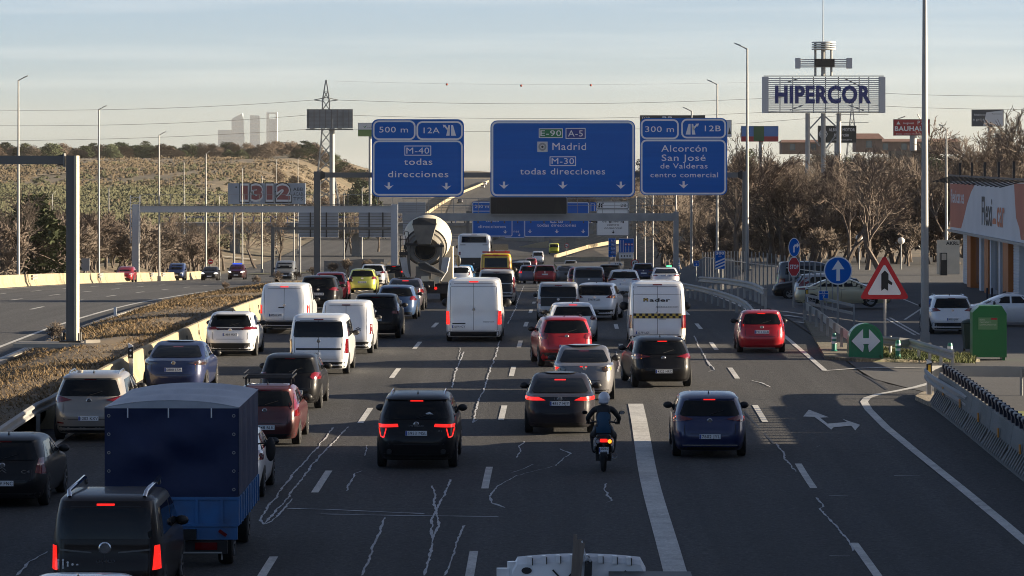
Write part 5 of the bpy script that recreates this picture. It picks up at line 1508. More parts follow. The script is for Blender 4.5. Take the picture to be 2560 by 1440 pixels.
# ================================================================== GANTRIES, SIGNS, POLES
class Sign:
    """a flat panel facing the road at distance d; everything on it is given in photo pixels and built at true size"""
    def __init__(s, name, label, cat, x0, y0, x1, y1, d, m=m_blue, r=10, thick=0.10, border=None, bw=4, inset=3, group=None, yaw=0.0):
        s.k = d / FPX
        s.cx, s.cy, s.d = (x0 + x1) / 2, (y0 + y1) / 2, d
        s.t = thing(name, label, cat, P(s.cx, s.cy, d), yaw, group)
        if m is not None:
            MB().prism(s.rr(x0, y0, x1, y1, r), 0, thick).build('panel', m, s.t)
        if border is not None:
            s.ring(x0 + inset, y0 + inset, x1 - inset, y1 - inset, max(1, r - inset), bw, border)
    def X(s, x): return (x - s.cx) * s.k
    def Z(s, y): return (s.cy - y) * s.k
    def rr(s, x0, y0, x1, y1, r):
        return rrect(s.X((x0 + x1) / 2), s.Z((y0 + y1) / 2), (x1 - x0) * s.k, (y1 - y0) * s.k, max(.001, r * s.k))
    def ring(s, x0, y0, x1, y1, r, w, m, name='border'):
        MB().ring(s.rr(x0, y0, x1, y1, r), s.rr(x0 + w, y0 + w, x1 - w, y1 - w, max(.5, r - w)), -.012, -.001).build(name, m, s.t)
    def rect(s, x0, y0, x1, y1, m, name='field', off=.008, r=1):
        MB().prism(s.rr(x0, y0, x1, y1, r), -off, -.001).build(name, m, s.t)
    def poly(s, pts, m, name='symbol', off=.012):
        MB().prism([(s.X(x), s.Z(y)) for x, y in pts], -off, -.001).build(name, m, s.t)
    def disc(s, x, y, r, m, name='symbol', off=.012, n=28):
        MB().prism(circle(s.X(x), s.Z(y), r * s.k, n), -off, -.001).build(name, m, s.t)
    def text(s, st, x0, x1, yb, cap, m=m_white, name='lettering', weight=.004, off=.014):
        mb = MB()
        text_into(mb, st, s.X(x0), s.X(x1), s.Z(yb), cap * s.k, -off, weight)
        mb.build(name, m, s.t)
    def down(s, x, y, w=24, h=18, m=m_white):
        s.poly([(x - w*.11, y - h), (x + w*.11, y - h), (x + w*.11, y - h*.45), (x + w/2, y - h*.62), (x, y), (x - w/2, y - h*.62), (x - w*.11, y - h*.45)], m, 'arrow')

def gantry(name, label, xl, xr, ytop, ybot, d, m=m_post, wpx=14, base_l=None, base_r=None, posts=(True, True), brackets=True):
    k = d / FPX
    yc = (ytop + ybot) / 2
    x0, x1 = (xl - CX) * k, (xr - CX) * k
    zb = CZ - (yc - HY) * k
    h = (ybot - ytop) * k
    g0 = gz((x0 + x1) / 2, d)
    t = thing(name, label, 'gantry', ((x0 + x1) / 2, d, g0))
    o = Vector(((x0 + x1) / 2, d, g0))
    w = wpx * k
    for x, on in ((x0, posts[0]), (x1, posts[1])):
        if not on: continue
        g = gz(x, d)
        po = MB().box((x - o.x, 0, (zb + h * .7 - g) / 2 + g - o.z - .1), (w, w * .8, zb + h * .7 - g + .2)).build('post', m, t)
        for dx in (-1, 1):
            MB().box((x - o.x + dx * w * .48, 0, (zb + h * .7 - g) / 2 + g - o.z), (.04, w * .9, zb + h * .7 - g)).build('post_flange', m, po)
        MB().box((x - o.x, 0, g - o.z + .08), (w * 2.0, w * 2.0, .14)).build('base_plate', m, po)
        for bx in (-.8, .8):
            for by in (-.8, .8): MB().tube([(x - o.x + bx * w, by * w, g - o.z + .1), (x - o.x + bx * w, by * w, g - o.z + .32)], .03, 6).build('anchor_bolt', m_black, po)
    bm_ = MB().box((0, 0, zb - o.z), (x1 - x0 - w, w * .55, h)).build('beam', m, t)
    if brackets:
        for x, on, s in ((x0, posts[0], 1), (x1, posts[1], -1)):
            if on:
                MB().add([(x - o.x + s * w * .55, -w * .4, zb - o.z - h * .95), (x - o.x + s * w * .55, -w * .4, zb - o.z + h * .95), (x - o.x + s * w * 1.3, -w * .3, zb - o.z + h * .5), (x - o.x + s * w * 1.3, -w * .3, zb - o.z - h * .5),
                          (x - o.x + s * w * .55, w * .4, zb - o.z - h * .95), (x - o.x + s * w * .55, w * .4, zb - o.z + h * .95), (x - o.x + s * w * 1.3, w * .3, zb - o.z + h * .5), (x - o.x + s * w * 1.3, w * .3, zb - o.z - h * .5)],
                         [(0, 1, 2, 3), (4, 7, 6, 5), (0, 4, 5, 1), (2, 6, 7, 3), (1, 5, 6, 2), (0, 3, 7, 4)]).build('joint_bracket', m_black, bm_)
    return t

# main gantry over the traffic
DG = 260.0
gantry('sign_gantry', 'grey steel gantry carrying three large blue direction signs', 793, 1864, 431, 444, DG, wpx=15)
s = Sign('direction_sign', 'blue left gantry sign for M-40, exit 12A in 500 m', 'sign', 929, 298, 1160, 492, DG - .35, border=None, r=16)
s.ring(932, 301, 1039, 350, 15, 4.2, m_white); s.ring(1041, 303, 1157, 350, 15, 4.2, m_white); s.ring(932, 351, 1157, 489, 15, 4.2, m_white)
s.text('500 m', 948, 1020, 331, 14); s.text('12A', 1059, 1099, 333, 14)
def motorway_symbol(s, x, y, k, flip=1, m=m_white, arrow=True):
    f = lambda pts: [(x + flip * px * k, y + py * k) for px, py in pts]
    s.poly(f([(-7, 14), (2, 14), (3, -14), (-1, -14)]), m); s.poly(f([(6, 14), (19, 14), (11, -14), (6, -14)]), m)
    s.poly(f([(-2, 2), (1, -2), (-9, -13), (-6, -14), (-16, -15), (-13, -6), (-12, -10)]), m)
motorway_symbol(s, 1122, 326, .95)
s.rect(1011, 364, 1078, 389, m_white, 'route_frame'); s.rect(1013, 366, 1076, 387, m_blue, 'route_field', .013); s.text('M-40', 1016, 1073, 384, 15, off=.018)
s.text('todas', 1010, 1081, 412, 15.5); s.text('direcciones', 970, 1121, 443, 15.5)
s.down(972, 474); s.down(1116, 475)
s = Sign('direction_sign', 'large central blue gantry sign for Madrid, E-90 and A-5', 'sign', 1226, 301, 1588, 493, DG - .35, r=17, border=m_white, bw=4.6, inset=2.5)
s.rect(1347, 321, 1407, 345, m_white, 'route_frame'); s.rect(1349, 323, 1405, 343, m_green, 'route_field', .013); s.text('E-90', 1351, 1403, 340, 14, off=.018)
s.rect(1414, 320, 1464, 347, m_white, 'route_frame'); s.rect(1416, 322, 1462, 345, m_blue2, 'route_field', .013); s.text('A-5', 1420, 1457, 341, 15, off=.018)
s.rect(1343, 354, 1369, 380, mat('sign_grey', (.5, .5, .5)), 'ring_field'); s.disc(1356, 367, 10, mat('sign_mid_grey', (.24, .25, .26)), off=.012); s.disc(1356, 367, 5.5, MATS['sign_grey'], off=.016); s.disc(1356, 367, 3, m_ink, off=.02)
s.text('Madrid', 1381, 1465, 375, 18)
s.rect(1374, 391, 1440, 415, m_white, 'route_frame'); s.rect(1376, 393, 1438, 413, m_blue, 'route_field', .013); s.text('M-30', 1379, 1435, 410, 14.5, off=.018)
s.text('todas direcciones', 1300, 1513, 436, 15.5)
for x in (1260, 1407, 1552): s.down(x, 472)
s = Sign('direction_sign', 'blue right gantry sign for Alcorcón, exit 12B in 300 m', 'sign', 1600, 295, 1818, 488, DG - .35, r=15)
s.ring(1602, 298, 1697, 348, 14, 4.2, m_white); s.ring(1703, 297, 1815, 346, 14, 4.2, m_white); s.ring(1602, 349, 1815, 486, 14, 4.2, m_white)
s.text('300 m', 1613, 1685, 330, 14); s.text('12B', 1762, 1802, 328, 14)
motorway_symbol(s, 1732, 323, .95, -1)
s.text('Alcorcón', 1653, 1767, 379, 16); s.text('San José', 1654, 1764, 402, 15.5); s.text('de Valderas', 1651, 1769, 421, 12.5); s.text('centro comercial', 1626, 1795, 443, 12)
s.down(1709, 471)

# median gantry at left, arm leaving the picture
DL = 118.0
kL = DL / FPX
g0 = medz(.5, DL)
xg = (178 - CX) * kL
t = thing('median_gantry', 'tall grey gantry post on the median with its arm leaving left', 'gantry', (xg, DL, g0))
ptop = CZ - (389 - HY) * kL - g0
MB().box((0, 0, ptop / 2), (.22, .30, ptop)).build('post', m_post, t)
MB().box((.155, .2, ptop / 2), (.085, .80, ptop)).build('post_flange', mat('gantry_sunlit_cream', (.46, .41, .31), rough=.7, var=.4, vscale=1), t)  # right flange lighter than the post: sunlight painted into its colour
MB().box((-.13, 0, ptop / 2), (.04, .32, ptop)).build('post_flange', m_post, t)
zb = CZ - (400 - HY) * kL - g0
MB().box((-5.3, 0, zb), (10.2, .22, .28)).build('beam', m_post, t)
MB().box((-.22, 0, zb), (.03, .34, .44)).build('joint_plate', m_galv, t)
MB().add([(-.50, -.1, zb + .13), (-.2, -.1, zb + .20), (-.2, -.1, zb + .13), (-.50, -.1, zb - .13), (-.2, -.1, zb - .20), (-.2, -.1, zb - .13)], [(0, 2, 1), (3, 4, 5)]).build('gusset', m_black, t)
MB().box((0, 0, .06), (.7, .7, .08)).build('base_plate', m_black, t)
for bx in (-.28, .28):
    for by in (-.28, .28): MB().tube([(bx, by, .06), (bx, by, .35)], .035, 6).build('anchor_bolt', m_black, t)
ft = MB().box((-.35, 0, -.03), (2.9, 1.5, .14)).build('concrete_footing', m_kerb, t)
MB().box((.75, -.5, .08), (.5, .16, .13), Matrix.Rotation(R(25), 3, 'Z')).build('loose_kerb', m_kerb, t)

# second gantry: variable message sign with catwalk
D2 = 300.0
k2 = D2 / FPX
t = gantry('message_gantry', 'grey walkway gantry carrying the dark message board', 1000, 1690, 533, 552, D2, m=mat('gantry_pale', (.34, .345, .34), rough=.6, var=.4, vscale=1), wpx=12, brackets=False, posts=(False, True))
for i in range(22):
    x = 1010 + i * 31
    MB().bar(P(x, 533, D2) - t.location, P(x, 496, D2) - t.location, .04, .04).build('handrail_post', m_galv, t)
for y in (496, 514):
    MB().bar(P(1005, y, D2) - t.location, P(1685, y, D2) - t.location, .035, .035).build('handrail', m_galv, t)
for i in range(20):
    MB().tube([P(1030 + i * 33, 553, D2) - t.location, P(1030 + i * 33, 558, D2) - t.location], .06, 6).build('lane_lamp', m_black, t)
s = Sign('message_board', 'dark unlit message board below the central blue sign', 'display', 1224, 491, 1419, 537, D2 - .5, m=m_led, r=6, border=m_galv, bw=2.5, inset=0, thick=.5)
mp_ = mat('led_ghost', (.028, .024, .020), rough=.6)
s.poly([(1383, 533), (1407, 533), (1397, 502), (1393, 502)], mp_, 'ghost_symbol')
for i in range(6): s.rect(1240 + i * 6, 505 + i * 3, 1243 + i * 6, 530, mp_, 'ghost_symbol')

# white gantry over the opposite carriageway
DW = 350.0
t = gantry('white_gantry', 'white walkway gantry across the opposite carriageway', 339, 986, 514, 531, DW, m=m_gwhite, wpx=17, brackets=False)
MB().box(P(663, 512, DW) - t.location, (24.5, .9, .06)).build('walkway', m_black, t)
for i in range(18):
    x = 352 + i * 37
    MB().bar(P(x, 514, DW) - t.location, P(x, 486, DW) - t.location, .05, .05).build('handrail_post', m_galv, t)
MB().bar(P(348, 487, DW) - t.location, P(985, 487, DW) - t.location, .05, .05).build('handrail', m_galv, t)
lc = MB()
for dx in (-.45, .45):
    for dy in (-.75, -.2): lc.bar(P(339, 608, DW) + Vector((dx, dy, 0)) - t.location, P(339, 488, DW) + Vector((dx, dy, 0)) - t.location, .05, .05)
for k in range(9): lc.bar(P(339, 605 - k * 14, DW) + Vector((-.45, -.75, 0)) - t.location, P(339, 605 - k * 14, DW) + Vector((.45, -.75, 0)) - t.location, .05, .05)
lc.build('ladder_cage', m_gwhite, t)
for x in (505, 935):
    MB().bar(P(x, 512, DW) - t.location, P(x, 495, DW) - t.location, .06, .06).box(P(x, 492, DW) - t.location, (.28, .4, .25)).build('camera', m_black, t)

# grey gantry seen from behind with three sign backs
DB = 430.0
t = gantry('rear_view_gantry', 'dark grey gantry seen from behind at left centre', 682, 990, 568, 574, DB, wpx=8, brackets=False, posts=(True, True))
m_back = mat('sign_back_aluminium', (.36, .38, .41), rough=.55, metal=.3, var=.3, vscale=.5)
for x0, x1, nm in ((746, 846, 'left'), (897, 983, 'middle')):
    s = Sign('blank_sign', 'bare ribbed back of the %s gantry sign for oncoming traffic' % nm, 'sign', x0, 530, x1, 593, DB + .3, m=m_back, r=2)
    for i in range(9): s.rect(x0, 534 + i * 6.6, x1, 535.6 + i * 6.6, m_conc2, 'rib', .06)
    for q in (.3, .7): s.rect(x0 + (x1 - x0) * q - 1.5, 529, x0 + (x1 - x0) * q + 1.5, 593, m_black, 'bracket', .10)
s = Sign('blank_sign', 'small ribbed sign back right of the white gantry', 'sign', 995, 506, 1064, 533, DB + 30, m=m_back, r=1)
for i in range(5): s.rect(995, 509 + i * 5, 1064, 510.3 + i * 5, m_conc2, 'rib', .06)
s = Sign('blank_sign', 'lower ribbed sign back behind the mixer chute', 'sign', 1007, 547, 1046, 590, DB + 30, m=m_back, r=1)
for i in range(6): s.rect(1007, 552 + i * 6, 1046, 553.3 + i * 6, m_conc2, 'rib', .06)

# third gantry with low blue signs and a white one
D3 = 440.0
gantry('far_gantry', 'far grey gantry carrying low blue signs and a white one', 1170, 1585, 528, 534, D3, wpx=8, brackets=False)
s = Sign('direction_sign', 'far blue sign reading todas direcciones, left of pair', 'sign', 1180, 504, 1282, 592, D3 - .3, r=5, border=m_white, bw=1.8, inset=1)
s.text('200 m', 1187, 1222, 520, 8); s.rect(1181, 527, 1281, 528.6, m_white, 'rule')
s.text('todas', 1214, 1247, 555, 7.5); s.text('direcciones', 1196, 1265, 570, 7.5); s.down(1263, 584, 11, 9)
s = Sign('direction_sign', 'blue sign further back between the two far blue signs', 'sign', 1262, 540, 1312, 595, D3 + 25, r=3, border=m_white, bw=1.2, inset=1)
s.text('nes', 1284, 1298, 581, 6); s.down(1298, 591, 8, 7)
s = Sign('direction_sign', 'wide far blue sign for M-30 with three arrows', 'sign', 1310, 505, 1473, 593, D3 - .3, r=5, border=m_white, bw=1.8, inset=1)
s.rect(1376, 545, 1407, 557, m_white, 'route_frame'); s.rect(1377.2, 546.2, 1405.8, 555.8, m_blue, 'route_field', .013); s.text('M-30', 1379, 1404, 554.5, 7.5, off=.018)
s.text('todas direcciones', 1343, 1440, 566.5, 7.5)
for x in (1325, 1392, 1458): s.down(x, 583, 11, 9)
s = Sign('direction_sign', 'white exit sign for San José de Valderas under the right blue sign', 'sign', 1491, 504, 1573, 590, D3 - .6, m=m_white, r=4)
m_pw = mat('sign_offwhite', (.55, .56, .57), rough=.5)
s.ring(1491.5, 504.5, 1572, 522, 4, 1.3, m_ink); s.ring(1491.5, 524, 1572.5, 589.5, 4, 1.3, m_ink)
s.text('2B', 1551, 1566, 517, 7.5, m_ink); motorway_symbol(s, 1503, 513, .42, -1, m_ink)
s.text('San José', 1507, 1557, 547.5, 6.6, m_ink); s.text('de Valderas', 1506, 1559, 556, 5.6, m_ink); s.text('centro', 1518, 1547, 564.5, 5.6, m_ink); s.text('comercial', 1511, 1555, 572.5, 5.6, m_ink); s.down(1533, 584, 10, 8, m_ink)
s = Sign('route_sign', 'narrow blue and white sign right of the wide far blue sign', 'sign', 1474, 506, 1490, 545, D3 + 20, r=2, border=m_white, bw=1)

# ---- smaller roadside signs
def on_pole(s, x, y, d, r=.04, name='pole', g=None, off=.16):
    X = (x - CX) * d / FPX
    zb_ = gz(X, d) if g is None else g
    top = CZ - (y - HY) * d / FPX
    MB().tube([(X - s.t.location.x, off, zb_ - s.t.location.z - .05), (X - s.t.location.x, off, top - s.t.location.z)], r, 8).build(name, m_galv, s.t, smooth=40)
for x0, y0, x1, y1, d, n in ((1787, 627, 1813, 673, 225, 3), (1683, 644, 1700, 677, 300, 2)):
    s = Sign('countdown_board', ('blue countdown board with three white bars close to the right gantry post' if n == 3 else 'smaller blue countdown board with two white bars beyond the taxi'), 'sign', x0, y0, x1, y1, d, r=2, border=m_white, bw=1.1, inset=0)
    w, h = x1 - x0, y1 - y0
    s.text(str(n * 100), x0 + w * .10, x1 - w * .10, y0 + h * .20, h * .14, weight=.04); s.text('m', x0 + w * .38, x1 - w * .38, y0 + h * .34, h * .10)
    for i in range(n):
        b = y0 + h * (.60 + .17 * i)
        s.poly([(x0 + 1, b), (x0 + 1, b + h * .085), (x1 - 1, b - h * .14), (x1 - 1, b - h * .225)], m_white)
    for q in (.25, .75): on_pole(s, x0 + w * q, y1 - h * .4, d, .05)
s = Sign('speed_limit_sign', 'round 60 speed limit sign beside the far blue car', 'sign', 1577, 648, 1598, 669, 310, m=None)
s.disc(1587.5, 658.5, 10.5, m_sred, 'rim', .03); s.disc(1587.5, 658.5, 8, m_white, 'face', .04); s.text('60', 1581, 1594, 663, 8.5, m_ink, off=.05, weight=.04); on_pole(s, 1587.5, 655, 310)
s = Sign('speed_limit_sign', 'small round 90 speed limit sign on the far slip road', 'sign', 1411, 608, 1423, 620, 520, m=None)
s.disc(1417, 614, 6, m_sred, 'rim', .03); s.disc(1417, 614, 4.4, m_white, 'face', .04); s.text('90', 1413, 1421, 617, 5, m_ink, off=.05, weight=.04); on_pole(s, 1417, 612, 520)
s = Sign('exit_arrow_sign', 'white arrow-ended exit 12B sign beside the 60 sign', 'sign', 1526, 656, 1557, 666, 330, m=None)
s.poly([(1526, 656), (1551, 656), (1557, 661), (1551, 666), (1526, 666)], m_white, 'panel', .05); s.text('12B', 1538, 1553, 664, 5.5, m_ink, off=.06, weight=.03); motorway_symbol(s, 1531, 661, .25, -1, m_ink)
on_pole(s, 1540, 660, 330)
s = Sign('lane_sign', 'blue lane guidance panel with five white arrows', 'sign', 1547, 596, 1585, 632, 345, r=1, border=m_white, bw=.8, inset=0)
for i, x in enumerate((1552, 1558, 1564.5, 1572, 1580)): s.rect(x - .8, 600 if i < 2 else 616, x + .8, 630, m_white, 'arrow')
for x in (1564.5, 1572, 1580): s.disc(x, 611, 3, m_sred, off=.014); s.disc(x, 611, 2, m_white, off=.018)
s.rect(1547, 633.5, 1583, 646, m_white, 'lower_panel', .02)
for i in range(4): s.disc(1554 + i * 7, 640, 2, m_ink, off=.03)
for x in (1550, 1582): on_pole(s, x, 600, 345, .06)
s = Sign('information_sign', 'narrow blue multi-line sign left of the lane guidance panel', 'sign', 1521, 595, 1540, 643, 355, r=1, border=m_white, bw=.7, inset=0)
for y in (606, 616, 626, 636): s.rect(1521, y, 1540, y + .8, m_white, 'rule')
for i, w in enumerate(('A-5', 'TRES', 'SUR', 'NORTE', '4')): s.text(w, 1527 if len(w) > 1 else 1530, 1538 if len(w) > 1 else 1533, 604.5 + i * 9.7, 5)
for x in (1523, 1538): on_pole(s, x, 600, 355, .06)
s = Sign('kilometre_marker', 'small blue kilometre sign near the far lamp post', 'sign', 1734, 652, 1748, 666, 270, r=1, border=m_white, bw=.8, inset=0)
s.text('4', 1739, 1743, 664, 6); s.rect(1734, 656, 1748, 657, m_white, 'rule'); on_pole(s, 1741, 660, 270)
# right hand junction signs
def gpk(x, y):
    q = pk(x, y); return q
q = gpk(1984, 785); d = q[1]
s = Sign('mandatory_right_sign', 'round blue right-turn sign above the red stop sign', 'sign', 1971, 594, 2000, 643, d, m=None)
MB().prism(circle(0, 0, 14.2 * s.k, 28, 24.0 * s.k), 0, .03).build('rim', m_white, s.t); MB().prism(circle(0, 0, 12.8 * s.k, 28, 22.0 * s.k), -.008, 0).build('face', m_blue, s.t)
s.poly([(1983, 631), (1987, 631), (1987, 619), (1989, 616), (1992, 616), (1992, 621), (1998, 613), (1992, 606), (1992, 611), (1987, 611), (1983, 616)], m_white, 'arrow', .014)
on_pole(s, 1984, 600, d, .045, off=.08)
s = Sign('stop_sign', 'red octagonal stop sign under the blue right-turn sign', 'sign', 1970, 643, 2000, 691, d - .12, m=None)
def octa(w, h): return [(-w*.42, h), (w*.42, h), (w, h*.42), (w, -h*.42), (w*.42, -h), (-w*.42, -h), (-w, -h*.42), (-w, h*.42)]
MB().prism(octa(14.5 * s.k, 24 * s.k), 0, .03).build('rim', m_white, s.t); MB().prism(octa(13.3 * s.k, 22.3 * s.k), -.008, 0).build('face', m_sred, s.t)
s.text('STOP', 1974.5, 1996, 672, 10, off=.016, weight=.03)
q = gpk(2095, 838); d = q[1]
s = Sign('straight_ahead_sign', 'round blue straight-ahead arrow sign in front of gold saloon', 'sign', 2060, 641, 2130, 712, d, m=None)
s.disc(2095, 676.5, 35.5, m_white, 'rim', .02, 40); s.disc(2095, 676.5, 32.5, m_blue, 'face', .028, 40)
s.poly([(2090.5, 702), (2100, 702), (2099.5, 673), (2111, 673), (2095, 650), (2079, 675), (2091, 673)], m_white, 'arrow', .036); on_pole(s, 2095, 660, d, .045, off=.08)
q = gpk(2210, 885); d = q[1]
s = Sign('merge_warning_sign', 'large red-bordered triangular merging traffic warning sign', 'sign', 2153, 642, 2269, 748, d, m=None)
def tri(k):
    pts = []
    for ax, ay, a0 in ((2211, 736 - 88 * k, 90), (2211 - 52 * k, 736 + 8 - 8 * (1 - k) * 4, 210), (2211 + 52 * k, 736 + 8 - 8 * (1 - k) * 4, 330)):
        pass
    c0 = (2211, 712)
    base = [(2211, 648), (2158, 742), (2264, 742)]
    for (bx, by), a0 in zip(base, (90, 210, 330)):
        px, py = c0[0] + (bx - c0[0]) * k, c0[1] + (by - c0[1]) * k
        for da in (-50, -25, 0, 25, 50):
            pts.append((px + 6 * k * math.cos(R(a0 + da)), py - 6 * k * math.sin(R(a0 + da))))
    return pts
s.poly(tri(1.0), m_sred, 'rim', .02); s.poly(tri(.70), m_white, 'face', .028)
s.poly([(2203, 727), (2211, 721), (2220, 727), (2220, 708), (2229, 713), (2231, 707), (2221, 699), (2221, 685), (2212, 676), (2203, 685)], m_ink, 'symbol', .036)
on_pole(s, 2213, 700, d, .05, off=.08)
q = gpk(2058, 815); d = q[1]
s = Sign('kilometre_marker', 'small blue road sign reading 7 in front of the gold saloon', 'sign', 2047, 727, 2071, 751, d, m=m_white, r=2)
s.rect(2048, 728, 2070, 733.5, m_blue, 'field'); s.rect(2048, 735, 2070, 750, m_blue, 'field'); s.text('7', 2056, 2062, 746, 9, off=.016); s.text('12', 2055, 2063, 732.5, 4, off=.016)
on_pole(s, 2058, 745, d, .04, off=.08)
# no-entry sign and small far signs at left
s = Sign('no_entry_sign', 'small red no-entry sign beyond the black oncoming hatchback', 'sign', 520, 648, 533, 660, 390, m=None)
s.disc(526.5, 654, 6.5, m_sred, 'face', .03); s.rect(522, 653, 531, 655.4, m_white, 'bar', .04); on_pole(s, 526.5, 652, 390)
s = Sign('blank_sign', 'grey blank sign back right of the median gantry post', 'sign', 203, 646, 224, 677, 330, m=m_back, r=1); on_pole(s, 213, 660, 330, .06)

# ---- lamp posts
def lamp_post(label, x, ytop, ybase, d, arm=1, r=.11, armpx=None, group=None):
    X = (x - CX) * d / FPX
    g = gz(X, d)
    zt = CZ - (ytop - HY) * d / FPX
    t = thing('lamp_post', label, 'lamp post', (X, d, g))
    H = zt - g
    MB().tube([(0, 0, -.1), (0, 0, H * .5), (0, 0, H)], [r, r * .78, r * .5], 10).build('column', m_galv, t, smooth=50)
    a = (armpx or 24) * d / FPX * arm
    MB().tube([(0, 0, H - .05), (a * .25, 0, H + .06), (a * .55, 0, H + .16)], [r * .45, r * .35, r * .3], 8).build('arm', m_galv, t, smooth=50)
    MB().add([(a * .5, -.13, H + .12), (a * .5, .13, H + .12), (a, .10, H + .28), (a, -.10, H + .28), (a * .5, -.13, H + .20), (a * .5, .13, H + .20), (a, .10, H + .34), (a, -.10, H + .34)],
             [(0, 1, 2, 3), (7, 6, 5, 4), (0, 4, 5, 1), (1, 5, 6, 2), (2, 6, 7, 3), (3, 7, 4, 0)]).build('lantern', m_galv, t)
    MB().box((0, 0, .25), (.34, .34, .5)).build('base', m_galv, t)
    return t
lamp_post('tall lamp post at far left above the cream barrier', 46, 200, 0, 262, 1)
lamp_post('second tall lamp post from left above the cream barrier', 247, 273, 0, 305, 1, armpx=20)
lamp_post('third tall lamp post from left, behind the blue oncoming van', 398, 337, 0, 350, 1, armpx=17)
lamp_post('fourth thin lamp post from left near black oncoming hatchback', 515, 384, 0, 400, 1, armpx=10)
lamp_post('thin lamp post right of the graffiti board centre', 606, 420, 0, 445, 1, armpx=9)
lamp_post('thin lamp post just left of the main gantry post', 655, 440, 0, 480, -1, armpx=8)
for i, (x, y, d) in enumerate(((272, 470, 420), (131, 485, 430), (460, 405, 520), (691, 398, 640), (745, 395, 640), (735, 470, 470), (548, 490, 440), (860, 480, 560), (905, 470, 520))):
    lamp_post(('slender distant lamp post %s' % ('between second and third tall posts', 'left of the median gantry post', 'standing on the brown hillside', 'left of the pylon on the hill', 'close to the pylon foot', 'right end of the graffiti board', 'below the graffiti board left part', 'right of the main gantry post', 'under the left blue sign')[i]), x, y, 0, d, 1, r=.09, armpx=8)
lamp_post('very tall lamp post rising past the top of the picture at right', 2312, -60, 0, pk(2312, 862)[1], -1, r=.17)
lamp_post('tall lamp post beside the right gantry post', 1868, 121, 0, 213, -1, armpx=32)
lamp_post('lamp post behind the Alcorcón sign, arm to the left', 1793, 210, 0, 262, -1, armpx=26)
lamp_post('smaller lamp post peeping over the Alcorcón sign', 1729, 277, 0, 312, -1, armpx=22, r=.13)
for i, (x, d) in enumerate(((1690, 362), (1632, 410), (1612, 460), (1590, 520), (1568, 600))):
    lamp_post(('distant lamp post among bare trees, %s of five going left' % ('first', 'second', 'third', 'fourth', 'last')[i]), x, 430 + 10 * i + (HY - 430) - 90 + 40 * i, 0, d, -1, r=.10, armpx=12)
lamp_post('slim lamp post with wide lantern left of the red and white showroom', 2366, 322, 0, 250, -1, armpx=18)

# globe lamps by the trees
for x, y, lb in ((2148, 600, 'white globe lamp among trunks left of centre'), (2253, 607, 'white globe lamp right of the other globe')):
    d = 262.0
    X = (x - CX) * d / FPX
    t = thing('globe_lamp', lb, 'lamp', (X, d, gz(X, d)))
    zt = CZ - (y - HY) * d / FPX - gz(X, d)
    MB().tube([(0, 0, 0), (0, 0, zt)], .05, 8).build('column', m_galv, t); MB().ball((0, 0, zt + .15), .26, 14, 10).build('globe', mat('globe_white', (.7, .68, .62), rough=.3), t, smooth=60)

# ---- island furniture
q = pk(2163, 915)
nk = thing('arrow_nose_marker', 'domed green divergence marker with two white arrows', 'marker', q)
m_grn = mat('marker_green', (.015, .20, .085), rough=.4, coat=.3, var=.4, vscale=2, vcol=(.03, .12, .07))
k = q[1] / FPX
hw_, hh_ = 42 * k, 90 * k
dome = [(-hw_, 0), (hw_, 0)] + [(hw_ * math.cos(a), hh_ - hw_ * 1.02 + hw_ * 1.02 * math.sin(a)) for a in lin(0, math.pi, 18)]
MB().prism(dome, -.25, .55).build('shell', m_grn, nk, smooth=30)
rg = [(x * 1.0, z) for x, z in dome]
MB().ring([(x * 1.02, z * 1.01) for x, z in dome], [(x * .90, hh_ * .06 + z * .90) for x, z in dome], -.29, -.25).build('rim', m_grn, nk)
for s_ in (-1, 1):
    MB().prism([(s_ * .06 * hw_ / .5, hh_ * .38), (s_ * .10, hh_ * .22), (s_ * .12, hh_ * .22), (s_ * hw_ * .86, hh_ * .52), (s_ * .12, hh_ * .84), (s_ * .10, hh_ * .84), (s_ * .10, hh_ * .60), (0, hh_ * .60), (0, hh_ * .44), (s_ * .10, hh_ * .44)], -.305, -.251).build('arrow', m_white, nk)
bol = [(.085, 0), (.12, .02), (.10, .05), (.085, .06), (.085, .56), (.07, .62), (0, .63)]
for x, y, lb in ((2085, 904, 'left'), (2245, 915, 'middle'), (2375, 912, 'right')):
    q = pk(x, y)
    b = thing('bollard', '%s green plastic bollard with two white bands on the island' % lb, 'bollard', (q[0], q[1], q[2] + .08))
    MB().lathe(bol, 14, caps=False).build('tube', mat('bollard_green', (.02, .17, .12), rough=.4), b, smooth=40)
    for z in (.27, .43): MB().lathe([(.088, z), (.088, z + .08)], 14, caps=False).build('white_band', m_white, b)
# delineator posts
def delineator(label, p, face='white'):
    t = thing('delineator', label, 'post', p)
    MB().prism([(-.07, 0), (.07, 0), (.07, 1.0), (-.07, 1.08)], -.03, .03).build('post', m_white, t)
    MB().prism([(-.075, .62), (.075, .62), (.075, .97), (-.075, .93)], -.036, .036).build('black_band', m_ink, t)
    if face == 'yellow': MB().box((0, -.042, .79), (.07, .012, .24)).build('reflector', mat('yellow_reflector', (.6, .35, .02), emit=None), t)
    else:
        for z in (.70, .86): MB().prism(circle(0, z, .03, 10), -.045, -.03).build('reflector', m_white, t)
q = rp(2326, 998); delineator('white and black post with yellow reflector on the guard rail nose', (q[0], q[1] + .3, q[2] + .05), 'yellow')
q = rp(308, 912); delineator('white and black post fixed to the median barrier near the blue saloon', (xb(inv(960)) + .16, inv(960), rz(inv(960)) + .15))
q = pk(2017, 778); delineator('small yellow reflector post at the guard rail end by the gold saloon', (q[0], q[1], q[2] - .05), 'yellow')
delineator('small post on the far barrier behind the gantry post', (XL(240) - 17.6, 238, rz(238) + .5))
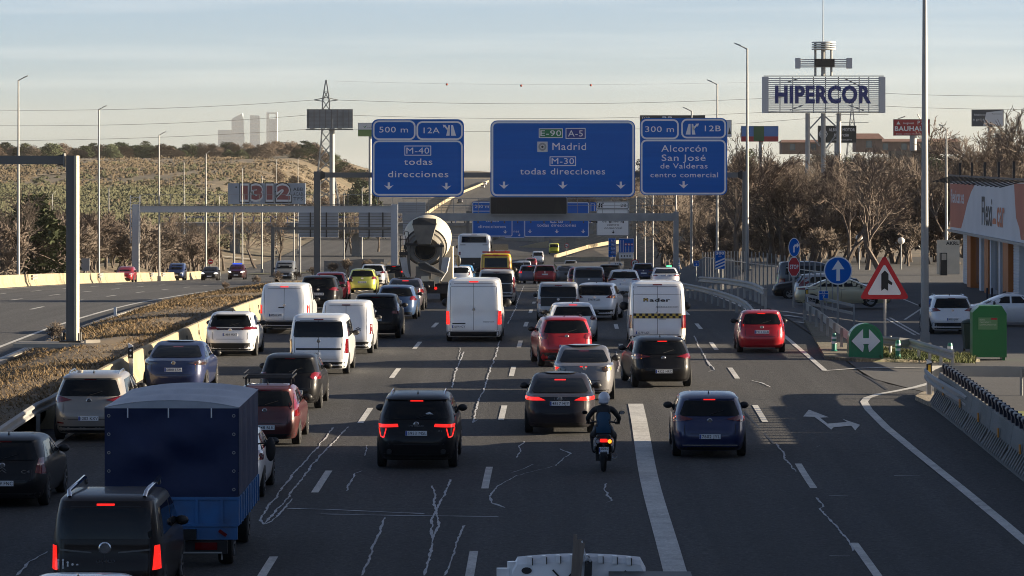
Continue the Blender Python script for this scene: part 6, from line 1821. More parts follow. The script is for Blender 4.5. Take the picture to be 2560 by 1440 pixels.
MBt = thing('kerb_post', 'short white post on the median kerb', 'post', (XL(150) + .3, 150, rz(150) + .15)); MB().box((0, 0, .2), (.12, .05, .45)).build('post', m_white, MBt)
# signs clamped on the verge barrier
for d in (262, 305, 350, 362):
    X = XL(d) - 17.45
    MB_ = thing('barrier_bracket', 'pale bolted rail splice on the far cream barrier', 'bracket', (X, d, rz(d) + .55), group='splices on the far barrier')
    MB().box((.06, 0, 0), (.08, 2.6, .16)).box((.06, 0, .2), (.08, 2.6, .14)).build('plate', m_galv, MB_)

# clothing container, bins
q = pk(2474, 902)
k = q[1] / FPX
cw, ch = 85 * k, 137 * k
ct = thing('clothing_container', 'large green clothing collection container at right', 'container', (q[0], q[1], q[2]), R(-3))
m_cg = mat('container_green', (.012, .15, .035), rough=.45, coat=.3, var=.3, vscale=1.5, vcol=(.02, .10, .03))
prof = [(-cw / 2, .12), (cw / 2, .12), (cw / 2, ch * .86), (cw * .36, ch), (-cw * .30, ch), (-cw / 2, ch * .88)]
MB().prism(prof, 0, 1.2).build('body', m_cg, ct)
for sx_ in (-.42, .42): MB().box((sx_ * cw, .6, .06), (.10, 1.0, .14)).build('foot', m_cg, ct)
pn = MB().box((-.05 * cw, -.012, ch * .68), (.56 * cw, .02, ch * .22)).build('notice', mat('notice_green', (.12, .24, .10), rough=.6), ct)
for i, w in enumerate(('ROPA,', 'CALZADO Y', 'COMPLEMENTOS')):
    text_obj('lettering', w, -.29 * cw, (-.29 + .16 * (i + 1)) * cw, ch * (.735 - .045 * i), ch * .026, mat('notice_cream', (.5, .52, .4)), pn, y=-.026)
MB().box((.13 * cw, -.026, ch * .765), (.18 * cw, .004, ch * .03)).build('red_tag', m_sred, pn)
q = pk(2430, 880)
bn = thing('waste_bin', 'dark wheeled bin left of the green container', 'bin', (q[0], q[1], q[2]))
MB().add([(-.28, -.3, .12), (.28, -.3, .12), (.28, .3, .12), (-.28, .3, .12), (-.36, -.4, 1.05), (.36, -.4, 1.05), (.36, .4, 1.05), (-.36, .4, 1.05)], [(3, 2, 1, 0), (0, 1, 5, 4), (1, 2, 6, 5), (2, 3, 7, 6), (3, 0, 4, 7), (4, 5, 6, 7)]).build('body', mat('bin_dark_green', (.012, .03, .02), rough=.5), bn)
MB().ball((0, 0, 1.08), (.40, .44, .14), 12, 6).build('lid', MATS['bin_dark_green'], bn, smooth=50)
for sx_ in (-.25, .25): MB().lathe([(0, -.03), (.09, -.03), (.09, .03), (0, .03)], 10, Matrix.Translation((sx_, .3, .09)) @ Matrix.Rotation(R(90), 4, 'Y')).build('castor', m_tyre, bn)
for i, x in enumerate((2468, 2480)):
    q = pk(x, 765)
    b = thing('parking_bollard', 'dark slim bollard in front of the showroom, %s of two' % ('left', 'right')[i], 'bollard', q)
    MB().tube([(0, 0, 0), (0, 0, .85)], .06, 10).ball((0, 0, .87), .065, 10, 6).build('shaft', m_navy, b, smooth=40)

# palisade fence behind the curved rail
pale = MB().box((0, 0, 1.1), (.05, .05, 2.3)).mesh('paling', m_galv)
fl = thing('palisade_fence', 'row of slim steel fence uprights beside the parked cars', 'fence', pk(1890, 760))
o = fl.location
for i in range(34):
    u = i / 33
    X = 14.2 + 1.2 * u; D = 268 - 95 * u
    p = inst('paling', pale, fl, Vector((X, D, gz(X, D))) - o, (0, 0, rnd.gauss(0, .1)))
    p.scale = (1.3, 1.3, 1.0)
fr = MB()
fr.bar(Vector((14.2, 268, gz(14.2, 268) + 1.9)) - o, Vector((15.4, 173, gz(15.4, 173) + 1.9)) - o, .05, .05)
fr.build('fence_rail', m_galv, fl)
fb_ = thing('barrier_fence', 'low grey rail fence in front of the gold saloon', 'fence', pk(2065, 800))
fm = MB(); o = fb_.location
a, b = Vector(pk(2015, 812)) - o, Vector(pk(2135, 820)) - o
for z in (.85, .5): fm.bar(a + Vector((0, 0, z)), b + Vector((0, 0, z)), .06, .12)
fm.build('rail', m_galv, fb_)
for i in range(4):
    p = a + (b - a) * (i / 3)
    MB().box(p + Vector((0, 0, .42)), (.08, .08, .9)).build('post', m_galv, fb_)

# ================================================================== BUILDINGS
# showroom at right with orange and white fascia
m_wall = mat('white_render', (.52, .53, .54), rough=.8, var=.35, vscale=.8, vcol=(.42, .42, .42))
m_or = mat('orange_column', (.42, .13, .025), rough=.55, var=.3, vscale=1)
m_orp = mat('orange_fascia', (.42, .115, .06), rough=.6, var=.25, vscale=.5)
m_fw = mat('fascia_white', (.55, .55, .57), rough=.6, var=.2, vscale=.4)
m_pane = mat('showroom_glass', (.10, .12, .13), rough=.08, spec=.7)
A_, B_ = Vector((28.0, 225.0)), Vector((26.2, 178.0))
dirv = (B_ - A_).normalized()
zg = CZ - 6.9
sh = thing('car_showroom', 'white car showroom with orange columns and orange and white fascia', 'building', (A_.x, A_.y, zg), math.atan2(dirv.y, dirv.x))
def uw(x, off=0.0):
    """distance along the facade at which photo column x lies; off moves the plane forward"""
    lo, hi = 0.0, 60.0
    for _ in range(50):
        m_ = (lo + hi) / 2
        X = A_.x - off + dirv.x * m_; D = A_.y + dirv.y * m_
        if CX + FPX * X / D < x: lo = m_
        else: hi = m_
    return lo
LEN = 58.0
MB().box((LEN / 2, 7.5, 3.0), (LEN, 14.6, 6.0)).build('wall', m_wall, sh)
MB().box((LEN / 2, 7.5, 6.05), (LEN + .4, 15, .25)).build('roof', m_conc2, sh)
def fcol(name, x0, x1, z0, z1, m, off=.12, depth=.3, parent=None):
    u0, u1 = uw(x0), uw(x1)
    return MB().box(((u0 + u1) / 2, depth / 2 - off, (z0 + z1) / 2), (u1 - u0, depth, z1 - z0)).build(name, m, parent or sh)
su = fcol('roller_shutter', 2413, 2430, .05, 3.3, m_wall, .06)
for i in range(22):
    u0, u1 = uw(2413), uw(2430)
    MB().box(((u0 + u1) / 2, -.08, .15 + i * .145), (u1 - u0, .05, .09)).build('slat', m_fw, su)
for x0, x1 in ((2432, 2441), (2476, 2486), (2523, 2537)): fcol('column', x0, x1, 0, 3.4, m_or, .35, .5)
for x0, x1 in ((2460, 2465), (2487, 2490), (2509, 2513)): fcol('column', x0, x1, 0, 3.4, m_fw, .28, .4)
for x0, x1 in ((2443, 2459), (2466, 2475), (2491, 2505), (2514, 2522)): fcol('shop_window', x0, x1, .3, 3.3, m_pane, .05)
fcol('dark_post', 2505, 2508, 0, 3.4, m_black, .25, .3)
su = fcol('roller_shutter', 2538, 2552, .05, 3.3, m_wall, .06)
for i in range(22):
    u0, u1 = uw(2538), uw(2552)
    MB().box(((u0 + u1) / 2, -.08, .15 + i * .145), (u1 - u0, .05, .09)).build('slat', m_fw, su)
# fascia board, standing out from the wall
FO = .75
zf0, zf1 = 6.9 - 3.55, 6.9 - .55
f0 = uw(2376, FO)
fa = MB().box(((f0 + LEN) / 2, -FO + .12, (zf0 + zf1) / 2), (LEN - f0, .25, zf1 - zf0)).build('fascia', m_fw, sh)
def fz(x, y):
    """facade coordinates of a photo point on the fascia plane"""
    u = uw(x, FO)
    D = A_.y + dirv.y * u
    return (u, CZ - (y - HY) * D / FPX - zg)
def fpoly(name, pts, m, y=-.015):
    MB().prism([fz(*p) for p in pts], -FO + y, -FO + y + .012).build(name, m, fa)
fpoly('orange_panel', [(2376.5, 459), (2439, 459), (2428, 480), (2418, 510), (2410, 545), (2403, 571), (2376.5, 567)], m_orp)
fpoly('orange_panel', [(2536, 459), (2600, 459), (2600, 606), (2553, 599), (2549, 570), (2541, 545), (2538, 500)], m_orp)
def ftext(name, s, x0, x1, yb, cap, m):
    a, b = fz(x0, yb), fz(x1, yb)
    mb = MB(); text_into(mb, s, a[0], b[0], (a[1] + b[1]) / 2, cap * (A_.y + dirv.y * (a[0] + b[0]) / 2) / FPX, -FO - .02, .02)
    mb.build(name, m, fa)
ftext('lettering', 'Flexi', 2455, 2481, 562, 68, m_ink)
ftext('lettering', 'car', 2493, 2512, 566, 68, mat('orange_ink', (.48, .14, .05)))
ftext('lettering', 'flexicar.es', 2378, 2411, 507, 32, m_fw)
fpoly('car_icon', [(2482, 560), (2491, 560), (2491, 552), (2489, 546), (2484, 546), (2482, 552)], MATS['orange_ink'], -.02)
MB().box(((f0 + LEN) / 2, -FO - .02, zf0 - .06), (LEN - f0, .34, .14)).build('fascia_ledge', m_galv, sh)
lr = thing('fascia_light_rail', 'black light rail with outrigger arms along the showroom roof', 'light rail', (A_.x, A_.y, zg + zf1), math.atan2(dirv.y, dirv.x))
MB().bar((f0 - 1.5, -FO, .35), (LEN, -FO, .12), .08, .10).build('rail', m_black, lr)
for i in range(18):
    u = f0 + .5 + i * 2.5
    MB().bar((u, -FO + .1, .30 - i * .012), (u - .3, -FO - 1.1, -.05 - i * .01), .06, .06).build('arm', m_black, lr)
for i in range(5): MB().bar((f0 + 7 + i * 8, -FO, .2), (f0 + 7 + i * 8, -FO, 1.1), .12, .12).build('spike', m_black, lr)
# graffiti wall and bin shelter left of the showroom
s = Sign('graffiti_wall', 'pale wall with black graffiti scrawl left of the showroom', 'wall', 2343, 600, 2399, 690, 246, m=mat('pale_wall', (.50, .46, .38), rough=.9, var=.5, vscale=.8), r=.5, thick=.3)
s.text('AKRL', 2365, 2397, 612, 8, m_ink, weight=.03)
MB().box((0, .1, (s.Z(690) - 1.0)), (2.0, .3, 1.6)).build('plinth', m_conc2, s.t)
s = Sign('recycling_bin', 'dark bin standing before the graffiti wall', 'bin', 2352, 632, 2368, 692, 243, m=m_black, r=1, thick=.7)
s.rect(2354, 634, 2366, 650, m_kerb, 'notice')
# stand-in buildings out of frame to the right, added to shade the road
def stand_in_building(label, x0, x1, d0, d1, h):
    z = min(gz(x0, d0), gz(x0, d1)) - .3
    t = thing('stand_in_building', label, 'building', ((x0 + x1) / 2, (d0 + d1) / 2, z))
    MB().box((0, 0, h / 2), (x1 - x0, d1 - d0, h)).build('wall', m_wall, t)
    MB().box((0, 0, h + .15), (x1 - x0 + .5, d1 - d0 + .5, .3)).build('roof', m_conc2, t)
    n = int((d1 - d0) / 6)
    for i in range(n):
        y = -(d1 - d0) / 2 + 3 + i * (d1 - d0 - 6) / max(1, n - 1)
        w = MB().box((-(x1 - x0) / 2 - .02, y, h * .6), (.08, 3.0, 1.6)).build('window', m_pane, t)
        MB().box((-(x1 - x0) / 2 - .06, y, h * .6 - .85), (.16, 3.2, .10)).build('sill', m_conc2, w)
stand_in_building('long white stand-in block beyond the right edge, shading the foreground road', 24, 46, 8, 89.6, 11.5)
stand_in_building('lower white stand-in block added for shade beyond the right edge near the green container', 31, 50, 132, 165, 7.6)
stand_in_building('grey block added behind the footbridge for dark reflections, out of view', -70, -12, -150, -120, 14)  # unseen blocks added behind the view to darken reflections in car rears
stand_in_building('second block added behind the footbridge for dark reflections, out of view', 2, 70, -160, -125, 17)
fbg = thing('footbridge', 'concrete footbridge the view is taken from, out of view', 'bridge', (0, -5, 0))
MB().box((0, 0, 5.0), (90, 5.5, .8)).build('deck', m_conc2, fbg)
for yy in (-2.7, 2.7): MB().box((0, yy, 5.9), (90, .12, 1.0)).build('parapet', m_conc2, fbg)
for xx in (-14, 16): MB().box((xx, 0, 1.8), (1.2, 3.0, 6.4)).build('pier', m_conc2, fbg)
# brick houses on the right skyline
def house(label, x0, x1, yt, ye, yb, d, roofm, wallm):
    k = d / FPX
    c = P((x0 + x1) / 2, yb, d)
    t = thing('house', label, 'building', c)
    w = (x1 - x0) * k; he = (yb - ye) * k; ht = (yb - yt) * k
    MB().box((0, 4, he / 2), (w, 8, he)).build('wall', wallm, t)
    MB().add([(-w/2 - .4, -.5, he), (w/2 + .4, -.5, he), (w/2 + .4, 8.5, he), (-w/2 - .4, 8.5, he), (-w/2 + .3, 4, ht), (w/2 - .3, 4, ht)], [(0, 1, 5, 4), (2, 3, 4, 5), (1, 2, 5), (3, 0, 4), (0, 3, 2, 1)]).build('roof', roofm, t)
    n = max(1, int(w / 4))
    for i in range(n):
        x = -w / 2 + w * (i + .5) / n
        wi = MB().box((x, -.02, he * .6), (1.2, .1, 1.4)).build('window', m_pane, t)
        MB().box((x, -.06, he * .6 - .75), (1.4, .16, .1)).build('sill', m_conc2, wi)
m_tile = mat('roof_tile_red', (.19, .10, .075), rough=.9, var=.4, vscale=1)
m_brick = mat('brick_brown', (.21, .15, .12), rough=.9, var=.4, vscale=1)
house('low brick house with dark red roof between the two right billboards', 2140, 2205, 333, 347, 380, 760, m_tile, m_brick)
house('long reddish roofed row right of the low brick house', 2190, 2330, 347, 354, 385, 800, m_tile, m_brick)
house('reddish roofed row left of the black billboard', 1955, 2060, 349, 356, 385, 820, m_tile, m_brick)
house('long reddish roof running to the right skyline edge', 2330, 2400, 346, 354, 385, 780, m_tile, m_brick)
# far towers in the haze
m_tow = mat('tower_glass_hazed', (.46, .55, .62), rough=.6, spec=.2)  # pale tone puts distance haze into the tower colour
m_tow2 = mat('tower_white', (.56, .62, .66), rough=.6)
DT = 13500.0
kT = DT / FPX
def tower(label, pts, m, depth=40, extra=None):
    x0 = sum(p[0] for p in pts) / len(pts)
    c = P(x0, 440, DT)
    t = thing('skyscraper', label, 'tower', c)
    MB().prism([((x - x0) * kT, (440 - y) * kT) for x, y in pts], 0, depth).build('shaft', m, t)
    xs = [p[0] for p in pts]; ys = [p[1] for p in pts]
    for i in range(10):
        y = min(ys) + 20 + i * 14
        MB().box(((sum((min(xs), max(xs))) / 2 - x0) * kT, -.6, (440 - y) * kT), ((max(xs) - min(xs)) * kT * .98, 1.0, 3.0)).build('floor_band', m_tow2, t)
    return t, x0
tower('lower pale block at the left of the distant skyscrapers', [(545, 325), (580, 325), (580, 440), (545, 440)], m_tow)
tower('distant skyscraper with slanting top', [(579, 297), (606, 283), (609, 330), (611, 440), (579, 440)], m_tow)
tower('slab-like distant skyscraper, middle of the group', [(625, 288), (648, 289), (650, 440), (625, 440)], m_tow)
t, x0 = tower('distant skyscraper with framed hollow top', [(666, 281), (671, 281), (671, 440), (666, 440)], m_tow2)
MB().prism([((x - x0) * kT, (440 - y) * kT) for x, y in ((671, 297), (689, 297), (689, 440), (671, 440))], 2, 36).build('glass_body', m_tow, t)
MB().prism([((x - x0) * kT, (440 - y) * kT) for x, y in ((689, 281), (693, 281), (693, 440), (689, 440))], 0, 40).build('side_fin', m_tow2, t)
MB().prism([((x - x0) * kT, (440 - y) * kT) for x, y in ((671, 281), (689, 281), (689, 284), (671, 284))], 0, 40).build('top_frame', m_tow2, t)

# ================================================================== BILLBOARDS, HYPERMARKET SIGN, PYLON
def legs(s, xs, ytop, d, r=.25, lat=True, mm=m_galv):
    for x in xs:
        X = (x - CX) * d / FPX
        MB().tube([(X - s.t.location.x, .5, gz(X, d) - s.t.location.z - 1), (X - s.t.location.x, .5, CZ - (ytop - HY) * d / FPX - s.t.location.z)], r, 12).build('column', mm, s.t, smooth=50)
DH = 480.0
s = Sign('rooftop_style_sign', 'huge white slatted sign on tall legs with dark blue HIPERCOR letters', 'sign', 1906, 190, 2213, 283, DH, m=None)
m_slat = mat('sign_slat_white', (.55, .55, .53), rough=.55)
m_pan = mat('sign_frame_white', (.42, .43, .46), rough=.6)
for i in range(17):
    s.rect(1921, 195 + i * 5.1, 2198, 197.7 + i * 5.1, m_slat, 'slat', .12, .1)
for x in (1950, 1982, 2034, 2064, 2096, 2148, 2172): s.rect(x - 1.2, 192, x + 1.2, 281, m_post, 'upright', -.05)
for a, b in (((1970, 205), (2000, 195)), ((2110, 195), (2150, 215)), ((1975, 275), (2010, 262)), ((2120, 262), (2160, 276))):
    MB().bar((s.X(a[0]), .35, s.Z(a[1])), (s.X(b[0]), .35, s.Z(b[1])), .15, .15).build('brace', m_post, s.t)
for x0, x1 in ((1906, 1921), (2198, 2213)): MB().prism(s.rr(x0, 192, x1, 282, .3), -.3, .9).build('end_panel', m_pan, s.t)
for y in (190, 281.5): MB().box((s.X(2059.5), .2, s.Z(y)), (300 * s.k, .5, .1)).build('frame_bar', m_post, s.t)
mb = MB(); text_into(mb, 'HIPERCOR', s.X(1938), s.X(2177), s.Z(256), 39 * s.k, -.30, .03)
mb.build('letters', mat('letter_blue', (.010, .022, .16), rough=.5), s.t)
mb = MB(); text_into(mb, 'HIPERCOR', s.X(1937), s.X(2178), s.Z(256.5), 40 * s.k, -.22, .048)
mb.build('letter_rims', mat('letter_rim', (.16, .19, .34), rough=.5), s.t)
legs(s, (2020, 2059, 2098), 283, DH, .32)
for a, b in (((2022, 325), (2055, 290)), ((2063, 290), (2095, 320)), ((2022, 330), (2050, 365)), ((2096, 330), (2066, 370))):
    MB().bar((s.X(a[0]), .5, s.Z(a[1])), (s.X(b[0]), .5, s.Z(b[1])), .18, .18).build('brace', m_galv, s.t)
for x in (2039, 2059, 2079):
    MB().tube([(s.X(x), .4, s.Z(190)), (s.X(x), .4, s.Z(106))], .16 if x != 2059 else .3, 8).build('mast_column', m_galv, s.t)
for i in range(5): s.rect(2000, 147.5 + i * 4.6, 2118, 150.3 + i * 4.6, m_slat, 'upper_slat', .1, .1)
for x0, x1 in ((1989, 2001), (2117, 2130)): MB().prism(s.rr(x0, 145, x1, 171, .3), -.3, .9).build('upper_end_panel', m_pan, s.t)
MB().prism(s.rr(2036, 147, 2086, 167, .3), -.35, .2).build('clock_display', m_led, s.t)
for i in range(4):
    MB().lathe([(1.55, 0), (1.62, 0), (1.62, .14), (1.55, .14)], 28, Matrix.Translation((s.X(2060), .4, s.Z(124 - i * 5.6)))).build('crown_ring', m_slat, s.t, smooth=40)
MB().tube([(s.X(2058), .4, s.Z(106)), (s.X(2058), .4, s.Z(-20))], [.07, .04], 8).build('antenna', m_galv, s.t)

def board(label, x0, y0, x1, y1, d, m, leg, thick=.6, r=.35):
    s = Sign('billboard', label, 'billboard', x0, y0, x1, y1, d, m=m, r=.3, thick=thick, border=m_post, bw=1.0, inset=0)
    if leg: legs(s, leg, (y0 + y1) / 2, d, r)
    return s
m_bk = mat('billboard_black', (.02, .025, .025), rough=.6)
s = board('black car dealer billboard behind the hypermarket sign legs', 2045, 314, 2141, 357, 560, m_bk, (2092,))
s.text('ALBION MOTOR', 2072, 2137, 328, 7.5); s.text('Alcorcón', 2084, 2122, 341, 7.5); s.text('Concesionario', 2080, 2130, 351, 4)
MB().ring(circle(s.X(2058), s.Z(335), 11 * s.k, 8), circle(s.X(2058), s.Z(335), 9.5 * s.k, 8), -.02, -.001).build('emblem', m_white, s.t); s.text('MG', 2051, 2065, 339, 8)
s = board('red DIY store billboard left of the tall lamp post', 2234, 298, 2325, 339, 520, mat('billboard_red', (.30, .018, .025), rough=.6), (2284,), r=.5)
s.text('BAUHAUS', 2237, 2320, 327, 11, weight=.03); s.text('Langonest', 2258, 2285, 310, 5); s.text('P7', 2294, 2308, 311, 9); s.text('Bricolaje - Jardineria - Decoracion', 2240, 2302, 336, 3)
s.poly([(2241, 311), (2246, 303), (2251, 311)], m_white)
MB().bar((s.X(2245), -.3, s.Z(297)), (s.X(2262), -.9, s.Z(291)), .12, .12).build('lamp_arm', m_galv, s.t); MB().bar((s.X(2300), -.3, s.Z(297)), (s.X(2292), -.9, s.Z(286)), .12, .12).build('lamp_arm', m_galv, s.t)
s = board('grey and white billboard above the trees at far right', 2430, 274, 2509, 316, 540, mat('billboard_grey', (.07, .075, .085), rough=.6), (2476,))
s.poly([(2466, 281), (2507, 276), (2507, 314), (2458, 314)], m_pw, 'photo_field'); s.text('Rehabilitacion', 2436, 2464, 289, 4.5); s.text('91 619 33 92', 2433, 2463, 303, 6); s.text('Panamericana', 2480, 2504, 286, 3, m_ink)
s = board('blue, green and red billboard right of the Alcorcón sign', 1853, 315, 1946, 354, 560, mat('billboard_sky', (.06, .16, .40), rough=.6), (1903,))
s.rect(1853, 341, 1946, 354, mat('billboard_crimson', (.28, .02, .035), rough=.6), 'red_band', .02); s.rect(1884, 316, 1910, 353, mat('billboard_green', (.035, .10, .035), rough=.6), 'green_panel', .03)
s = board('dark billboard mostly hidden behind the Alcorcón sign', 1600, 288, 1763, 330, 620, m_bk, (1680,))
s.text('TOP', 1604, 1624, 297, 5); s.text('99', 1655, 1680, 297, 6)
s = board('pale billboard edge with dark tree drawing right of Alcorcón sign', 1770, 300, 1829, 342, 610, mat('billboard_pale', (.45, .5, .58), rough=.6), (1800,))
s.poly([(1820, 335), (1828, 335), (1824, 318)], m_bk)
s = board('dark sheet billboard back on a single post behind the pylon', 767, 273, 882, 321, 820, mat('billboard_back', (.20, .22, .24), rough=.7, var=.4, vscale=.6), (830,), r=.6)
for i in range(8): s.rect(770 + i * 14.5, 274, 771.5 + i * 14.5, 320, m_post, 'upright', .1)
for i in range(4): s.rect(767, 282 + i * 10, 882, 283 + i * 10, m_post, 'batten', .06)
MB().box((s.X(824), -.2, s.Z(324)), (118 * s.k, 1.6, .25)).build('catwalk', m_post, s.t)
s = board('white and green billboard peeping out left of the M-40 sign', 895, 307, 960, 341, 860, m_pw, (925,))
s.rect(895, 324, 960, 341, mat('billboard_meadow', (.12, .22, .06), rough=.6), 'green_field', .02); s.poly([(907, 314), (912, 320), (917, 313), (911, 317)], m_green); s.text('salud', 918, 940, 320, 4, m_conc2)
s = board('old hoarding back among the trees below the red billboard', 2222, 377, 2310, 407, 430, mat('hoarding_back', (.22, .19, .15), rough=.9, var=.5, vscale=.5), (2240, 2295))
for x in (2225, 2262, 2282, 2305): s.rect(x, 377, x + 2, 430, m_bk, 'upright', .1)
# graffiti board at left
s = Sign('graffiti_board', 'grey board sprayed with large 1312 graffiti beyond the opposite carriageway', 'board', 570, 458, 764, 510, 460, m=mat('board_grey', (.33, .37, .42), rough=.7, var=.4, vscale=.6), r=.3, thick=.5)
m_gr, m_gw = mat('graffiti_red', (.26, .085, .085), rough=.7, var=.4, vscale=1.5), mat('graffiti_white', (.6, .6, .6), rough=.7)
for i, (ch, x0, x1) in enumerate((('1', 600, 622), ('3', 626, 658), ('1', 664, 684), ('2', 690, 728))):
    s.text(ch, x0 - 1.5, x1 + 1.5, 499, 35, m_ink, weight=.16, off=.010 + .03 * i); s.text(ch, x0, x1, 498, 33, m_gw, weight=.13, off=.017 + .03 * i); s.text(ch, x0 + 2.5, x1 - 2.5, 496.5, 30, m_gr, weight=.06, off=.024 + .03 * i)
for i in range(26): s.disc(588 + rnd.random() * 140, 463 + rnd.random() * 44, .8 + 1.6 * rnd.random(), m_ink, 'dot', .008, 8)
for i, w in enumerate(('ABB', 'ACAB', 'TFS')): s.text(w, 733, 757, 477 + i * 12, 8, m_ink, weight=.0)
for x in (585, 750): on_pole(s, x, 480, 460, .12)
# lattice pylon
DP = 900.0
X0 = (815 - CX) * DP / FPX
py = thing('electricity_pylon', 'steel lattice electricity pylon left of the M-40 sign', 'pylon', (X0, DP, gz(X0, DP)))
g = py.location.z
def zt(y): return CZ - (y - HY) * DP / FPX - g
lv = [(zt(505), 3.2), (zt(470), 2.6), (zt(430), 2.0), (zt(395), 1.6), (zt(360), 1.25), (zt(330), 1.05), (zt(300), .95), (zt(275), .9), (zt(250), .85), (zt(228), .5), (zt(200), .06)]
lv = [(0.0, 3.6)] + [l for l in lv if l[0] > 1]
mb = MB()
for i in range(len(lv) - 1):
    (z0, a), (z1, b) = lv[i], lv[i + 1]
    C0 = [(-a, -a), (a, -a), (a, a), (-a, a)]; C1 = [(-b, -b), (b, -b), (b, b), (-b, b)]
    for k in range(4):
        j = (k + 1) % 4
        mb.bar((*C0[k], z0), (*C1[k], z1), .26, .26)
        mb.bar((*C0[k], z0), (*C1[j], z1), .15, .15); mb.bar((*C0[j], z0), (*C1[k], z1), .15, .15)
        mb.bar((*C1[k], z1), (*C1[j], z1), .09, .09)
mb.build('tower', m_galv, py)
for y, w in ((250, 3.0), (285, 3.6), (322, 4.0)):
    ar = MB()
    for s_ in (-1, 1):
        ar.bar((0, -.5, zt(y - 6)), (s_ * w, 0, zt(y)), .22, .22); ar.bar((0, .5, zt(y - 6)), (s_ * w, 0, zt(y)), .22, .22); ar.bar((s_ * .8, 0, zt(y) - .3), (s_ * w, 0, zt(y)), .22, .22)
    ar.build('cross_arm', m_galv, py)
m_wire = mat('wire', (.16, .15, .13), rough=.8)
def wire(label, pts, d0, d1, r=.055, group=None):
    out = []
    (xa, ya), (xm, ym), (xb_, yb_) = pts
    for i in range(25):
        t = i / 24
        x = (1 - t) ** 2 * xa + 2 * t * (1 - t) * xm + t * t * xb_
        y = (1 - t) ** 2 * ya + 2 * t * (1 - t) * ym + t * t * yb_
        out.append(P(x, y, d0 + (d1 - d0) * t))
    o = out[0].copy()
    t = MB().tube([p - o for p in out], r, 4).build('power_line', m_wire)
    t.location = o
    return tag(t, label, 'cable')
wire('uppermost power line left of the pylon', ((-40, 275), (400, 280), (786, 250)), 900, 900)
wire('middle power line left of the pylon', ((-40, 314), (420, 318), (776, 287)), 900, 900)
wire('lowest power line left of the pylon', ((-40, 352), (400, 350), (770, 323)), 900, 900)
wire('uppermost power line right of the pylon', ((844, 250), (1500, 275), (2100, 235)), 900, 900)
wire('middle power line right of the pylon', ((850, 287), (1500, 312), (2080, 270)), 900, 900)
wire('lowest power line right of the pylon', ((858, 322), (1500, 345), (2090, 290)), 900, 900)
wire('power line leaving right of the hypermarket sign, upper', ((2150, 230), (2350, 242), (2620, 240)), 800, 800, .05)
wire('power line leaving right of the hypermarket sign, lower', ((2150, 262), (2350, 274), (2620, 274)), 800, 800, .05)
eb = wire('very thin high power line carrying red warning balls', ((820, 202), (1400, 222), (2100, 200)), 900, 900, .02)
for x, y, lb in ((1117, 211, 'left'), (1303, 214, 'middle'), (1477, 213, 'right')):
    b = MB().ball((0, 0, 0), .30, 12, 8).build('warning_ball', mat('warning_red', (.30, .05, .03), rough=.6), smooth=60)
    b.location = P(x, y, 900); tag(b, '%s red warning ball on the high power line' % lb, 'warning ball')
X0 = (2130 - CX) * 1200 / FPX
py2 = thing('electricity_pylon', 'faint distant pylon behind the hypermarket sign', 'pylon', (X0, 1200, gz(X0, 1200)))
mb = MB()
zt2 = CZ - (250 - HY) * 1200 / FPX - py2.location.z
for s1 in (-1, 1):
    for s2 in (-1, 1): mb.bar((s1 * 2.6, s2 * 2.6, 0), (0, 0, zt2), .22, .22)
for k in range(9):
    a = 2.6 * (1 - k / 9.0); b = 2.6 * (1 - (k + 1) / 9.0); z0_, z1_ = zt2 * k / 9, zt2 * (k + 1) / 9
    mb.bar((-a, -a, z0_), (b, -b, z1_), .12, .12); mb.bar((a, -a, z0_), (-b, -b, z1_), .12, .12)
for q_ in (.72, .82): mb.bar((-5.5, 0, zt2 * q_), (5.5, 0, zt2 * q_), .16, .16)
mb.build('tower', m_galv, py2)

# ---- overpass beyond the dip, slip road walls
DO = 620.0
kO = DO / FPX
ov = thing('overpass', 'grey concrete overpass with blue railing across the far dip', 'bridge', (-18, DO, gz(-18, DO)))
o = ov.location
za, zb_ = CZ - (557 - HY) * kO - o.z, CZ - (584 - HY) * kO - o.z
MB().box((-5, 4, (za + zb_) / 2), (74, 8, za - zb_)).build('deck', m_conc2, ov)
MB().box((-5, -.2, za - .25), (74.4, .4, .6)).build('parapet', mat('parapet_dark', (.16, .165, .17), rough=.9, var=.4, vscale=.4), ov)
for i in range(26): MB().box((-41 + i * 2.9, -.1, za + .5), (.1, .1, 1.0)).build('railing_post', m_plblue, ov)
MB().box((-5, -.1, za + 1.0), (74, .1, .12)).build('railing', m_plblue, ov)
for x in (-30, -9, 14, 28): MB().box((x, 4, zb_ / 2 - .5), (1.4, 5, zb_ + 1)).build('pier', m_conc2, ov)
def wallrun(name, label, pix, d0, d1, h, m=m_conc, th=.4, low=1.2):
    n = len(pix)
    pts = [P(x, y, d0 + (d1 - d0) * i / (n - 1)) for i, (x, y) in enumerate(pix)]
    o = pts[0].copy()
    t = thing(name, label, 'wall', o)
    for i in range(n - 1):
        a, b = pts[i] - o, pts[i + 1] - o
        mb = MB(); u = Vector((0, th, 0)); v = Vector((0, 0, h)); lo = Vector((0, 0, low))
        mb.add([a - lo, b - lo, b + v, a + v, a - lo + u, b - lo + u, b + v + u, a + v + u], [(0, 1, 2, 3), (5, 4, 7, 6), (3, 2, 6, 7), (0, 3, 7, 4), (1, 5, 6, 2), (0, 4, 5, 1)])
        mb.build('wall_panel', m, t)
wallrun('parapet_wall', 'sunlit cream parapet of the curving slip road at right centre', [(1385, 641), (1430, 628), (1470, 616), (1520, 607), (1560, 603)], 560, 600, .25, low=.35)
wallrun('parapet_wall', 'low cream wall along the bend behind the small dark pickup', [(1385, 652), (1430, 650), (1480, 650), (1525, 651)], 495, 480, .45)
wallrun('parapet_wall', 'sunlit cream parapet below the far blue signs', [(1275, 634), (1300, 624), (1340, 616), (1372, 610)], 700, 690, .6, low=.6)
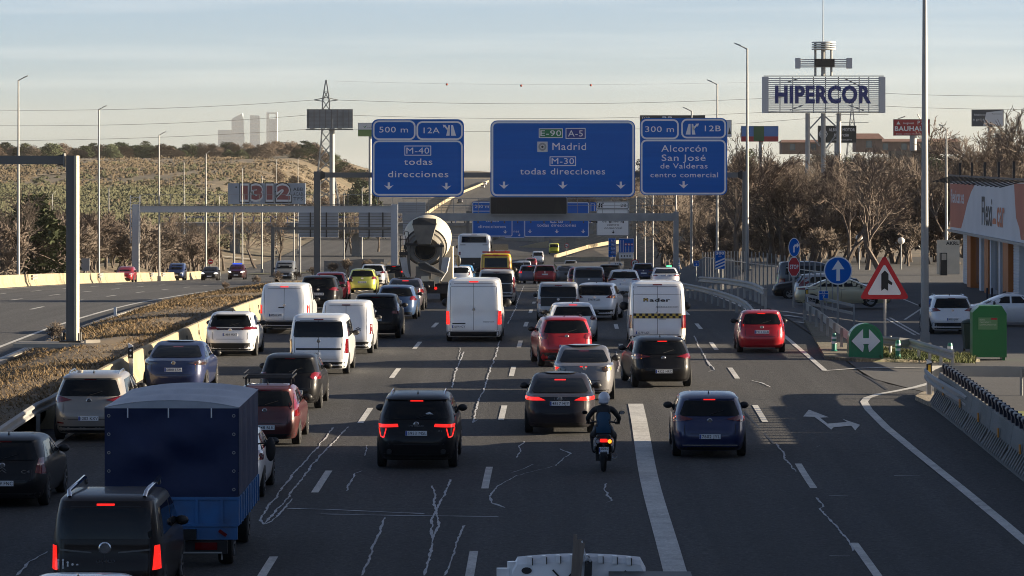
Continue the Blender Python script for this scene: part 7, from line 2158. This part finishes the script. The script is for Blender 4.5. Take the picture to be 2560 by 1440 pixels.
wallrun('parapet_wall', 'grey slip road wall above the sunlit parapet', [(1240, 610), (1300, 604), (1360, 592)], 760, 740, 1.2, m_conc2)
wallrun('parapet_wall', 'pale wall edge climbing the far hill left of the road', [(1062, 536), (1100, 510), (1145, 484), (1190, 466), (1222, 452)], 960, 1640, .35, low=.6)
emb = MB()
pp = [P(1388, 652, 520), P(1530, 650, 480), P(1560, 612, 590), P(1480, 622, 585), P(1420, 640, 560)]
emb.add([tuple(p) for p in pp], [(0, 1, 2, 3, 4)])
tag(emb.build('embankment', m_dry), kind='structure')
rb_ = MB(); pp = [P(1395, 668, 440), P(1560, 672, 420), P(1560, 652, 478), P(1380, 653, 500)]
rb_.add([tuple(p) for p in pp], [(0, 1, 2, 3)])
tag(rb_.build('exit_bend_road', m_asph2), kind='structure')
w_ = wallrun('retaining_wall', 'grey corrugated retaining panels behind the median bushes', [(810, 672), (850, 672), (900, 668), (960, 668)], 400, 400, .9, m_conc2)

# ================================================================== VEGETATION
def bare_tree(seed, H, levels=5, kids=4, spread=.75, trunk_frac=.28, r0=.14, twig_r=.016, lean=.1, droop=0.0):
    rr_ = random.Random(seed)
    tr, cr_ = MB(), MB()
    def seg(mb, p, q, ra, rb2, n):
        d = q - p
        if d.length < 1e-5: return
        x = d.orthogonal().normalized(); y = d.normalized().cross(x)
        b = len(mb.v)
        for pt, r in ((p, ra), (q, rb2)):
            for k in range(n):
                a = 2 * math.pi * k / n
                mb.v.append(tuple(pt + (x * math.cos(a) + y * math.sin(a)) * r))
        for k in range(n): mb.f.append((b + k, b + (k + 1) % n, b + n + (k + 1) % n, b + n + k))
    def grow(p, d, L, r, lev):
        n = 3 if lev < 3 else 2
        mb = tr if lev < 2 else cr_
        pts = [p]
        for i in range(n):
            d = (d + Vector((rr_.gauss(0, .16), rr_.gauss(0, .16), rr_.gauss(.05 - droop * lev, .10)))).normalized()
            q = pts[-1] + d * (L / n)
            ra = r * (1 - .45 * i / n); rb2 = r * (1 - .45 * (i + 1) / n)
            seg(mb, pts[-1], q, max(ra, twig_r), max(rb2, twig_r * .8), 6 if lev == 0 else (4 if lev < 3 else 3))
            pts.append(q)
        if lev >= levels: return
        for k in range(kids + (1 if lev == 1 else 0)):
            t = .35 + .65 * (k + rr_.random()) / kids if lev else .55 + .45 * (k + rr_.random()) / kids
            t = min(.999, t)
            i = min(n - 1, int(t * n)); q = pts[i].lerp(pts[i + 1], t * n - i)
            az = rr_.random() * 6.283
            tilt = spread * (.55 + .7 * rr_.random())
            x = d.orthogonal().normalized(); y = d.cross(x)
            nd = (d * math.cos(tilt) + (x * math.cos(az) + y * math.sin(az)) * math.sin(tilt)).normalized()
            grow(q, nd, L * (.62 + .2 * rr_.random()) * (1.15 if lev == 0 else .92), r * .55, lev + 1)
    grow(Vector((0, 0, -.1)), Vector((rr_.gauss(0, lean), rr_.gauss(0, lean), 1)).normalized(), H * trunk_frac, r0, 0)
    top = max(v[2] for v in cr_.v)
    k = H / top
    for mb in (tr, cr_): mb.v = [(x * k, y * k, z * k) for x, y, z in mb.v]
    return tr, cr_
BT = []
for i in range(6):
    tr, cr_ = bare_tree(100 + i, 8.0, 6, 3, .50 + .05 * (i % 3), .30, .17, .013, .16)
    BT.append((tr.mesh('trunk', m_bark), cr_.mesh('crown', (m_twig, m_twig2)[i % 2])))
TH = []
for i in range(4):
    tr, cr_ = bare_tree(200 + i, 4.0, 5, 4, .6, .16, .06, .011, .25)
    TH.append((tr.mesh('trunk', m_bark), cr_.mesh('crown', (m_twig2, m_twig)[i % 2])))
def plant(name, label, cat, group, meshes, x, d, h, base, z=None):
    t = thing(name, label, cat, (x, d, (gz(x, d) if z is None else z) - .05), rnd.random() * 6.28, group)
    s_ = h / base
    t.scale = (s_ * (.9 + .25 * rnd.random()), s_ * (.9 + .25 * rnd.random()), s_)
    inst('trunk', meshes[0], t); inst('crown', meshes[1], t)
    return t
# grove behind the car park
for i in range(50):
    d = 244 + 120 * rnd.random() ** 1.2
    px_ = 1890 + 690 * rnd.random()
    x = (px_ - CX) * d / FPX
    if d < 262 and px_ > 2330: d += 25
    if px_ < 2110: d = max(d, 286)
    plant('bare_tree', 'leafless tree in the grove behind the car park', 'tree', 'leafless trees in the grove behind the car park', BT[i % 6], (px_ - CX) * d / FPX, d, 7.2 + 2.4 * rnd.random(), 8.0)
# taller ones at the right, above the showroom
for px_, d, h, w_ in ((2430, 300, 11.5, 'left end'), (2480, 310, 12.5, 'lettering'), (2530, 305, 12.5, 'right end'), (2570, 300, 13, 'edge of the picture'), (2505, 340, 13, 'middle, set further back')):
    plant('bare_tree', 'tall leafless tree rising above the showroom %s' % w_, 'tree', 'tall leafless trees above the showroom', BT[rnd.randrange(6)], (px_ - CX) * d / FPX, d, h, 8.0)
# belt along the right edge of the road beyond the gantry
for i in range(30):
    d = 285 + 260 * (i / 29.0) + rnd.gauss(0, 5)
    x = 17.5 + 13 * rnd.random() + (d - 285) * .012
    plant('bare_tree', 'leafless roadside tree behind the right gantry', 'tree', 'leafless roadside trees behind the right gantry', BT[i % 6], x, d, 8.2 + 3.0 * rnd.random(), 8.0)
for i in range(10):
    d = 520 + 300 * rnd.random(); x = 45 + 60 * rnd.random()
    plant('bare_tree', 'hazy leafless tree far behind the grove', 'tree', 'hazy trees behind the grove', BT[i % 6], x, d, 9 + 4 * rnd.random(), 8.0)
for i in range(40):
    px_ = 1895 + 560 * rnd.random(); d = 272 + 80 * rnd.random()
    plant('bare_shrub', 'leafless shrub filling the grove behind the car park', 'shrub', 'leafless shrubs under the grove', TH[i % 4], (px_ - CX) * d / FPX, d, 2.6 + 2.6 * rnd.random(), 4.0)
for i in range(40):
    d = 300 + 240 * rnd.random()
    plant('bare_shrub', 'leafless roadside shrub right of the far lanes', 'shrub', 'leafless shrubs right of the far lanes', TH[i % 4], 17.5 + 9 * rnd.random() + (d - 300) * .012, d, 2.6 + 2.6 * rnd.random(), 4.0)
# thicket beyond the opposite carriageway
for i in range(130):
    d = 275 + 230 * rnd.random()
    px_ = -20 + 800 * rnd.random()
    x = min((px_ - CX) * d / FPX, XL(d) - 22.5 - 3 * rnd.random())
    plant('bare_shrub', 'leafless shrub in the thicket beyond the far barrier', 'shrub', 'leafless shrubs beyond the far barrier', TH[i % 4], x, d, 3.0 + 3.2 * rnd.random(), 4.0)
for px_, d, h in ((20, 285, 8.0), (60, 330, 7.0), (420, 470, 8), (470, 480, 8), (640, 520, 9), (700, 540, 9), (560, 500, 7.5), (880, 640, 9), (945, 660, 9), (860, 620, 8)):
    plant('bare_tree', 'leafless tree standing in the left hand thicket', 'tree', 'leafless trees in the left hand thicket', BT[rnd.randrange(6)], (px_ - CX) * d / FPX, d, h, 8.0)
# dry bushes on the median
for px_, py_, h in ((830, 668, 1.5), (870, 665, 1.7), (915, 662, 1.6), (955, 668, 1.3), (780, 690, 1.0), (700, 700, .9), (740, 690, .9), (640, 715, .7), (125, 862, .9), (560, 735, .6)):
    d = min(320, inv(py_ + 22))
    x = (px_ - CX) * d / FPX
    t_ = min(1, max(0, (xb(d) - .16 - x) / (xb(d) - .36 - XL(d))))
    plant('dry_bush', 'low dry brown bush on the median', 'bush', 'dry bushes on the median', TH[rnd.randrange(4)], x, d, h, 4.0, z=medz(t_, d))
# leafy crowns: many small leaf faces through the volume
def leafy(seed, H, rx, nclump, nleaf, leaf, flat=.8, base=.25):
    q = random.Random(seed)
    mb, tr = MB(), MB()
    tr.tube([(0, 0, -.2), (0, 0, H * .5), (q.gauss(0, .2), 0, H * .8)], [H * .03, H * .022, H * .01], 6)
    for i in range(nclump):
        a = q.random() * 6.283; u = q.random() ** .5; v = q.random()
        cx_, cy_ = rx * u * math.cos(a) * (1 - .5 * v * v), rx * u * math.sin(a) * (1 - .5 * v * v)
        cz_ = H * (base + (.97 - base) * v * math.sqrt(max(0, 1 - .55 * u * u)))
        cr2 = rx * (.20 + .18 * q.random())
        tr.tube([(0, 0, H * .35), (cx_, cy_, cz_)], [H * .008, H * .004], 3, False)
        for _ in range(nleaf):
            d_ = Vector((q.gauss(0, 1), q.gauss(0, 1), q.gauss(0, 1) * flat)).normalized() * cr2 * (.5 + .5 * q.random())
            c_ = Vector((cx_, cy_, cz_)) + d_
            x_ = Vector((q.gauss(0, 1), q.gauss(0, 1), q.gauss(0, 1))).normalized()
            y_ = x_.orthogonal().normalized()
            l = leaf * (.6 + .8 * q.random())
            k = len(mb.v)
            mb.v += [tuple(c_ - x_ * l), tuple(c_ + y_ * l * .5), tuple(c_ + x_ * l), tuple(c_ - y_ * l * .5)]
            mb.f.append((k, k + 1, k + 2, k + 3))
    return tr, mb
EV = []
for i in range(3):
    tr, mb = leafy(300 + i, 6.0, 2.6, 70, 42, .20, .7, .10)
    EV.append((tr.mesh('trunk', m_bark), mb.mesh('crown', m_leaf)))
RU = []
for i in range(3):
    tr, mb = leafy(320 + i, 6.0, 2.4, 70, 40, .16, 1.0, .06)
    RU.append((tr.mesh('trunk', m_bark), mb.mesh('crown', m_rust)))
plant('pine_tree', 'dark green pine at left above the cream barrier', 'tree', None, EV[0], (82 - CX) * 300 / FPX, 300, 7.6, 6.0)
plant('evergreen_tree', 'dark evergreen clump left of the M-40 sign under its lower edge', 'tree', None, EV[1], (885 - CX) * 760 / FPX, 760, 7.5, 6.0)
plant('evergreen_tree', 'evergreen tree left of the grey hill billboard', 'tree', None, EV[2], (905 - CX) * 870 / FPX, 870, 11, 6.0)
for px_ in (850, 920, 945):
    plant('evergreen_tree', 'rounded evergreen bush under the M-40 sign left edge', 'tree', 'evergreen bushes left of the M-40 sign', EV[0], (px_ - CX) * 770 / FPX, 770, 5.5, 6.0)
# ridge trees on the left skyline
for i in range(95):
    px_ = -40 + 980 * (i + rnd.random() * .9) / 95
    d = 1330 + 160 * rnd.random()
    ev = rnd.random() < .48
    h = 3.4 + 3.0 * rnd.random()
    plant('ridge_tree', ('dark evergreen tree on the left skyline ridge' if ev else 'brown leafless tree on the left skyline ridge'), 'tree', 'evergreen ridge trees' if ev else 'brown ridge trees', (EV if ev else RU)[i % 3], (px_ - CX) * d / FPX, d, h, 6.0).scale.xy = (h / 6.0 * 1.9, h / 6.0 * 1.9)
for i in range(26):
    px_ = 690 + 260 * rnd.random(); d = 820 + 330 * rnd.random(); h = 2.6 + 3.2 * rnd.random()
    plant('hill_tree', 'brown leafless tree on the slope near the pylon foot', 'tree', 'brown trees near the pylon foot', RU[i % 3], (px_ - CX) * d / FPX, d, h, 6.0).scale.xy = (h / 6.0 * 1.6, h / 6.0 * 1.6)
for i in range(46):
    px_ = 1150 + 1450 * (i + rnd.random()) / 46
    d = 760 + 420 * rnd.random()
    ev = rnd.random() < .25
    x = (px_ - CX) * d / FPX
    if -35 < x - X1(d) < 22: continue
    plant('skyline_tree', ('dark evergreen tree on the right skyline' if ev else 'brown leafless tree on the right skyline'), 'tree', 'evergreen right skyline trees' if ev else 'brown right skyline trees', (EV if ev else RU)[i % 3], x, d, 7 + 4 * rnd.random(), 6.0)
# hillside scrub reads as one mass
hs, q4 = MB(), random.Random(5)
for _ in range(4200):
    d = 440 + 720 * q4.random() ** 1.1
    px_ = -30 + 1000 * q4.random()
    x = (px_ - CX) * d / FPX
    if x > XL(d) - 30: continue
    dens = 1.7 * mnoise.noise((x * .045, d * .016, 1.0)) + .8 * mnoise.noise((x * .17, d * .06, 4.0)) + (.45 if 480 < d < 860 else -.55)
    if q4.random() > .5 + .45 * dens: continue
    z = gz(x, d)
    rr0 = 1.0 + 1.7 * q4.random() if d < 860 else .4 + .7 * q4.random()
    for _k in range(44):
        v = Vector((q4.gauss(0, 1), q4.gauss(0, 1), abs(q4.gauss(0, .9)))).normalized() * rr0 * (.55 + .45 * q4.random())
        c_ = Vector((x, d, z)) + Vector((v.x * 1.25, v.y * 1.25, v.z))
        a_ = Vector((q4.gauss(0, 1), q4.gauss(0, 1), q4.gauss(0, 1))).normalized(); b_ = a_.orthogonal().normalized()
        l = .24 + .16 * q4.random()
        k = len(hs.v)
        hs.v += [tuple(c_ - a_ * l), tuple(c_ + b_ * l * .6), tuple(c_ + a_ * l), tuple(c_ - b_ * l * .6)]
        hs.f.append((k, k + 1, k + 2, k + 3))
tag(hs.build('hillside_scrub', m_leaf2), 'olive green scrub covering the left hillside', 'scrub', kind='stuff')
hb_ = MB()
for _ in range(9000):
    d = 620 + 640 * q4.random() ** .8
    px_ = -30 + 1000 * q4.random()
    x = (px_ - CX) * d / FPX
    if x > XL(d) - 30 or mnoise.noise((x * .06, d * .02, 9.0)) + .6 * mnoise.noise((x * .2, d * .07, 2.0)) < -.25 + .5 * q4.random(): continue
    z = gz(x, d); rr0 = .3 + .8 * q4.random() ** 2
    for _k in range(7):
        c_ = Vector((x + q4.gauss(0, rr0), d + q4.gauss(0, rr0), z + abs(q4.gauss(0, rr0 * .5))))
        a_ = Vector((q4.gauss(0, 1), q4.gauss(0, 1), q4.gauss(0, 1))).normalized(); b_ = a_.orthogonal().normalized()
        l = .3 + .25 * q4.random(); k = len(hb_.v)
        hb_.v += [tuple(c_ - a_ * l), tuple(c_ + b_ * l * .6), tuple(c_ + a_ * l), tuple(c_ - b_ * l * .6)]
        hb_.f.append((k, k + 1, k + 2, k + 3))
tag(hb_.build('hillside_tussocks', mat('tussock_brown', (.085, .065, .042), rough=1, var=.6, vscale=.3, vcol=(.13, .10, .06))), 'dry brown tussocks dotting the upper left hillside', 'scrub', kind='stuff')
# pale tracks on the hill
def track(name, pts, w, m):
    mb = MB()
    for x, d in pts:
        X = (x - CX) * d / FPX
        for s_ in (-1, 1):
            mb.v.append((X, d + s_ * w, gz(X, d + s_ * w) + .12))
    mb.f += [(2*i, 2*i+2, 2*i+3, 2*i+1) for i in range(len(pts) - 1)]
    tag(mb.build(name, m), kind='structure')
m_track = mat('dirt_track', (.30, .235, .15), rough=1, var=.4, vscale=.2)
track('hill_track', [(-40, 1010), (80, 1015), (180, 1030), (280, 1060), (360, 1110), (430, 1150), (520, 1165), (640, 1175), (760, 1190)], 4.0, m_track)
track('lower_track', [(150, 560), (240, 565), (330, 570), (430, 575), (520, 580), (640, 585)], 2.0, mat('pale_track', (.36, .33, .28), rough=1))
track('park_path', [(620, 455), (700, 470), (800, 480), (900, 500)], 5.0, mat('park_grass', (.10, .11, .04), rough=1, var=.6, vscale=.2, vcol=(.15, .12, .06)))

# ================================================================== AIR
hz = MB().box((0, 8900, 146.5), (18600, 18200, 317)).build('haze', m_white)
hz.data.materials.clear()
hm_ = bpy.data.materials.new('haze')
hm_.use_nodes = True
nt = hm_.node_tree
for n in list(nt.nodes): nt.nodes.remove(n)
ou = nt.nodes.new('ShaderNodeOutputMaterial')
pv = nt.nodes.new('ShaderNodeVolumePrincipled')
pv.inputs['Color'].default_value = (.66, .65, .60, 1)
pv.inputs['Density'].default_value = 0.00004
pv.inputs['Anisotropy'].default_value = 0.2
nt.links.new(pv.outputs['Volume'], ou.inputs['Volume'])
hz.data.materials.append(hm_)
tag(hz, 'pale haze over the plain', 'haze', kind='stuff')
